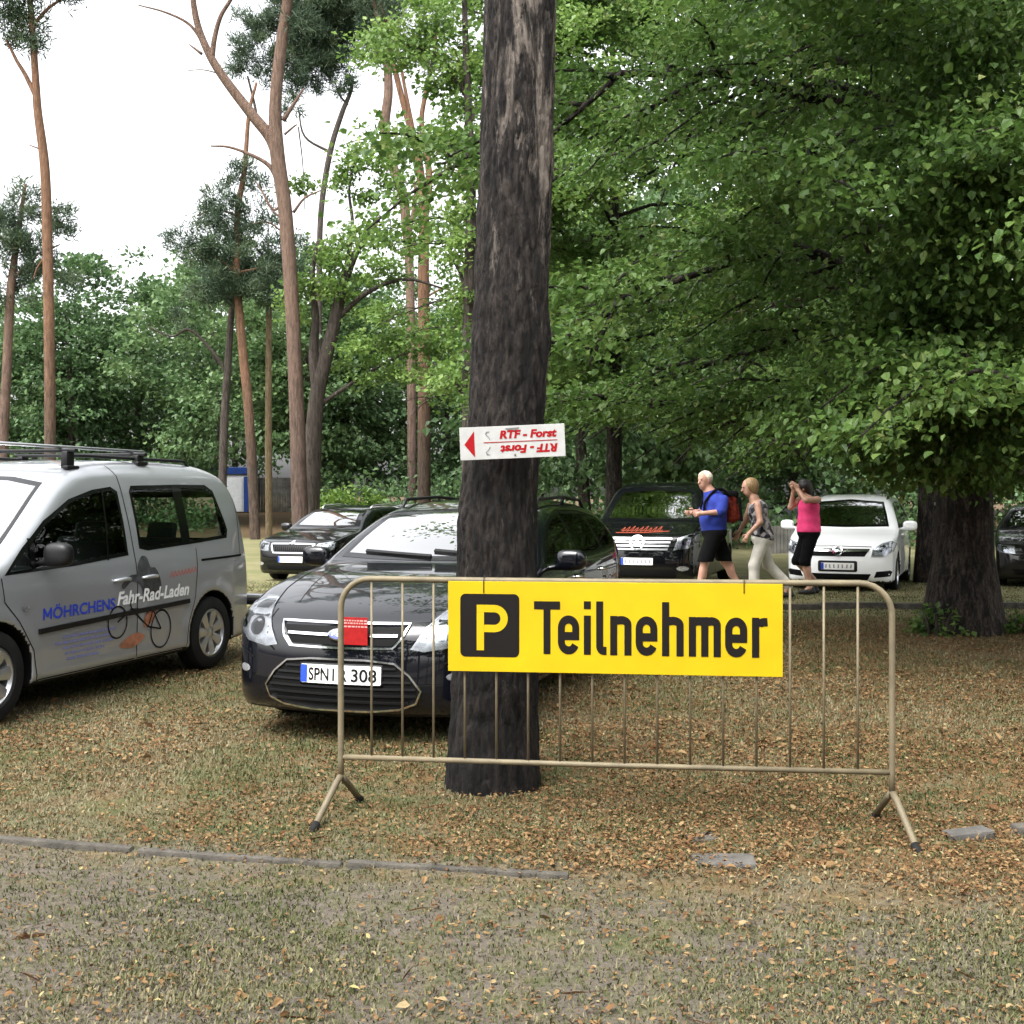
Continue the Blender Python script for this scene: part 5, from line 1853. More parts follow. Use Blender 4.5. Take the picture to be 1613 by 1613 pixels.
# ---- silver panel van with side glass, bike shop lettering
def build_van():
    L = 4.36
    root = thing('parked_van', 'silver passenger van with blue and white bicycle shop lettering on its side', 'van')
    root['len'] = L
    c = Car(L, 1.78,
            [(0.14, 0.20), (0.03, 0.30), (0.0, 0.48), (0.02, 0.64), (0.08, 0.76), (0.22, 0.86), (0.55, 0.97), (0.86, 1.06), (1.02, 1.15), (1.35, 1.40),
             (1.68, 1.63), (1.86, 1.71), (2.2, 1.775), (2.7, 1.80), (3.3, 1.80), (3.75, 1.775), (3.98, 1.70), (4.10, 1.54), (4.17, 1.25), (4.24, 0.98), (4.30, 0.78),
             (4.36, 0.66), (4.36, 0.40), (4.30, 0.24), (4.0, 0.20), (3.0, 0.19), (1.5, 0.19), (0.6, 0.20)],
            [(0.1, 0.05), (0.24, 0.012), (0.34, 0.018), (0.42, 0.010), (0.6, 0.0), (0.85, 0.0), (0.98, 0.022), (1.08, 0.05), (1.3, 0.095), (1.55, 0.16), (1.66, 0.20), (1.8, 0.30)],
            (0.88, 3.515), 0.315, 0.365, kf=0.22, kr=0.05, kz=0.05, edge=0.10, h=0.021)
    paint = car_paint('silver_paint', (0.385, 0.40, 0.425), metal=0.6, rough=0.34, dirt=0.05)
    fw = [(0.99, 0.975), (1.2, 1.15), (1.45, 1.33), (1.76, 1.48), (2.05, 1.55), (2.28, 1.575), (2.35, 1.54), (2.34, 1.045), (1.7, 1.0)]
    rw = [(2.49, 1.09), (2.50, 1.54), (2.54, 1.585), (3.2, 1.60), (3.62, 1.60), (3.72, 1.55), (3.83, 1.2), (3.80, 1.13), (3.37, 1.105), (2.6, 1.07)]
    fdoor = [(0.97, 0.99), (1.2, 1.2), (1.45, 1.38), (1.76, 1.54), (2.05, 1.61), (2.41, 1.65), (2.42, 0.9), (2.40, 0.24), (1.28, 0.24), (1.24, 0.45), (1.10, 0.66)]
    rdoor = [(2.42, 0.24), (2.43, 1.68), (3.28, 1.70), (3.26, 0.9), (3.22, 0.66), (3.12, 0.45), (3.10, 0.24)]
    for sd in ('L', 'R'):
        c.split += [('door', sd, fdoor), ('door', sd, rdoor)]
    c.split.append(('bonnet', 'T', [(0.14, -0.66), (0.14, 0.66), (0.92, 0.74), (0.90, -0.74)]))
    ws = [(-0.72, 1.10), (-0.4, 1.09), (0, 1.09), (0.4, 1.09), (0.72, 1.10), (0.66, 1.35), (0.585, 1.60), (0.3, 1.645), (0, 1.655), (-0.3, 1.645), (-0.585, 1.60), (-0.66, 1.35)]
    c.glass('windscreen', 'F', ws, GL_SCREEN, root, edge=0.03)
    c.glass('rear_window', 'B', [(-0.58, 1.08), (0.58, 1.08), (0.52, 1.52), (-0.52, 1.52)], GL_VAN, root)
    # glass first (it opens the shell), then the shell and its panels
    gl = {}
    for sd in ('L', 'R'):
        gl[sd] = [c.glass('window', sd, fw, GL_VAN, None), c.glass('window', sd, rw, GL_VAN, None)]
    body, pan = c.shell(root, paint, low=0.235)
    fd = {'L': pan[0], 'R': pan[2]}
    rd = {'L': pan[1], 'R': pan[3]}
    black = M_BLACKPL
    for sd, sg in (('L', 1), ('R', -1)):
        gl[sd][0].parent = fd[sd]
        gl[sd][1].parent = rd[sd]
        c.stroke('window_bar', sd, [(1.27, 1.0), (1.285, 1.21)], 0.045, M_FRIT, fd[sd], off=0.006)
        c.stroke('window_bar', sd, [(2.08, 1.02), (2.16, 1.55)], 0.02, M_FRIT, fd[sd], off=0.006)
        c.stroke('window_bar', sd, [(3.14, 1.10), (3.15, 1.59)], 0.13, M_FRIT, rd[sd], off=0.006)
        mirror(c, fd[sd], 1.34, 1.04, sg, black, (0.12, 0.21, 0.165), 0.15)
        handle(c, fd[sd], 2.22, 0.86, sd, paint)
        handle(c, rd[sd], 2.58, 0.86, sd, paint)
        c.stroke('panel_gap', sd, [(2.42, 0.22), (2.42, 0.9), (2.41, 1.2), (2.40, 1.66), (2.36, 1.74)], 0.009, M_GAP, body, off=0.002)
        c.stroke('panel_gap', sd, [(2.40, 0.24), (1.29, 0.24), (1.25, 0.45), (1.11, 0.66), (0.98, 0.80), (0.96, 0.96)], 0.008, M_GAP, body, off=0.002)
        c.stroke('panel_gap', sd, [(2.43, 0.24), (3.10, 0.24), (3.13, 0.45), (3.23, 0.66), (3.27, 0.9), (3.28, 1.06)], 0.008, M_GAP, body, off=0.002)
        c.stroke('sliding_rail', sd, [(3.34, 0.955), (4.05, 0.965)], 0.02, M_GAP, body, off=0.003)
        c.stroke('rubbing_strip', sd, [(1.30, 0.572), (2.2, 0.60), (3.13, 0.625)], 0.036, black, body, off=0.016, skirt=-0.003)
        c.stroke('panel_gap', sd, [(4.02, 0.95), (4.05, 1.6)], 0.008, M_GAP, body, off=0.002)
        c.patch('tail_lamp', 'B', [(sg * 0.64, 0.8), (sg * 0.76, 0.8), (sg * 0.72, 1.3), (sg * 0.64, 1.3)], M_TAIL, body, off=0.004)
        hl = [(0.50, 0.66), (0.78, 0.68), (0.84, 0.76), (0.78, 0.86), (0.66, 0.88), (0.52, 0.80)]
        hl = hl if sg > 0 else mirrored(hl)
        lamp = c.patch('headlight', 'F', hl, M_LAMPIN, body, off=0.003)
        c.patch('lens', 'F', hl, M_LAMP, lamp, off=0.014)
        # roof rail of the load bars
        b = MB()
        P, N = c.march('T', np.array([[1.95, sg * 0.56], [3.6, sg * 0.56]]))
        zt = max(P[0][2], P[1][2]) + 0.04
        b.tube([P[0] - np.array([0, 0, 0.01]), (P[0][0] - 0.08, P[0][1], zt), (0, P[0][1], zt + 0.005), (P[1][0] + 0.08, P[1][1], zt), P[1] - np.array([0, 0, 0.01])], 0.014, 8)
        b.build('roof_rail', black, root, smooth=True)
    # two load bars across the roof, each on two feet
    for s_ in (1.98, 2.85):
        b = MB()
        b.box((L / 2 - s_, 0, 1.845), (0.045, 1.30, 0.028), bev=0.008)
        bar = b.build('load_bar', black, root, angle=R(40))
        for sg in (1, -1):
            P, N = c.march('T', np.array([[s_, sg * 0.57]]))
            b = MB()
            b.box((L / 2 - s_, sg * 0.57, (P[0][2] + 1.83) / 2), (0.09, 0.06, 1.83 - P[0][2] + 0.02), bev=0.012)
            b.box((L / 2 - s_, sg * 0.60, P[0][2] + 0.0), (0.14, 0.05, 0.03), bev=0.01)
            b.build('bar_foot', black, bar, angle=R(40))
    # long thin pole carried along the bars on the near side
    MB().tube([(L / 2 - 0.6, 0.5, 1.874), (L / 2 - 3.0, 0.52, 1.872)], 0.012, 8).build('roof_pole', M_ALLOY, root, smooth=True)
    add_wheels(c, root, 0.205, 7, M_ALLOY, 0.195, 'cover')
    # inside
    for y in (0.38, -0.38):
        seat(root, L / 2 - 2.15, y, 0.50, 0.42, 1.19)
        seat(root, L / 2 - 3.10, y, 0.56, 0.42, 1.16)
    d = MB()
    d.box((L / 2 - 1.28, 0, 0.90), (0.45, 1.45, 0.22), bev=0.06)
    d.box((0, 0, 0.33), (2.9, 1.4, 0.04))
    d.box((-0.65, 0, 1.735), (1.6, 1.0, 0.01))
    d.build('interior', M_SEAT, root, angle=R(40))
    wv = MB()
    ring = [(L / 2 - 1.62 + 0.08 * math.sin(a), 0.38 + 0.18 * math.cos(a), 0.98 + 0.17 * math.sin(a)) for a in np.linspace(0, 2 * math.pi, 25)]
    wv.tube(ring, 0.014, 8, cap=False)
    wv.tube([(L / 2 - 1.40, 0.38, 0.9), (L / 2 - 1.6, 0.38, 0.98)], 0.03, 8)
    wv.build('steering_wheel', black, root, smooth=True)
    # lettering and picture on the near side
    c.text('blue_lettering', 'L', 'ÖHRCHENS', (1.445, 0.646), 0.115, M_VBLUE, body, off=0.004, bold=0.0022, width=0.695, rot=R(0.5))
    c.strokes('blue_lettering', 'L', [[(1.352, 0.645), (1.352, 0.727)], [(1.425, 0.646), (1.425, 0.728)], [(1.354, 0.722), (1.388, 0.668)], [(1.388, 0.668), (1.423, 0.722)]], 0.016, M_VBLUE, body, off=0.004, step=0.02)
    c.text('white_lettering', 'L', 'Fahr-Rad-Laden', (2.16, 0.675), 0.14, M_VWHITE, body, off=0.0055, bold=0.004, shear=0.25, width=0.97, rot=R(0.3))
    rl = random.Random(5)
    lines = []
    for z, s0, s1 in ((0.505, 1.55, 2.13), (0.465, 1.47, 2.02), (0.425, 1.55, 2.08), (0.385, 1.58, 2.00), (0.345, 1.60, 1.95)):
        s = s0
        while s < s1:
            w = rl.uniform(0.03, 0.09)
            lines.append([(s, z), (s + w, z + 0.001)])
            s += w + 0.016
    c.strokes('small_print', 'L', lines, 0.017, M_VPURPLE, body, off=0.003)
    bk = []
    bk.append(ell(2.735, 0.435, 0.135, 0.15, 36) + [(2.87, 0.435)])
    bk.append(ell(2.17, 0.545, 0.115, 0.12, 36) + [(2.285, 0.545)])
    for a, b in (((2.735, 0.435), (2.62, 0.60)), ((2.62, 0.60), (2.34, 0.63)), ((2.34, 0.63), (2.17, 0.545)), ((2.62, 0.60), (2.56, 0.47)), ((2.56, 0.47), (2.34, 0.63)), ((2.56, 0.47), (2.735, 0.435)),
                 ((2.32, 0.68), (2.36, 0.60)), ((2.32, 0.69), (2.42, 0.72))):
        bk.append([a, b])
    c.strokes('bicycle_drawing', 'L', bk, 0.013, M_INK, body, off=0.0045)
    c.patch('rider_drawing', 'L', smooth_closed([(2.44, 0.97), (2.50, 1.03), (2.56, 1.02), (2.60, 0.94), (2.66, 0.93), (2.72, 0.84), (2.73, 0.73), (2.62, 0.68), (2.50, 0.70), (2.46, 0.80), (2.34, 0.84), (2.24, 0.79),
                                                 (2.22, 0.82), (2.33, 0.89), (2.42, 0.90)], 4), M_VGREY, body, off=0.004)
    c.patch('orange_drawing', 'L', smooth_closed([(2.50, 0.52), (2.60, 0.62), (2.66, 0.60), (2.60, 0.50), (2.52, 0.47)], 4), M_VORANGE, body, off=0.0038)
    c.patch('orange_drawing', 'L', smooth_closed([(2.20, 0.36), (2.40, 0.44), (2.52, 0.40), (2.36, 0.33)], 4), M_VORANGE, body, off=0.0038)
    c.strokes('red_lettering', 'L', [[(2.86 + 0.05 * k, 0.84 + 0.003 * k), (2.885 + 0.05 * k, 0.885 + 0.003 * k), (2.90 + 0.05 * k, 0.84 + 0.003 * k)] for k in range(8)], 0.010, M_VRED, body, off=0.003)
    c.patch('side_indicator', 'L', ell(1.17, 0.745, 0.035, 0.02), M_LAMPIN, body, off=0.008)
    plate(c, root, 0, 0.42, None)
    c.patch('grille', 'F', [(-0.45, 0.62), (0.45, 0.62), (0.48, 0.74), (-0.48, 0.74)], black, body, off=0.003)
    # folded rack on the tow bar behind the van
    b = MB()
    b.box((-L / 2 - 0.10, 0.52, 0.50), (0.16, 0.85, 0.05), bev=0.012)
    b.tube([(-L / 2 + 0.2, 0, 0.38), (-L / 2 - 0.06, 0, 0.40), (-L / 2 - 0.1, 0, 0.49)], 0.03, 8)
    rk = b.build('tow_rack', black, root, angle=R(40))
    MB().box((-L / 2 - 0.10, 0.54, 0.55), (0.12, 0.84, 0.045), bev=0.015).build('rack_rail', M_ALLOY, rk, angle=R(40))
    return root

M_TAIL = mat('tail_lamp_red', (0.35, 0.01, 0.01), 0.15, coat=1.0)
M_VBLUE = mat('blue_vinyl', (0.02, 0.045, 0.42), 0.35)
M_VWHITE = mat('white_vinyl', (0.8, 0.8, 0.8), 0.35)
M_VPURPLE = mat('purple_vinyl', (0.16, 0.17, 0.36), 0.4)
M_VGREY = mat('dark_grey_vinyl', (0.045, 0.047, 0.05), 0.4, var=0.6, vscale=22)
M_VORANGE = mat('faded_orange_vinyl', (0.30, 0.12, 0.07), 0.4, var=0.4, vscale=20)
M_VRED = mat('pale_red_vinyl', (0.45, 0.12, 0.09), 0.4)

van = build_van()
P_RW, P_FW = Vector((-2.61, 9.96)), Vector((-3.38, 7.44))
_d = (P_FW - P_RW).normalized()
_lat = Vector((-_d.y, _d.x))                      # to the van's own left
place(van, P_FW + _d * 0.88 - _lat * (1.78 / 2 - 0.03), 17)
# ---- black estate car behind the big trunk
def lamp_set(c, body, hl, bulbs=(), off=0.003):
    for sg in (1, -1):
        p = hl if sg > 0 else mirrored(hl)
        lp = c.patch('headlight', 'F', p, M_LAMPIN, body, off=off)
        for (y, z, r) in bulbs:
            c.patch('reflector', 'F', ell(sg * y, z, r, r), M_BULB, lp, off=off + 0.002)
        c.patch('lens', 'F', p, M_LAMP, lp, off=off + 0.012)

M_BULB = mat('lamp_bowl', (0.25, 0.26, 0.28), 0.08, 1.0)
M_CARD = mat('red_card', (0.24, 0.008, 0.008), 0.6, spec=0.15, var=0.15, vscale=30)

def build_estate():
    L = 4.62
    root = thing('estate_car', 'black estate car with a red card in its grille, behind the big trunk', 'car')
    root['len'] = L
    c = Car(L, 1.79,
            [(0.12, 0.17), (0.03, 0.22), (0.0, 0.30), (0.005, 0.48), (0.02, 0.60), (0.05, 0.69), (0.14, 0.77), (0.45, 0.88), (0.85, 0.965), (1.25, 1.01), (1.38, 1.04),
             (1.75, 1.235), (2.1, 1.38), (2.35, 1.435), (2.8, 1.475), (3.3, 1.475), (3.85, 1.43), (4.15, 1.36), (4.30, 1.22), (4.45, 1.02), (4.53, 0.88),
             (4.60, 0.72), (4.62, 0.48), (4.56, 0.26), (4.3, 0.20), (3.0, 0.17), (1.5, 0.17), (0.6, 0.17)],
            [(0.1, 0.10), (0.22, 0.04), (0.35, 0.025), (0.55, 0.004), (0.75, 0.0), (0.9, 0.012), (0.98, 0.035), (1.1, 0.10), (1.3, 0.20), (1.4, 0.27), (1.5, 0.36)],
            (0.94, 3.73), 0.325, 0.36, kf=0.27, kr=0.10, kz=0.06, plan=[(-0.05, 0.0), (-0.05, 0.46), (0.06, 0.68), (0.26, 0.80), (0.6, 0.865), (1.2, 0.893), (3.4, 0.893), (4.1, 0.87), (4.47, 0.80), (4.64, 0.62), (4.67, 0.0)], edge=0.09, h=0.022, belt=(0.72, 0.012))
    paint = car_paint('black_paint', (0.0018, 0.0023, 0.0042), metal=0.0, rough=0.25, dirt=0.004)
    fw = [(1.66, 1.02), (1.95, 1.17), (2.25, 1.30), (2.5, 1.36), (2.66, 1.375), (2.66, 1.01)]
    rw = [(2.73, 1.01), (2.73, 1.378), (3.1, 1.375), (3.45, 1.355), (3.56, 1.03)]
    qw = [(3.63, 1.035), (3.53, 1.345), (3.9, 1.30), (4.12, 1.20), (4.20, 1.08), (4.05, 1.05)]
    ws = [(-0.69, 1.055), (-0.4, 1.045), (0, 1.04), (0.4, 1.045), (0.69, 1.055), (0.63, 1.20), (0.545, 1.365), (0.3, 1.395), (0, 1.405), (-0.3, 1.395), (-0.545, 1.365), (-0.63, 1.20)]
    c.glass('windscreen', 'F', ws, GL_SCREEN, root)
    c.glass('rear_window', 'B', [(-0.55, 1.02), (0.55, 1.02), (0.48, 1.28), (-0.48, 1.28)], GL_DARK, root)
    fdoor = [(1.45, 0.28), (1.42, 0.6), (1.44, 0.98), (1.95, 1.22), (2.3, 1.37), (2.69, 1.42), (2.70, 0.28)]
    rdoor = [(2.71, 0.28), (2.71, 1.42), (3.5, 1.40), (3.60, 1.0), (3.52, 0.75), (3.34, 0.5), (3.32, 0.28)]
    for sd in ('L', 'R'):
        c.split += [('door', sd, fdoor), ('door', sd, rdoor)]
    c.split.append(('bonnet', 'T', [(0.12, -0.60), (0.12, 0.60), (0.55, 0.66), (1.33, 0.73), (1.30, 0), (1.33, -0.73), (0.55, -0.66)]))
    gl = {sd: [c.glass('window', sd, p, g, None, edge=0.02) for p, g in ((fw, GL_CAR), (rw, GL_DARK), (qw, GL_DARK))] for sd in ('L', 'R')}
    body, pan = c.shell(root, paint, low=0.2)
    bonnet = pan[4]
    for k, (sd, sg) in enumerate((('L', 1), ('R', -1))):
        fd, rd = pan[2 * k], pan[2 * k + 1]
        gl[sd][0].parent, gl[sd][1].parent, gl[sd][2].parent = fd, rd, root
        mirror(c, fd, 1.72, 0.985, sg, paint, (0.12, 0.22, 0.15), 0.16)
        handle(c, fd, 2.52, 0.87, sd, M_CHROME)
        handle(c, rd, 3.40, 0.88, sd, M_CHROME)
        c.stroke('chrome_strip', sd, [(1.66, 1.0), (2.7, 0.992), (3.6, 1.005), (4.05, 1.03), (4.22, 1.075), (4.14, 1.22), (3.9, 1.325), (3.4, 1.385), (2.7, 1.40), (2.4, 1.365)], 0.018, M_CHROME, body, off=0.005)
        for ln in ([(2.70, 0.25), (2.70, 1.0)], [(1.42, 0.98), (1.40, 0.6), (1.44, 0.25), (3.30, 0.25), (3.34, 0.5), (3.52, 0.75), (3.60, 1.0)]):
            c.stroke('panel_gap', sd, ln, 0.007, M_GAP, body, off=0.002)
        P, N = c.march('T', np.array([[2.35, sg * 0.56], [4.0, sg * 0.555], [3.2, sg * 0.56]]))
        b = MB()
        zt = P[2][2] + 0.055
        b.tube([P[0] - np.array([0, 0, 0.01]), (P[0][0] - 0.1, P[0][1], zt - 0.02), (P[2][0], P[0][1], zt), (P[1][0] + 0.15, P[1][1], zt - 0.03), P[1] - np.array([0, 0, 0.01])], 0.014, 8)
        b.tube([(P[2][0], P[2][1], P[2][2] - 0.01), (P[2][0], P[2][1], zt)], 0.016, 8)
        b.build('roof_rail', M_BLACKPL, root, smooth=True)
        c.patch('tail_lamp', 'B', [(sg * 0.52, 0.84), (sg * 0.77, 0.83), (sg * 0.74, 0.96), (sg * 0.56, 0.95)], M_TAIL, body, off=0.004)
        c.patch('fog_lamp', 'F', ell(sg * 0.70, 0.43, 0.05, 0.024), M_LAMPIN, body, off=0.006)
        c.stroke('bumper_crease', 'F', [(sg * 0.62, 0.50), (sg * 0.74, 0.55), (sg * 0.86, 0.55)], 0.012, M_GAP, body, off=0.002)
        c.stroke('panel_gap', 'F', [(sg * 0.46, 0.555), (sg * 0.52, 0.60), (sg * 0.535, 0.72), (sg * 0.53, 0.79)], 0.010, M_GAP, body, off=0.002)
        c.stroke('bonnet_crease', 'T', [(0.32, sg * 0.42), (0.8, sg * 0.52), (1.25, sg * 0.60)], 0.006, M_GAP, bonnet, off=0.001)
        c.stroke('panel_gap', 'T', [(0.30, sg * 0.585), (0.6, sg * 0.655), (1.0, sg * 0.70), (1.33, sg * 0.735)], 0.008, M_GAP, bonnet, off=0.002)
    lamp_set(c, body, [(0.44, 0.59), (0.52, 0.575), (0.68, 0.60), (0.78, 0.66), (0.815, 0.73), (0.78, 0.80), (0.71, 0.845), (0.62, 0.845), (0.54, 0.745)],
             ((0.62, 0.69, 0.055), (0.75, 0.72, 0.05)))
    # front: upper grille, badge, lower grille
    ug = [(-0.40, 0.712), (0.40, 0.712), (0.375, 0.66), (0.33, 0.607), (-0.33, 0.607), (-0.375, 0.66)]
    g = c.patch('grille', 'F', ug, M_GAP, body, off=0.004)
    c.stroke('grille_surround', 'F', [(-0.42, 0.728), (-0.385, 0.645), (-0.335, 0.592), (0, 0.588), (0.335, 0.592), (0.385, 0.645), (0.42, 0.728), (0, 0.726)], 0.012, M_CHROME, g, off=0.016, closed=True, skirt=-0.002)
    c.stroke('grille_bar', 'F', [(-0.36, 0.665), (-0.08, 0.662)], 0.014, M_CHROME, g, off=0.014, skirt=0.0)
    c.stroke('grille_bar', 'F', [(0.08, 0.662), (0.36, 0.665)], 0.014, M_CHROME, g, off=0.014, skirt=0.0)
    bd = c.patch('badge', 'F', ell(0, 0.662, 0.075, 0.032), M_CHROME, g, off=0.022, skirt=0.0)
    c.patch('badge_face', 'F', ell(0, 0.662, 0.066, 0.025), M_BADGEBLUE, bd, off=0.024)
    c.strokes('badge_script', 'F', [[(-0.045, 0.655), (-0.035, 0.672), (-0.02, 0.675)], [(-0.045, 0.664), (-0.025, 0.666)], [(-0.015, 0.655), (-0.008, 0.664), (0.003, 0.664), (0.003, 0.656), (-0.008, 0.654)],
                                    [(0.012, 0.655), (0.014, 0.665), (0.024, 0.664)], [(0.045, 0.676), (0.04, 0.655), (0.028, 0.657), (0.03, 0.664), (0.04, 0.664)]], 0.005, M_CHROME, bd, off=0.0255)
    lg = [(k * 0.90, z) for k, z in [(-0.565, 0.345), (-0.49, 0.435), (-0.39, 0.505), (-0.2, 0.522), (0.2, 0.522), (0.39, 0.505), (0.49, 0.435), (0.565, 0.345), (0.53, 0.275), (0.42, 0.24), (0.2, 0.222), (-0.2, 0.222), (-0.42, 0.24), (-0.53, 0.275)]]
    g2 = c.patch('bumper_grille', 'F', lg, M_GAP, body, off=0.004)
    c.stroke('grille_surround', 'F', lg, 0.011, M_CHROME, g2, off=0.016, closed=True, skirt=-0.002)
    for z, w in ((0.475, 0.40), (0.435, 0.46), (0.395, 0.50), (0.355, 0.53), (0.315, 0.53), (0.275, 0.48)):
        c.stroke('slat', 'F', [(-w * 0.9, z), (w * 0.9, z)], 0.012, M_BLACKPL, g2, off=0.014, skirt=0.002)
    plate(c, root, 0.015, 0.432, [('SPN', 0.055, 0.135), ('I R', 0.215, 0.095), ('308', 0.335, 0.16)], parent=body)
    cp, _n = c.march('F', np.array([[0.108, 0.66]]))
    cx_ = float(cp[0][0]) + 0.03
    cd = MB().box((cx_, 0.108, 0.695), (0.004, 0.165, 0.165), bev=0.001).build('paper_card', M_CARD, root)
    pr = MB()
    rc = random.Random(4)
    for z in (0.758, 0.742, 0.722):
        y = 0.038
        while y < 0.172:
            w = rc.uniform(0.008, 0.022)
            pr.box((cx_ + 0.0025, y + w / 2, z), (0.001, w, 0.009))
            y += w + 0.006
    pr.build('card_print', M_CARDW, cd)
    # wipers at the foot of the screen
    for a, b_ in (((0.60, 1.065), (0.05, 1.10)), ((0.05, 1.062), (-0.50, 1.09))):
        c.stroke('wiper', 'F', [a, b_], 0.014, M_BLACKPL, root, off=0.018, skirt=0.004)
    add_wheels(c, root, 0.205, 5, M_ALLOY, 0.215)
    for y in (0.36, -0.36):
        seat(root, L / 2 - 2.55, y, 0.50, 0.28, 0.98)
        seat(root, L / 2 - 3.45, y, 0.55, 0.28, 0.96)
    d = MB()
    d.box((L / 2 - 1.72, 0, 0.86), (0.5, 1.4, 0.2), bev=0.06)
    d.box((0, 0, 0.26), (3.0, 1.4, 0.04))
    d.build('interior', M_SEAT, root, angle=R(40))
    return root

M_BADGEBLUE = mat('badge_blue', (0.01, 0.03, 0.20), 0.2, coat=1.0)
M_CARDW = mat('card_print', (0.42, 0.22, 0.20), 0.6)
estate = build_estate()
place(estate, (-1.045, 6.85), 17)

# ---- the cars farther off share one builder with their own outlines and fronts
def far_car(name, label, L, W, prof, inset, wheels, Rw, paint, ws, fw, rws, hl, front, kf=0.22, kz=0.05, edge=0.09, h=0.034, bonnet=None, tint=GL_CAR,
            mirror_at=None, m_mirror=None, nsp=6, plate_at=(0, 0.42), door=(1.5, 2.6), rails=None, ptxt=True, back=((-0.5, 1.05), (0.5, 1.05), (0.45, 1.35), (-0.45, 1.35)), group=None):
    root = thing(name, label, 'car' if 'van' not in name else 'van', group=group)
    root['len'] = L
    c = Car(L, W, prof, inset, wheels, Rw, Rw + 0.04, kf=kf, kr=0.08, kz=kz, edge=edge, h=h)
    c.glass('windscreen', 'F', ws, GL_SCREEN, root, edge=0.035)
    c.glass('rear_window', 'B', list(back), GL_DARK, root)
    gl = []
    for sd in ('L', 'R'):
        gl.append(c.glass('window', sd, fw, tint, root, edge=0.025))
        for p in rws:
            gl.append(c.glass('window', sd, p, GL_DARK, root, edge=0.025))
    for sd in ('L', 'R'):
        c.split.append(('door', sd, [(door[0], 0.27), (door[0], 0.95), (fw[0][0] - 0.02, fw[0][1]), (fw[0][0] + 0.4, fw[0][1] + 0.28), (door[1] - 0.35, 2.0), (door[1], 2.0), (door[1], 0.27)]))
    if bonnet:
        c.split.append(('bonnet', 'T', bonnet))
    body, pan = c.shell(root, paint, low=0.22)
    for k, (sd, sg) in enumerate((('L', 1), ('R', -1))):
        mirror(c, root, mirror_at[0], mirror_at[1], sg, m_mirror or paint, (0.13, 0.23, 0.17), 0.17)
        handle(c, pan[k] or body, door[1] - 0.2, mirror_at[1] - 0.12, sd, paint)
        c.stroke('panel_gap', sd, [(door[1], 0.25), (door[1], mirror_at[1])], 0.012, M_GAP, body, off=0.002)
        c.stroke('panel_gap', sd, [(door[0], 0.25), (door[0], mirror_at[1] - 0.05)], 0.012, M_GAP, body, off=0.002)
        c.patch('tail_lamp', 'B', [(sg * 0.56, 0.82), (sg * W * 0.42, 0.82), (sg * W * 0.40, 0.98), (sg * 0.58, 0.98)], M_TAIL, body, off=0.005)
        if rails:
            P, N = c.march('T', np.array([[rails[0], sg * 0.56], [rails[1], sg * 0.56], [(rails[0] + rails[1]) / 2, sg * 0.56]]))
            zt = P[2][2] + 0.05
            MB().tube([P[0], (P[0][0] - 0.1, P[0][1], P[0][2] + 0.05), (P[2][0], P[2][1], zt), (P[1][0] + 0.1, P[1][1], P[1][2] + 0.05), P[1]], 0.016, 6).build('roof_rail', M_ALLOY, root, smooth=True)
    lamp_set(c, body, hl, [((min(p[0] for p in hl) + max(p[0] for p in hl)) / 2, (min(p[1] for p in hl) + max(p[1] for p in hl)) / 2, 0.06)])
    front(c, body)
    if ptxt:
        pl = plate(c, root, plate_at[0], plate_at[1], None, parent=body)
        rl = random.Random(len(label))
        x = plate_at[0] - 0.18
        ls = []
        for k in range(7):
            ls.append([(x + 0.065 * k, plate_at[1] - 0.03), (x + 0.065 * k + rl.uniform(-0.01, 0.012), plate_at[1] + 0.03)])
        c.strokes('plate_marks', 'F', ls, 0.022, M_PLATEGREY, pl, off=0.017)
    add_wheels(c, root, Rw - 0.11, nsp, M_ALLOY, 0.205, 'spoke')
    for y in (0.37, -0.37):
        seat(root, L / 2 - door[1] + 0.15, y, 0.5, 0.34, fw[1][1] - 0.30)
    d = MB()
    d.box((L / 2 - fw[0][0] - 0.05, 0, fw[0][1] - 0.12), (0.5, W - 0.45, 0.2), bev=0.06)
    d.box((0, 0, 0.3), (2.6, W - 0.45, 0.04))
    d.build('interior', M_SEAT, root, angle=R(40))
    return root

M_PLATEGREY = mat('plate_grey_marks', (0.25, 0.25, 0.26), 0.5)
P_BLACK = car_paint('gloss_black_paint', (0.0022, 0.0025, 0.0034), rough=0.2, dirt=0.005)
P_BLACK2 = car_paint('dull_black_paint', (0.005, 0.0048, 0.0048), rough=0.35, dirt=0.04)
P_WHITE = car_paint('white_paint', (0.86, 0.87, 0.88), rough=0.3, dirt=0.03)
P_SILVER2 = car_paint('light_silver_paint', (0.55, 0.57, 0.58), metal=0.6, rough=0.3, dirt=0.06)

INS_CAR = [(0.1, 0.10), (0.25, 0.03), (0.4, 0.015), (0.6, 0.0), (0.8, 0.0), (0.93, 0.015), (1.0, 0.04), (1.2, 0.14), (1.35, 0.22), (1.5, 0.34)]
PROF_SEDAN = [(0.12, 0.18), (0.03, 0.24), (0.0, 0.34), (0.0, 0.55), (0.03, 0.69), (0.12, 0.78), (0.45, 0.88), (0.85, 0.95), (1.15, 0.99), (1.28, 1.03), (1.65, 1.24), (2.0, 1.38), (2.25, 1.43), (2.7, 1.465),
              (3.2, 1.46), (3.8, 1.41), (4.1, 1.33), (4.25, 1.18), (4.42, 0.96), (4.52, 0.85), (4.56, 0.68), (4.56, 0.4), (4.5, 0.24), (4.2, 0.19), (3, 0.18), (1.5, 0.18), (0.6, 0.18)]
WS_CAR = [(-0.68, 1.05), (0, 1.035), (0.68, 1.05), (0.61, 1.2), (0.53, 1.36), (0, 1.40), (-0.53, 1.36), (-0.61, 1.2)]
FW_CAR = [(1.56, 1.02), (1.95, 1.21), (2.25, 1.34), (2.52, 1.365), (2.52, 1.01)]
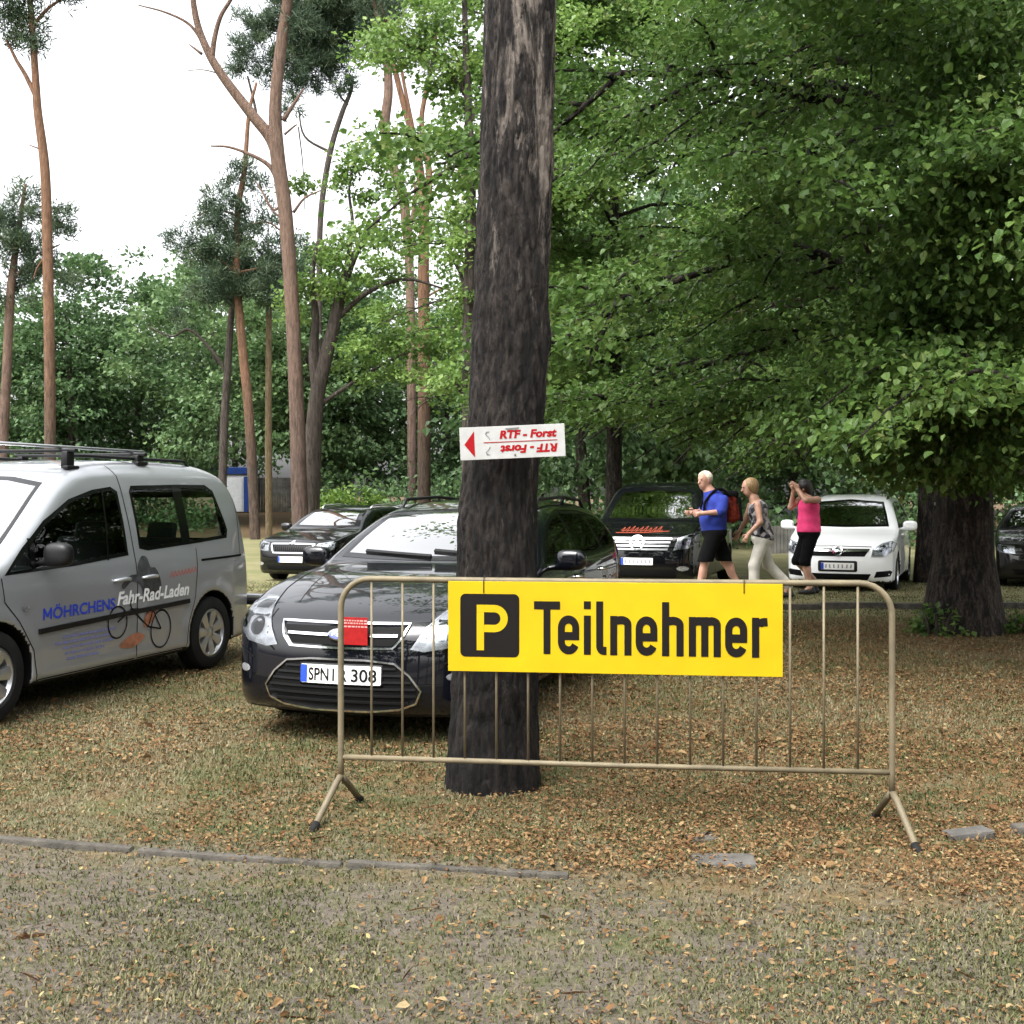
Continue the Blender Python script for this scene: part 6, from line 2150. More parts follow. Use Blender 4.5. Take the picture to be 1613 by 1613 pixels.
RW_CAR = [[(2.60, 1.01), (2.60, 1.365), (3.2, 1.355), (3.42, 1.03)], [(3.5, 1.04), (3.32, 1.345), (3.75, 1.3), (4.0, 1.12)]]

def front_octagon(c, body):
    g = c.patch('grille', 'F', [(-0.36, 0.60), (0.36, 0.60), (0.43, 0.73), (-0.43, 0.73)], M_GAP, body, off=0.004)
    c.stroke('grille_surround', 'F', [(-0.38, 0.585), (0.38, 0.585), (0.455, 0.745), (0.06, 0.75), (0, 0.775), (-0.06, 0.75), (-0.455, 0.745)], 0.026, M_CHROME, g, off=0.014, closed=True, skirt=0)
    for k in range(-8, 9):
        c.stroke('grille_bar', 'F', [(k * 0.043, 0.605), (k * 0.046, 0.722)], 0.014, M_BLACKPL, g, off=0.012, skirt=0.002)
    c.patch('badge', 'F', ell(0, 0.775, 0.038, 0.038, 16), M_CHROME, body, off=0.012)
    c.patch('bumper_intake', 'F', [(-0.5, 0.26), (0.5, 0.26), (0.55, 0.34), (-0.55, 0.34)], M_GAP, body, off=0.003)
    for sg in (1, -1):
        c.patch('fog_lamp', 'F', ell(sg * 0.70, 0.37, 0.08, 0.035, 16), M_LAMPIN, body, off=0.004)

wagon = far_car('hatchback_car', 'black glossy car with roof rails, parked between the silver van and the estate', 4.56, 1.78, PROF_SEDAN, INS_CAR, (0.90, 3.5), 0.315, P_BLACK,
                WS_CAR, FW_CAR, RW_CAR, [(0.50, 0.61), (0.72, 0.62), (0.84, 0.67), (0.85, 0.76), (0.76, 0.80), (0.52, 0.76)], front_octagon, mirror_at=(1.62, 0.97), m_mirror=P_BLACK,
                bonnet=[(0.15, -0.58), (0.15, 0.58), (1.22, 0.70), (1.22, -0.70)], plate_at=(0, 0.46), door=(1.38, 2.56), rails=(2.3, 3.9))
place(wagon, ((457 - CX) * 21.6 / F, 21.6), 19)

def front_small(c, body):
    c.patch('grille', 'F', [(-0.36, 0.64), (0.36, 0.64), (0.42, 0.72), (-0.42, 0.72)], M_GAP, body, off=0.004)
    c.patch('badge', 'F', ell(0, 0.69, 0.045, 0.045, 16), M_CHROME, body, off=0.012)
    c.patch('bumper_intake', 'F', [(-0.5, 0.26), (0.5, 0.26), (0.55, 0.36), (-0.55, 0.36)], M_GAP, body, off=0.003)

hidden = far_car('small_car', 'pale silver car whose roof shows between the black car and the estate', 4.3, 1.76, [(a * 4.3 / 4.56, b * 1.0) for a, b in PROF_SEDAN], INS_CAR, (0.85, 3.35), 0.31, P_SILVER2,
                 WS_CAR, [(a * 0.943, b) for a, b in FW_CAR], [[(a * 0.943, b) for a, b in p] for p in RW_CAR], [(0.50, 0.62), (0.74, 0.64), (0.84, 0.70), (0.82, 0.78), (0.52, 0.75)], front_small,
                 mirror_at=(1.54, 0.97), door=(1.30, 2.42), plate_at=(0, 0.45))
place(hidden, ((592 - CX) * 27.5 / F, 27.5), 19)

# ---- black people carrier with orange lettering on its bonnet
def front_star(c, body):
    g = c.patch('grille', 'F', [(-0.50, 0.72), (0.50, 0.72), (0.56, 0.93), (-0.56, 0.93)], M_GAP, body, off=0.004)
    for z, w in ((0.745, 0.49), (0.80, 0.51), (0.855, 0.53), (0.91, 0.55)):
        c.stroke('grille_bar', 'F', [(-w, z), (w, z)], 0.028, M_ALLOY, g, off=0.016, skirt=0.002)
    b = c.stroke('badge', 'F', ell(0, 0.84, 0.105, 0.105, 32), 0.02, M_CHROME, g, off=0.03, closed=True, skirt=0.002)
    c.strokes('badge_star', 'F', [[(0, 0.84), (0.10 * math.sin(a), 0.84 + 0.10 * math.cos(a))] for a in (0, R(120), R(240))], 0.024, M_CHROME, b, off=0.03)
    c.patch('bumper_intake', 'F', [(-0.62, 0.29), (0.62, 0.29), (0.62, 0.42), (-0.62, 0.42)], M_GAP, body, off=0.003)
    for sg in (1, -1):
        c.patch('fog_lamp', 'F', ell(sg * 0.72, 0.44, 0.09, 0.04, 16), M_LAMPIN, body, off=0.004)
    ls = []
    for k in range(9):
        x = -0.34 + 0.075 * k
        ls += [catmull([(x, 1.03), (x + 0.025, 1.075 + 0.012 * (k % 3)), (x + 0.04, 1.05), (x + 0.03, 1.025), (x + 0.06, 1.03), (x + 0.085, 1.045)], 4)]
    c.strokes('orange_lettering', 'F', ls, 0.014, M_ORANGELET, body, off=0.004)
    c.strokes('orange_lettering', 'F', [[(-0.40, 1.0), (0.1, 1.005), (0.46, 1.03)]], 0.012, M_ORANGELET, body, off=0.004)

M_ORANGELET = mat('orange_vinyl', (0.21, 0.035, 0.014), 0.5)
mpv = far_car('passenger_van', 'big black van with orange lettering on its bonnet, parked beside the walking man', 4.75, 1.88,
              [(0.14, 0.22), (0.04, 0.28), (0.0, 0.42), (0.0, 0.62), (0.03, 0.82), (0.10, 0.95), (0.35, 1.04), (0.7, 1.12), (0.9, 1.18), (1.3, 1.48), (1.65, 1.72), (1.9, 1.81), (2.4, 1.86), (3.4, 1.86), (4.3, 1.82),
               (4.55, 1.74), (4.65, 1.4), (4.72, 0.9), (4.75, 0.6), (4.72, 0.3), (4.4, 0.22), (3, 0.2), (1.5, 0.2), (0.6, 0.2)],
              [(0.1, 0.08), (0.25, 0.02), (0.5, 0.0), (0.95, 0.0), (1.08, 0.02), (1.2, 0.05), (1.5, 0.12), (1.7, 0.18), (1.85, 0.30)], (0.92, 3.95), 0.335, P_BLACK,
              [(-0.76, 1.20), (0, 1.185), (0.76, 1.20), (0.70, 1.45), (0.62, 1.69), (0, 1.735), (-0.62, 1.69), (-0.70, 1.45)],
              [(1.05, 1.12), (1.45, 1.42), (1.85, 1.62), (2.15, 1.64), (2.15, 1.10)], [[(2.3, 1.12), (2.3, 1.64), (3.2, 1.64), (3.2, 1.12)], [(3.3, 1.12), (3.3, 1.64), (4.2, 1.62), (4.3, 1.12)]],
              [(0.58, 0.73), (0.80, 0.76), (0.93, 0.86), (0.94, 0.98), (0.82, 0.99), (0.64, 0.92)], front_star, kf=0.20, kz=0.03, mirror_at=(1.25, 1.14), m_mirror=P_BLACK, plate_at=(0, 0.55), door=(1.0, 2.2),
              back=((-0.65, 1.12), (0.65, 1.12), (0.6, 1.6), (-0.6, 1.6)))
place(mpv, ((1003 - CX) * 18.4 / F, 18.4), 19)

# ---- white compact people carrier
def front_bar(c, body):
    g = c.patch('grille', 'F', [(-0.42, 0.62), (0.42, 0.62), (0.50, 0.745), (-0.50, 0.745)], M_GAP, body, off=0.004)
    c.stroke('grille_bar', 'F', [(-0.48, 0.715), (0, 0.70), (0.48, 0.715)], 0.035, M_CHROME, g, off=0.02, skirt=0.002)
    b = c.stroke('badge', 'F', ell(0, 0.70, 0.068, 0.068, 24), 0.018, M_CHROME, g, off=0.026, closed=True, skirt=0.002)
    c.strokes('badge_bolt', 'F', [[(-0.09, 0.70), (0.02, 0.71), (-0.02, 0.69), (0.09, 0.70)]], 0.014, M_CHROME, b, off=0.026)
    c.patch('bumper_intake', 'F', [(-0.46, 0.24), (0.46, 0.24), (0.52, 0.34), (-0.52, 0.34)], M_GAP, body, off=0.003)
    c.patch('plate_recess', 'F', rect(0, 0.46, 0.62, 0.18, 0.03), M_BLACKPL, body, off=0.003)
    for sg in (1, -1):
        p = [(0.56, 0.28), (0.80, 0.30), (0.84, 0.40), (0.60, 0.38)]
        c.patch('side_intake', 'F', p if sg > 0 else mirrored(p), M_GAP, body, off=0.003)
    c.stroke('bonnet_edge', 'F', [(-0.52, 0.775), (0, 0.785), (0.52, 0.775)], 0.012, M_GAP, body, off=0.002)

white = far_car('white_car', 'white compact people carrier parked left of the thick dark lime trunk', 4.42, 1.80,
                [(0.12, 0.18), (0.03, 0.24), (0.0, 0.36), (0.0, 0.58), (0.04, 0.72), (0.14, 0.82), (0.45, 0.93), (0.8, 1.01), (1.0, 1.07), (1.35, 1.29), (1.7, 1.48), (2.0, 1.58), (2.4, 1.63), (3.2, 1.635), (3.8, 1.59),
                 (4.12, 1.50), (4.25, 1.3), (4.33, 1.0), (4.40, 0.75), (4.42, 0.45), (4.36, 0.25), (4.1, 0.2), (3, 0.18), (1.5, 0.18), (0.6, 0.18)],
                [(0.1, 0.10), (0.25, 0.03), (0.5, 0.0), (0.85, 0.0), (1.0, 0.02), (1.1, 0.05), (1.3, 0.13), (1.5, 0.22), (1.64, 0.34)], (0.90, 3.60), 0.32, P_WHITE,
                [(-0.71, 1.085), (0, 1.07), (0.71, 1.085), (0.65, 1.28), (0.565, 1.50), (0, 1.545), (-0.565, 1.50), (-0.65, 1.28)],
                [(1.2, 1.06), (1.6, 1.30), (1.95, 1.46), (2.3, 1.50), (2.3, 1.05)], [[(2.4, 1.05), (2.4, 1.505), (3.2, 1.50), (3.25, 1.07)], [(3.33, 1.08), (3.3, 1.49), (3.8, 1.45), (4.0, 1.14)]],
                [(0.52, 0.62), (0.70, 0.63), (0.84, 0.70), (0.87, 0.82), (0.82, 0.87), (0.68, 0.83), (0.54, 0.74)], front_bar, kf=0.22, mirror_at=(1.36, 1.04), m_mirror=P_WHITE, plate_at=(0, 0.46), door=(1.10, 2.35),
                bonnet=[(0.2, -0.56), (0.2, 0.56), (0.95, 0.72), (0.95, -0.72)])
place(white, ((1319 - CX) * 18.6 / F, 18.6), 23)

# dark cars seen only in part
edge_car = far_car('dark_car', 'dark hatchback cut by the right edge of the photo, beyond the lime trunk', 4.3, 1.76, [(a * 4.3 / 4.56, b) for a, b in PROF_SEDAN], INS_CAR, (0.85, 3.35), 0.31, P_BLACK2,
                   WS_CAR, [(a * 0.943, b) for a, b in FW_CAR], [[(a * 0.943, b) for a, b in p] for p in RW_CAR], [(0.50, 0.62), (0.74, 0.64), (0.84, 0.70), (0.82, 0.78), (0.52, 0.75)], front_small,
                   mirror_at=(1.54, 0.97), door=(1.30, 2.42), plate_at=(0, 0.45))
place(edge_car, ((1650 - CX) * 19.5 / F, 19.5), 24)
back_car = copy_tree(edge_car)
tag(back_car, 'dark car half hidden behind the low grey fence, between the two walking women', 'car')
back_car.name = 'dark_car.001'
_c = gat(1248, 40)
back_car.location, back_car.rotation_euler = (_c.x, _c.y, _c.z), (0, 0, R(20))
# ---------------------------------------------------------------- fence, kiosk, low fence at the back
M_FENCE = mat('grey_fence_wood', (0.14, 0.135, 0.12), 0.85, var=0.4, vscale=3)
M_KW = mat('kiosk_white', (0.62, 0.64, 0.66), 0.5, var=0.1)
M_KB = mat('kiosk_blue', (0.015, 0.05, 0.22), 0.4)
def plank_fence(name, label, a, b, h, step=0.16, gap=0.015):
    d = b - a
    n = int(d.length / step)
    root = thing(name, label, 'fence', a, math.atan2(d.y, d.x))
    B = MB()
    r = random.Random(n)
    for k in range(n):
        x = (k + 0.5) * step
        zz = float(ground_z(0, a.y + d.y * x / d.length)) - a.z
        B.box((x, 0, zz + h / 2 - 0.05), (step - gap, 0.022, h + r.uniform(-0.02, 0.02)))
    B.build('planks', M_FENCE, root)
    for k in range(0, int(d.length / 2.4) + 1):
        MB().box((k * 2.4, 0.06, h / 2 - 0.1), (0.1, 0.1, h + 0.1)).build('post', M_FENCE, root)
    for z in (0.3, h - 0.25):
        MB().box((d.length / 2, 0.03, z), (d.length, 0.03, 0.09)).build('rail', M_FENCE, root)
    return root
plank_fence('plank_fence', 'tall grey plank fence at the back beside the white and blue kiosk', gat(394, 70), gat(560, 70), 2.1)
plank_fence('low_fence', 'low light grey fence behind the pink topped woman', gat(1195, 33), gat(1330, 34), 0.85, 0.12)
kg = gat(365, 68)
kiosk = thing('kiosk', 'small white kiosk with a blue roof band at the back between the thin trunks', 'kiosk', kg)
MB().box((0, 1.0, 1.15), (2.0, 2.0, 2.3), bev=0.02).build('wall', M_KW, kiosk)
MB().box((0, 1.0, 2.45), (2.2, 2.2, 0.42), bev=0.03).build('roof', M_KB, kiosk)
MB().box((0.86, -0.03, 1.05), (0.28, 0.05, 2.1), bev=0.01).build('corner_post', M_KB, kiosk)
MB().box((0.2, -0.02, 1.0), (0.85, 0.04, 1.95), bev=0.01).build('door', M_KW, kiosk)

# thin pale pole beside the lime trunk
pp = gat(1476, 20)
pole = thing('marker_pole', 'thin pale pole standing left of the lime trunk', 'pole', pp)
MB().tube([(0, 0, -0.1), (0, 0, 1.1), (0.01, 0, 2.1)], [0.025, 0.024, 0.022], 8).build('pole_shaft', M_STONE2, pole, smooth=True)
MB().box((0, 0, 1.45), (0.10, 0.03, 0.05), bev=0.01).build('pole_clamp', M_FENCE, pole)

# ---------------------------------------------------------------- people
class Body:
    """smooth figure from tapered limbs; points are photo pixels turned into places at depth Y"""
    def __init__(self, Y, px0):
        self.Y, self.base = Y, gat(px0, Y)
    def p(self, x, y, d=0.0):
        v = at(x, y, self.Y) - self.base
        return np.array([v.x, v.y + d, v.z])

def cone(a, b, ra, rb):
    a, b = np.asarray(a, float), np.asarray(b, float)
    e = b - a
    L2 = max(e @ e, 1e-9)
    def f(x, y, z):
        px_, py_, pz_ = x - a[0], y - a[1], z - a[2]
        t = np.clip((px_ * e[0] + py_ * e[1] + pz_ * e[2]) / L2, 0, 1)
        return np.sqrt((px_ - t * e[0]) ** 2 + (py_ - t * e[1]) ** 2 + (pz_ - t * e[2]) ** 2) - (ra + (rb - ra) * t)
    lo = np.minimum(a - ra, b - rb)
    hi = np.maximum(a + ra, b + rb)
    return f, lo, hi
def ellip(c, r, rot=None):
    c, r = np.asarray(c, float), np.asarray(r, float)
    M = np.array(rot.transposed()) if rot is not None else np.eye(3)
    def f(x, y, z):
        d = np.stack([x - c[0], y - c[1], z - c[2]])
        d = M @ d
        k0 = np.sqrt((d[0] / r[0]) ** 2 + (d[1] / r[1]) ** 2 + (d[2] / r[2]) ** 2)
        k1 = np.sqrt((d[0] / r[0] ** 2) ** 2 + (d[1] / r[1] ** 2) ** 2 + (d[2] / r[2] ** 2) ** 2)
        return np.where(k1 > 1e-6, k0 * (k0 - 1) / np.maximum(k1, 1e-6), -min(r))
    m = max(r)
    return f, c - m, c + m
def rbox(c, h, r):
    c, h = np.asarray(c, float), np.asarray(h, float)
    def f(x, y, z):
        q = [np.abs(v - c[i]) - h[i] + r for i, v in enumerate((x, y, z))]
        o = np.sqrt(sum(np.maximum(v, 0) ** 2 for v in q))
        return o + np.minimum(np.maximum(np.maximum(q[0], q[1]), q[2]), 0) - r
    return f, c - h, c + h
def blend(prims, k=0.03, cuts=()):
    def f(x, y, z):
        d = np.full(np.shape(x), 9.0)
        for item in prims:
            g, lo, hi = item[0]
            kk = item[1] if len(item) > 1 else k
            m = (x > lo[0] - .09) & (x < hi[0] + .09) & (y > lo[1] - .09) & (y < hi[1] + .09) & (z > lo[2] - .09) & (z < hi[2] + .09)
            if m.any():
                v = g(x[m], y[m], z[m])
                d[m] = smin(d[m], v, kk)
        for c in cuts:
            d = smax(d, c(x, y, z), 0.01)
        return d
    lo = np.min([i[0][1] for i in prims], 0) - 0.05
    hi = np.max([i[0][2] for i in prims], 0) + 0.05
    return f, lo, hi
def part(name, prims, m, parent, h=0.013, k=0.03, cuts=()):
    f, lo, hi = blend(prims, k, cuts)
    V, Q, N = surface_nets(f, lo, hi, h)
    return np_mesh(name, V, [Q], m, parent, smooth=True, normals=N)
def plane(p, n):
    p, n = np.asarray(p, float), unit(np.asarray(n, float))
    return lambda x, y, z: (x - p[0]) * n[0] + (y - p[1]) * n[1] + (z - p[2]) * n[2]

def hand(w, dirv, side, s=1.0):
    """palm, four unequal curled fingers and a thumb leaving the palm's side; w wrist, dirv hand direction, side towards the thumb"""
    d, t = unit(np.asarray(dirv, float)), unit(np.asarray(side, float))
    t = unit(t - d * (d @ t))
    n = np.cross(d, t)
    P = [(cone(w, w + d * 0.075 * s, 0.026 * s, 0.036 * s), 0.02)]
    for i, (o, l) in enumerate(((0.030, .068), (0.011, .078), (-0.009, .072), (-0.028, .056))):
        b = w + d * 0.085 * s + t * o * s
        m_ = b + (d * 0.55 + t * o * 1.5) * l * s
        e = m_ + (d * 0.35 + n * 0.45) * l * s
        P += [(cone(b, m_, 0.0105 * s, 0.010 * s), 0.006), (cone(m_, e, 0.010 * s, 0.0085 * s), 0.006)]
    b = w + d * 0.03 * s + t * 0.028 * s
    m_ = b + (d * 0.6 + t * 0.75) * 0.045 * s
    P += [(cone(b, m_, 0.014 * s, 0.012 * s), 0.008), (cone(m_, m_ + (d + n * 0.4) * 0.034 * s, 0.012 * s, 0.0095 * s), 0.006)]
    return P

def head(c, face, up=(0, 0, 1), s=1.0):
    """skull, jaw, nose, ears, brow, lips, eye hollows; face = direction looked at"""
    fv, uv = unit(np.asarray(face, float)), np.asarray(up, float)
    sv = unit(np.cross(uv, fv))
    uv = np.cross(fv, sv)
    rot = Matrix((tuple(fv), tuple(sv), tuple(uv))).transposed()
    P = [(ellip(c + uv * 0.02 * s - fv * 0.005, (0.098 * s, 0.077 * s, 0.105 * s), rot), 0.03), (ellip(c + fv * 0.03 * s - uv * 0.055 * s, (0.062 * s, 0.055 * s, 0.07 * s), rot), 0.03)]
    P.append((cone(c + fv * 0.088 * s + uv * 0.015 * s, c + fv * 0.112 * s - uv * 0.022 * s, 0.009 * s, 0.014 * s), 0.012))
    P.append((cone(c + fv * 0.088 * s - uv * 0.058 * s + sv * 0.018, c + fv * 0.088 * s - uv * 0.058 * s - sv * 0.018, 0.008, 0.008), 0.008))
    P.append((cone(c + fv * 0.084 * s + uv * 0.036 * s + sv * 0.03, c + fv * 0.084 * s + uv * 0.036 * s - sv * 0.03, 0.010, 0.010), 0.012))
    for q in (1, -1):
        P.append((ellip(c + sv * q * 0.078 * s - fv * 0.008 + uv * 0.0, (0.022 * s, 0.010 * s, 0.032 * s), rot), 0.008))
    eyes = [c + fv * 0.080 * s + sv * q * 0.031 * s + uv * 0.018 * s for q in (1, -1)]
    return P, eyes, rot

def eyes_obj(eyes, parent):
    for e in eyes:
        b = MB()
        b.lathe([(0.0001, -0.012), (0.007, -0.010), (0.0115, -0.003), (0.0115, 0.003), (0.007, 0.010), (0.0001, 0.012)], 12, 'Z', tuple(e))
        b.build('eye', M_EYE, parent, smooth=True)

M_SKIN = mat('tanned_skin', (0.42, 0.235, 0.16), 0.5, var=0.1, vscale=12)
M_SKIN2 = mat('ruddy_skin', (0.46, 0.25, 0.18), 0.5, var=0.12, vscale=12)
M_EYE = mat('dark_eye', (0.02, 0.015, 0.012), 0.2)
M_BLUESHIRT = mat('blue_shirt', (0.012, 0.030, 0.26), 0.85, var=0.18, vscale=14, bump=0.9, bscale=13)
M_BLACKCLOTH = mat('black_cloth', (0.0045, 0.0045, 0.005), 0.95, spec=0.12, var=0.25, vscale=14, bump=0.4, bscale=22)
M_PINK = mat('pink_top', (0.80, 0.045, 0.19), 0.8, var=0.12, vscale=14, bump=0.4, bscale=24)
M_WHITECLOTH = mat('white_trousers', (0.58, 0.55, 0.49), 0.85, var=0.14, vscale=10, bump=0.5, bscale=20)
M_WHITEHAIR = mat('white_hair', (0.66, 0.60, 0.48), 0.6, var=0.25, vscale=60, bump=0.6, bscale=90)
M_BLONDE = mat('light_brown_hair', (0.26, 0.165, 0.075), 0.55, var=0.4, vscale=50, bump=0.6, bscale=80)
M_DARKHAIR = mat('dark_hair', (0.008, 0.005, 0.004), 0.45, var=0.4, vscale=50, bump=0.6, bscale=80)
M_SHOE = mat('dark_shoe', (0.007, 0.007, 0.007), 0.6)
M_PACKRED = mat('red_backpack', (0.15, 0.02, 0.010), 0.85, spec=0.2, var=0.6, vscale=26)
M_SHIRTPRINT = mat('pale_blue_print', (0.03, 0.08, 0.36), 0.8)
def pattern_mat():
    m = mat('patterned_top', (0.02, 0.02, 0.03), 0.85)
    N, Lk = m.node_tree.nodes, m.node_tree.links
    v = N.new('ShaderNodeTexVoronoi')
    v.inputs['Scale'].default_value = 17
    tc = N.new('ShaderNodeTexCoord')
    Lk.new(tc.outputs['Object'], v.inputs['Vector'])
    r = N.new('ShaderNodeValToRGB')
    r.color_ramp.interpolation = 'CONSTANT'
    r.color_ramp.elements[0].color = (0.008, 0.009, 0.016, 1)
    r.color_ramp.elements[1].position = 0.55
    r.color_ramp.elements[1].color = (0.30, 0.28, 0.27, 1)
    e = r.color_ramp.elements.new(0.38)
    e.color = (0.09, 0.08, 0.09, 1)
    sp_ = N.new('ShaderNodeSeparateColor')
    Lk.new(v.outputs['Color'], sp_.inputs[0])
    Lk.new(sp_.outputs[0], r.inputs['Fac'])
    Lk.new(r.outputs['Color'], N['Principled BSDF'].inputs['Base Color'])
    return m
M_PATTERN = pattern_mat()

def shoe(p_ankle, toe, m, parent, s=1.0):
    a = np.asarray(p_ankle, float)
    t = unit(np.asarray(toe, float))
    sole = np.array([a[0], a[1], 0.045])
    return part('shoe', [(cone(sole - t * 0.05, sole + t * 0.06, 0.045 * s, 0.047 * s), 0.03), (cone(sole + t * 0.06, sole + t * 0.165 - np.array([0, 0, 0.008]), 0.044 * s, 0.034 * s), 0.03), (cone(sole - t * 0.03 + [0, 0, 0.02], sole - t * 0.03 + [0, 0, 0.06], 0.04 * s, 0.043 * s), 0.03)],
                m, parent, 0.013, 0.03, cuts=[lambda x, y, z: 0.004 - z])

# ---- man in the blue shirt, walking left
def man():
    b = Body(17.0, 1130)
    root = thing('person', 'white haired person in a blue shirt and black shorts walking left past the black van', 'person', b.base)
    p = b.p
    hc = p(1110, 757)
    P, eyes, rot = head(hc, (-0.80, -0.55, -0.12), s=1.12)
    neck, chest, belly, hip = p(1118, 776), p(1127, 795), p(1123, 818, -0.02), p(1125, 838)
    shN, shF = p(1136, 788, -0.17), p(1122, 787, 0.17)
    elN, waN = p(1131, 806, -0.24), p(1104, 808, -0.26)
    elF, waF = p(1108, 812, 0.20), p(1096, 806, 0.02)
    kN, aN = p(1108, 886, -0.10), p(1098, 930, -0.10)
    kF, aF = p(1143, 884, 0.10), p(1168, 926, 0.10)
    hN, hF = p(1122, 845, -0.10), p(1130, 845, 0.10)
    body = P + [(cone(hc + [0.03, 0, -0.05], neck, 0.062, 0.066),), (cone(neck, chest, 0.08, 0.15), 0.06), (ellip(chest, (0.15, 0.21, 0.20)), 0.06), (ellip(belly, (0.185, 0.20, 0.18)), 0.07), (ellip(hip, (0.16, 0.19, 0.13)), 0.06),
                (cone(shN, elN, 0.062, 0.048),), (cone(elN, waN, 0.046, 0.032),), (cone(shF, elF, 0.06, 0.046),), (cone(elF, waF, 0.044, 0.032),),
                (cone(hN, kN, 0.095, 0.062),), (cone(kN, aN, 0.060, 0.042),), (cone(hF, kF, 0.095, 0.062),), (cone(kF, aF, 0.060, 0.042),),
                (ellip(kN + (aN - kN) * 0.33 + [0.015, 0, 0], (0.058, 0.055, 0.12)), 0.03), (ellip(kF + (aF - kF) * 0.33 + [0.02, 0, 0], (0.058, 0.055, 0.12)), 0.03),
                (cone(aN, [aN[0] - 0.10, aN[1], 0.05], 0.040, 0.030),), (cone(aF, [aF[0] - 0.06, aF[1], 0.06], 0.040, 0.030),)]
    body += hand(waN, (-1, 0.05, -0.1), (0, 0.2, 1)) + hand(waF, (-0.9, -0.3, -0.2), (0, -0.2, 1))
    sk = part('body', body, M_SKIN2, root, 0.0105, 0.03)
    eyes_obj(eyes, sk)
    hr = [(ellip(hc + np.array([0.012, 0.01, 0.045]), (0.112, 0.098, 0.105)), 0.02)]
    fv = np.array([-0.80, -0.55, 0])
    part('hair', hr, M_WHITEHAIR, root, 0.013, 0.02, cuts=[plane(hc + fv * 0.045 + [0, 0, 0.05], (fv[0], fv[1], -0.75)), plane(hc + np.array([0, 0, -0.03]), (0, 0, -1))])
    sleeve = [plane(elN + (shN - elN) * 0.18, elN - shN)]
    sh = [(cone(neck + [0.0, 0, -0.02], chest, 0.095, 0.17), 0.06), (ellip(chest, (0.168, 0.228, 0.215)), 0.06), (ellip(belly, (0.205, 0.218, 0.20)), 0.07), (ellip(hip + [0, 0, 0.03], (0.185, 0.205, 0.14)), 0.06), (cone(shN, shN + (elN - shN) * 0.92, 0.080, 0.085),), (cone(shF, shF + (elF - shF) * 0.85, 0.078, 0.085),)]
    st = part('shirt', sh, M_BLUESHIRT, root, 0.013, 0.035, cuts=[plane(p(1125, 836), (0.1, 0, -1))])
    sh2 = [(ellip(hip, (0.19, 0.215, 0.15)), 0.06), (cone(hN, kN + (hN - kN) * 0.02, 0.125, 0.115), 0.04), (cone(hF, kF + (hF - kF) * 0.02, 0.125, 0.115), 0.04)]
    part('shorts', sh2, M_BLACKCLOTH, root, 0.013, 0.04, cuts=[plane(p(1125, 884), (0, 0, -1)), plane(p(1125, 826), (0, 0, 1))])
    shoe(aN, (-1, 0, 0), M_SHOE, root)
    shoe(aF, (-1, 0, 0), M_SHOE, root)
    # backpack on his back
    bc = p(1150, 800, 0.05)
    bp_ = thing('backpack', 'red and black backpack worn by the person in the blue shirt', 'backpack', b.base)
    part('bag', [(rbox(bc, (0.09, 0.15, 0.22), 0.05), 0.03), (rbox(bc + np.array([0.09, 0, -0.07]), (0.06, 0.115, 0.12), 0.04), 0.03)], M_PACKRED, bp_, 0.014)
    part('top_flap', [(rbox(bc + np.array([0.0, 0, 0.20]), (0.115, 0.155, 0.06), 0.05), 0.03), (cone(bc + np.array([0.12, -0.12, 0.14]), bc + np.array([0.16, -0.12, -0.18]), 0.022, 0.022), 0.01), (cone(bc + np.array([0.12, 0.12, 0.14]), bc + np.array([0.16, 0.12, -0.18]), 0.022, 0.022), 0.01)], M_BLACKCLOTH, bp_, 0.014)
    for q in (-0.15, 0.16):
        sx_ = np.array([p(1128, 0)[0], q, 0])
        s1, s2, s3 = p(1150, 782), p(1130, 775), p(1112, 800)
        for v in (s1, s2, s3):
            v[1] = q * 0.85
        s2[2] += 0.02
        s3[1] = q
        MB().tube(catmull([tuple(s1), tuple(s2 + [0, 0, 0.03]), tuple(p(1112, 790) + [-0.03, q * 0.9, 0]), tuple(p(1118, 812) + [-0.10, q * 0.9, 0])], 5), 0.02, 8).build('strap', M_BLACKCLOTH, bp_, smooth=True)
    return root
man()

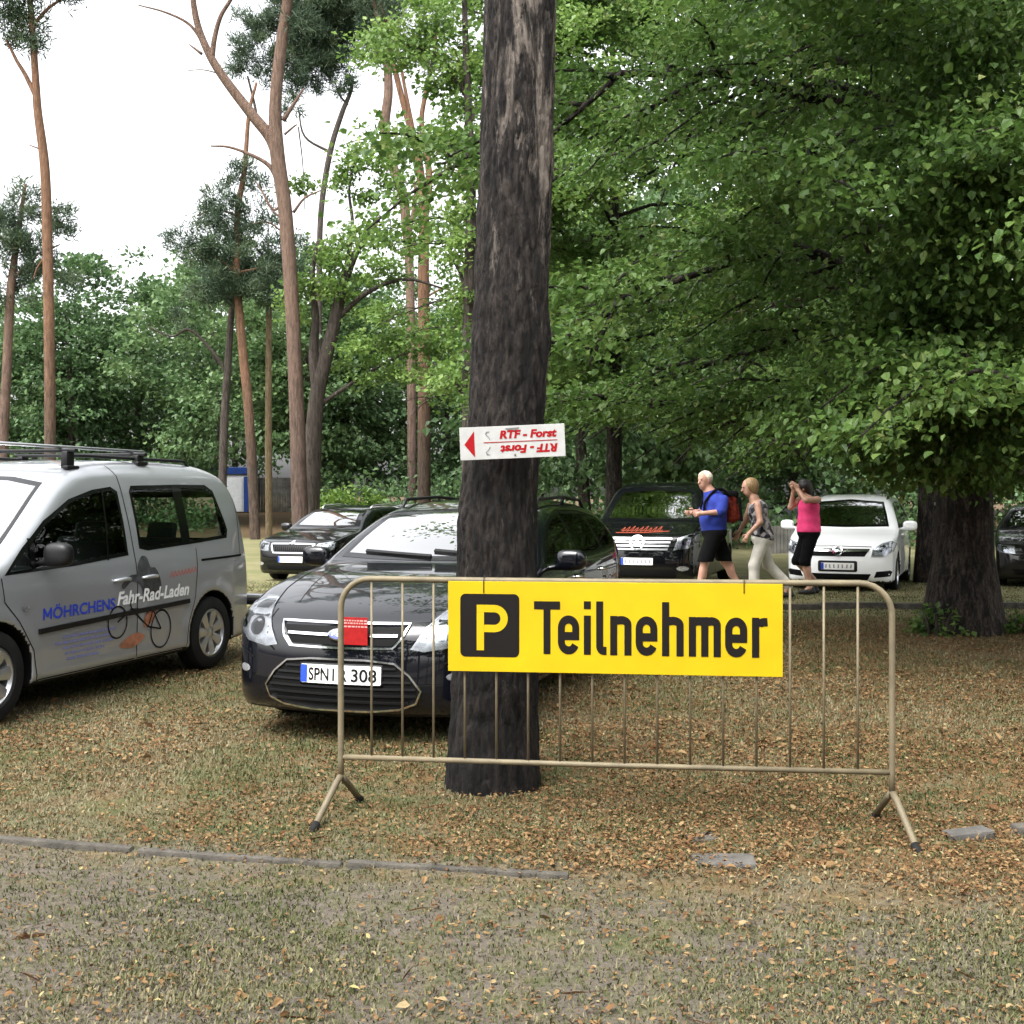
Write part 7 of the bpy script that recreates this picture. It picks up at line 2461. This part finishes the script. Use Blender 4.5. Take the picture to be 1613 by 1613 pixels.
# ---- woman in a patterned top and white trousers, walking left, bent a little forward
def woman_white():
    b = Body(17.0, 1200)
    root = thing('person', 'person with short light brown hair, patterned sleeveless top and white trousers, walking behind the man', 'person', b.base)
    p = b.p
    hc = p(1180, 768)
    P, eyes, rot = head(hc, (-0.97, -0.10, -0.22), s=1.06)
    neck, chest, waist, hip = p(1188, 786), p(1194, 806), p(1198, 828), p(1201, 847)
    shN, shF = p(1190, 796, -0.155), p(1186, 796, 0.155)
    elN, waN = p(1192, 822, -0.23), p(1174, 840, -0.24)
    elF, waF = p(1178, 822, 0.2), p(1168, 838, 0.16)
    hN, hF = p(1199, 852, -0.085), p(1202, 852, 0.085)
    kN, aN = p(1186, 890, -0.08), p(1186, 930, -0.08)
    kF, aF = p(1212, 890, 0.09), p(1244, 922, 0.09)
    body = P + [(cone(hc + [0.035, 0, -0.05], neck, 0.05, 0.055),), (cone(neck, chest, 0.07, 0.12), 0.05), (ellip(chest, (0.13, 0.175, 0.17)), 0.05), (ellip(waist, (0.125, 0.155, 0.15)), 0.06), (ellip(hip, (0.15, 0.18, 0.14)), 0.06),
                (cone(shN, elN, 0.050, 0.042),), (cone(elN, waN, 0.040, 0.028),), (cone(shF, elF, 0.050, 0.042),), (cone(elF, waF, 0.040, 0.028),),
                (cone(hN, kN, 0.09, 0.06),), (cone(kN, aN, 0.058, 0.04),), (cone(hF, kF, 0.09, 0.06),), (cone(kF, aF, 0.058, 0.04),),
                (cone(aN, [aN[0] - 0.08, aN[1], 0.05], 0.036, 0.03),), (cone(aF, [aF[0] - 0.05, aF[1], 0.06], 0.036, 0.03),)]
    body += hand(waN, (-0.5, 0, -1), (-1, 0.2, 0.2), 0.95) + hand(waF, (-0.5, 0, -1), (-1, -0.2, 0.2), 0.95)
    sk = part('body', body, M_SKIN, root, 0.0105, 0.028)
    eyes_obj(eyes, sk)
    part('hair', [(ellip(hc + np.array([0.028, 0, 0.035]), (0.118, 0.102, 0.118)), 0.02), (ellip(hc + np.array([0.07, 0, -0.03]), (0.06, 0.08, 0.08)), 0.04)], M_BLONDE, root, 0.013, 0.02,
         cuts=[plane(hc + np.array([-0.055, 0, 0.035]), (-1, 0, -0.55))])
    part('top', [(cone(p(1193, 793), chest, 0.10, 0.135), 0.05), (ellip(chest, (0.148, 0.185, 0.185)), 0.05), (ellip(waist, (0.15, 0.175, 0.17)), 0.06), (ellip(hip + [0, 0, 0.02], (0.178, 0.198, 0.14)), 0.06)], M_PATTERN, root, 0.013, 0.04,
         cuts=[plane(p(1198, 848), (-0.35, 0, -1)), plane(p(1192, 790), (-0.4, 0, 1))])
    part('trousers', [(ellip(hip, (0.165, 0.19, 0.15)), 0.06), (cone(hN, kN, 0.105, 0.08), 0.03), (cone(kN, aN, 0.08, 0.075), 0.03), (cone(hF, kF, 0.105, 0.08), 0.03), (cone(kF, aF, 0.08, 0.072), 0.03)], M_WHITECLOTH, root, 0.013, 0.03,
         cuts=[plane(p(1198, 838), (-0.2, 0, 1)), lambda x, y, z: 0.07 - z])
    shoe(aN, (-1, 0, 0), M_SHOE, root, 0.9)
    shoe(aF, (-1, 0, 0), M_SHOE, root, 0.9)
    return root
woman_white()

# ---- woman in the pink top, hands raised to her face
def woman_pink():
    b = Body(17.9, 1266)
    root = thing('person', 'person in a bright pink top and black capri trousers raising both hands to the face', 'person', b.base)
    p = b.p
    hc = p(1266, 770, 0.02)
    P, eyes, rot = head(hc, (-0.90, 0.35, -0.1), s=1.06)
    neck, chest, waist, hip = p(1271, 785), p(1274, 800), p(1274, 820), p(1274, 838)
    shN, shF = p(1284, 787, -0.15), p(1264, 787, 0.15)
    elN, waN = p(1262, 788, -0.30), p(1255, 772, -0.08)
    elF, waF = p(1249, 799, 0.14), p(1252, 773, 0.08)
    hN, hF = p(1276, 842, -0.08), p(1274, 842, 0.08)
    kN, aN = p(1266, 884, -0.07), p(1274, 925, -0.07)
    kF, aF = p(1258, 884, 0.09), p(1285, 914, 0.12)
    body = P + [(cone(hc + [0.02, 0, -0.06], neck, 0.05, 0.055),), (cone(neck, chest, 0.07, 0.13), 0.05), (ellip(chest, (0.145, 0.18, 0.17)), 0.05), (ellip(waist, (0.15, 0.17, 0.15)), 0.06), (ellip(hip, (0.165, 0.185, 0.14)), 0.06),
                (cone(shN, elN, 0.056, 0.046),), (cone(elN, waN, 0.043, 0.030),), (cone(shF, elF, 0.055, 0.046),), (cone(elF, waF, 0.043, 0.030),),
                (cone(hN, kN, 0.10, 0.066),), (cone(kN, aN, 0.062, 0.040),), (cone(hF, kF, 0.10, 0.066),), (cone(kF, aF, 0.062, 0.040),),
                (ellip(kN + (aN - kN) * 0.33 + [0.015, 0, 0], (0.056, 0.052, 0.11)), 0.03),
                (cone(aN, [aN[0] - 0.09, aN[1], 0.05], 0.036, 0.028),), (cone(aF, [aF[0] - 0.05, aF[1], 0.07], 0.036, 0.028),)]
    body += hand(waN, (-0.35, 0.3, 0.9), (0.4, 0.6, 0.2), 0.95) + hand(waF, (-0.35, -0.2, 0.9), (0.5, -0.5, 0.2), 0.95)
    sk = part('body', body, M_SKIN, root, 0.0105, 0.028)
    eyes_obj(eyes, sk)
    part('hair', [(ellip(hc + np.array([0.022, 0, 0.038]), (0.118, 0.104, 0.115)), 0.02), (ellip(hc + np.array([0.075, 0, -0.04]), (0.065, 0.085, 0.09)), 0.04), (ellip(hc + np.array([-0.01, 0, 0.125]), (0.06, 0.06, 0.035)), 0.04)], M_DARKHAIR, root, 0.013, 0.02,
         cuts=[plane(hc + np.array([-0.05, 0.02, 0.04]), (-0.9, 0.35, -0.5))])
    part('top', [(ellip(chest, (0.165, 0.195, 0.185)), 0.05), (ellip(waist, (0.175, 0.188, 0.18)), 0.06), (ellip(hip + [0, 0, 0.03], (0.188, 0.205, 0.15)), 0.06)], M_PINK, root, 0.013, 0.04,
         cuts=[plane(p(1274, 838), (0.0, 0, -1)), plane(p(1272, 787), (0, 0, 1))])
    part('capri_trousers', [(ellip(hip, (0.178, 0.196, 0.15)), 0.06), (cone(hN, kN, 0.112, 0.084), 0.03), (cone(kN, kN + (aN - kN) * .3, 0.084, 0.074), 0.03), (cone(hF, kF, 0.112, 0.084), 0.03), (cone(kF, kF + (aF - kF) * .3, 0.084, 0.074), 0.03)], M_BLACKCLOTH, root, 0.013, 0.03,
         cuts=[plane(p(1274, 832), (0, 0, 1)), plane(p(1262, 891), (0, 0, -1))])
    shoe(aN, (-0.9, 0, 0), M_SHOE, root, 0.9)
    shoe(aF, (-0.9, 0, 0), M_SHOE, root, 0.9)
    return root
woman_pink()
# ---------------------------------------------------------------- grass and leaf litter
GR = leaf_mat('grass_blades', [(0.0, (0.034, 0.044, 0.012)), (0.35, (0.066, 0.078, 0.025)), (0.6, (0.115, 0.105, 0.054)), (1.0, (0.19, 0.165, 0.10))], 0.2, 0.7, 0.2)
LT = leaf_mat('dry_leaves', [(0.0, (0.055, 0.025, 0.010)), (0.3, (0.108, 0.053, 0.021)), (0.55, (0.150, 0.086, 0.038)), (0.8, (0.20, 0.130, 0.058)), (0.95, (0.235, 0.185, 0.10)), (1.0, (0.26, 0.22, 0.095))], 0.1, 0.8, 0.2)

def scatter(n, y0, y1, seed, dens=None):
    """points on the ground inside the view wedge, denser (per square metre) towards the camera"""
    r = np.random.default_rng(seed)
    u = r.random(n)
    Y = y0 * (y1 / y0) ** u
    X = (r.random(n) * 2 - 1) * (0.50 * Y + 2.2)
    if dens is not None:
        k = r.random(n) < dens(X, Y)
        X, Y = X[k], Y[k]
    return X, Y, r

def free(X, Y):
    """not inside the big trunk's foot"""
    return np.hypot(X + 0.11, Y - 5.95) > 0.24

def grass():
    def dens(X, Y):
        f = vnoise(X * 1.1 + 60, Y * 1.1 + 60, 21, 4)
        g = vnoise(X * 6 + 60, Y * 6 + 60, 22, 3)
        near = Y < kerb_y(X)
        soil = sst(0.52, 0.40, f + X * 0.05) * near
        return np.clip((0.5 + 0.5 * sst(0.36, 0.62, 0.6 * f + 0.4 * g)) * (1 - 0.35 * soil) * np.where(near, 0.9, 0.75), 0.04, 1)
    X, Y, r = scatter(800000, 2.9, 22, 23, dens)
    k = free(X, Y)
    X, Y = X[k], Y[k]
    n = len(X)
    Z = gz(X, Y)
    h = r.uniform(0.008, 0.027, n) * (1 + 0.4 * (Y > 6))
    w = r.uniform(0.0012, 0.0026, n) * (1 + Y / 9)
    az = r.random(n) * 6.283
    ln = r.uniform(0.3, 1.6, n)
    P = np.stack([X, Y, Z], 1)
    S = np.stack([np.cos(az), np.sin(az), 0 * az], 1) * w[:, None]
    T = np.stack([-np.sin(az) * ln, np.cos(az) * ln, np.ones(n)], 1)
    T = unit(T) * h[:, None]
    M_ = P + T * 0.55 + np.array([0, 0, 1.0]) * (h * 0.12)[:, None]
    V = np.stack([P - S, P + S, M_ + S * 0.7, M_ - S * 0.7, P + T], 1).reshape(-1, 3)
    b = np.arange(n)[:, None] * 5
    green = vnoise(X * 0.9 + 80, Y * 0.9 + 80, 25, 4)
    cv = np.clip(0.50 - (green - 0.5) * np.where(Y < kerb_y(X), 0.6, 1.4) + r.normal(size=n) * 0.26 + 0.0 * X, 0, 1)
    o = np_mesh('grass', V, [b + np.array([[0, 1, 2, 3]]), b + np.array([[3, 2, 4]])], GR, None, smooth=False, rnd=np.repeat(cv, 5))
    tag(o, 'short half dry grass growing among the fallen leaves', 'grass', kind='stuff')
grass()

def litter():
    def dens(X, Y):
        f = vnoise(X * 1.4 + 90, Y * 1.4 + 90, 31, 4)
        near = Y < kerb_y(X)
        d = np.where(near, 0.06 + 0.09 * sst(-1, 1.5, X), 0.44 + 0.52 * sst(-0.5, 2.5, X))
        d = d * (0.3 + 1.4 * sst(0.35, 0.65, f)) * np.where(Y > 14, 0.25, 1)
        return np.clip(d, 0, 1)
    X, Y, r = scatter(300000, 2.9, 20, 33, dens)
    k = free(X, Y)
    X, Y = X[k], Y[k]
    n = len(X)
    Z = gz(X, Y) + r.uniform(0.004, 0.022, n)
    az = r.random(n) * 6.283
    A = np.stack([np.cos(az), np.sin(az), r.normal(size=n) * 0.30], 1)
    Nn = unit(np.array([0, 0, 1.0]) + r.normal(size=(n, 3)) * 0.38)
    big = r.random(n)
    L = np.where(big > 0.99, r.uniform(0.035, 0.055, n), r.uniform(0.009, 0.026, n)) * (1 + 0.25 * (Y > 6.5))
    V, Q = leaf_mesh(np.stack([X, Y, Z], 1), A, Nn, L, wid=0.30, six=True, fold=0.14, r=r)
    cv = np.clip(r.beta(2.2, 2.0, n) + np.where(Y < kerb_y(X), 0.06, 0.0), 0, 1)
    # thin broken twigs among the leaves
    tx, ty, r = scatter(420, 2.9, 12, 35)
    kk = free(tx, ty)
    tx, ty = tx[kk], ty[kk]
    m = len(tx)
    az = r.random(m) * 6.283
    A = np.stack([np.cos(az), np.sin(az), r.normal(size=m) * 0.05], 1)
    V2, Q2 = leaf_mesh(np.stack([tx, ty, gz(tx, ty) + 0.012], 1), A, unit(np.array([0, 0, 1.0]) + r.normal(size=(m, 3)) * 0.3), r.uniform(0.04, 0.15, m), wid=0.011, six=True, fold=0.03, r=r)
    cv = np.concatenate([np.repeat(cv, 6), np.repeat(r.uniform(0, 0.12, m), 6)])
    Q = np.vstack([Q, Q2 + len(V)])
    V = np.vstack([V, V2])
    o = np_mesh('fallen_leaves', V, [Q], LT, None, smooth=False, rnd=cv)
    tag(o, 'brown and tan fallen leaves scattered over the ground', 'leaf litter', kind='stuff')
litter()
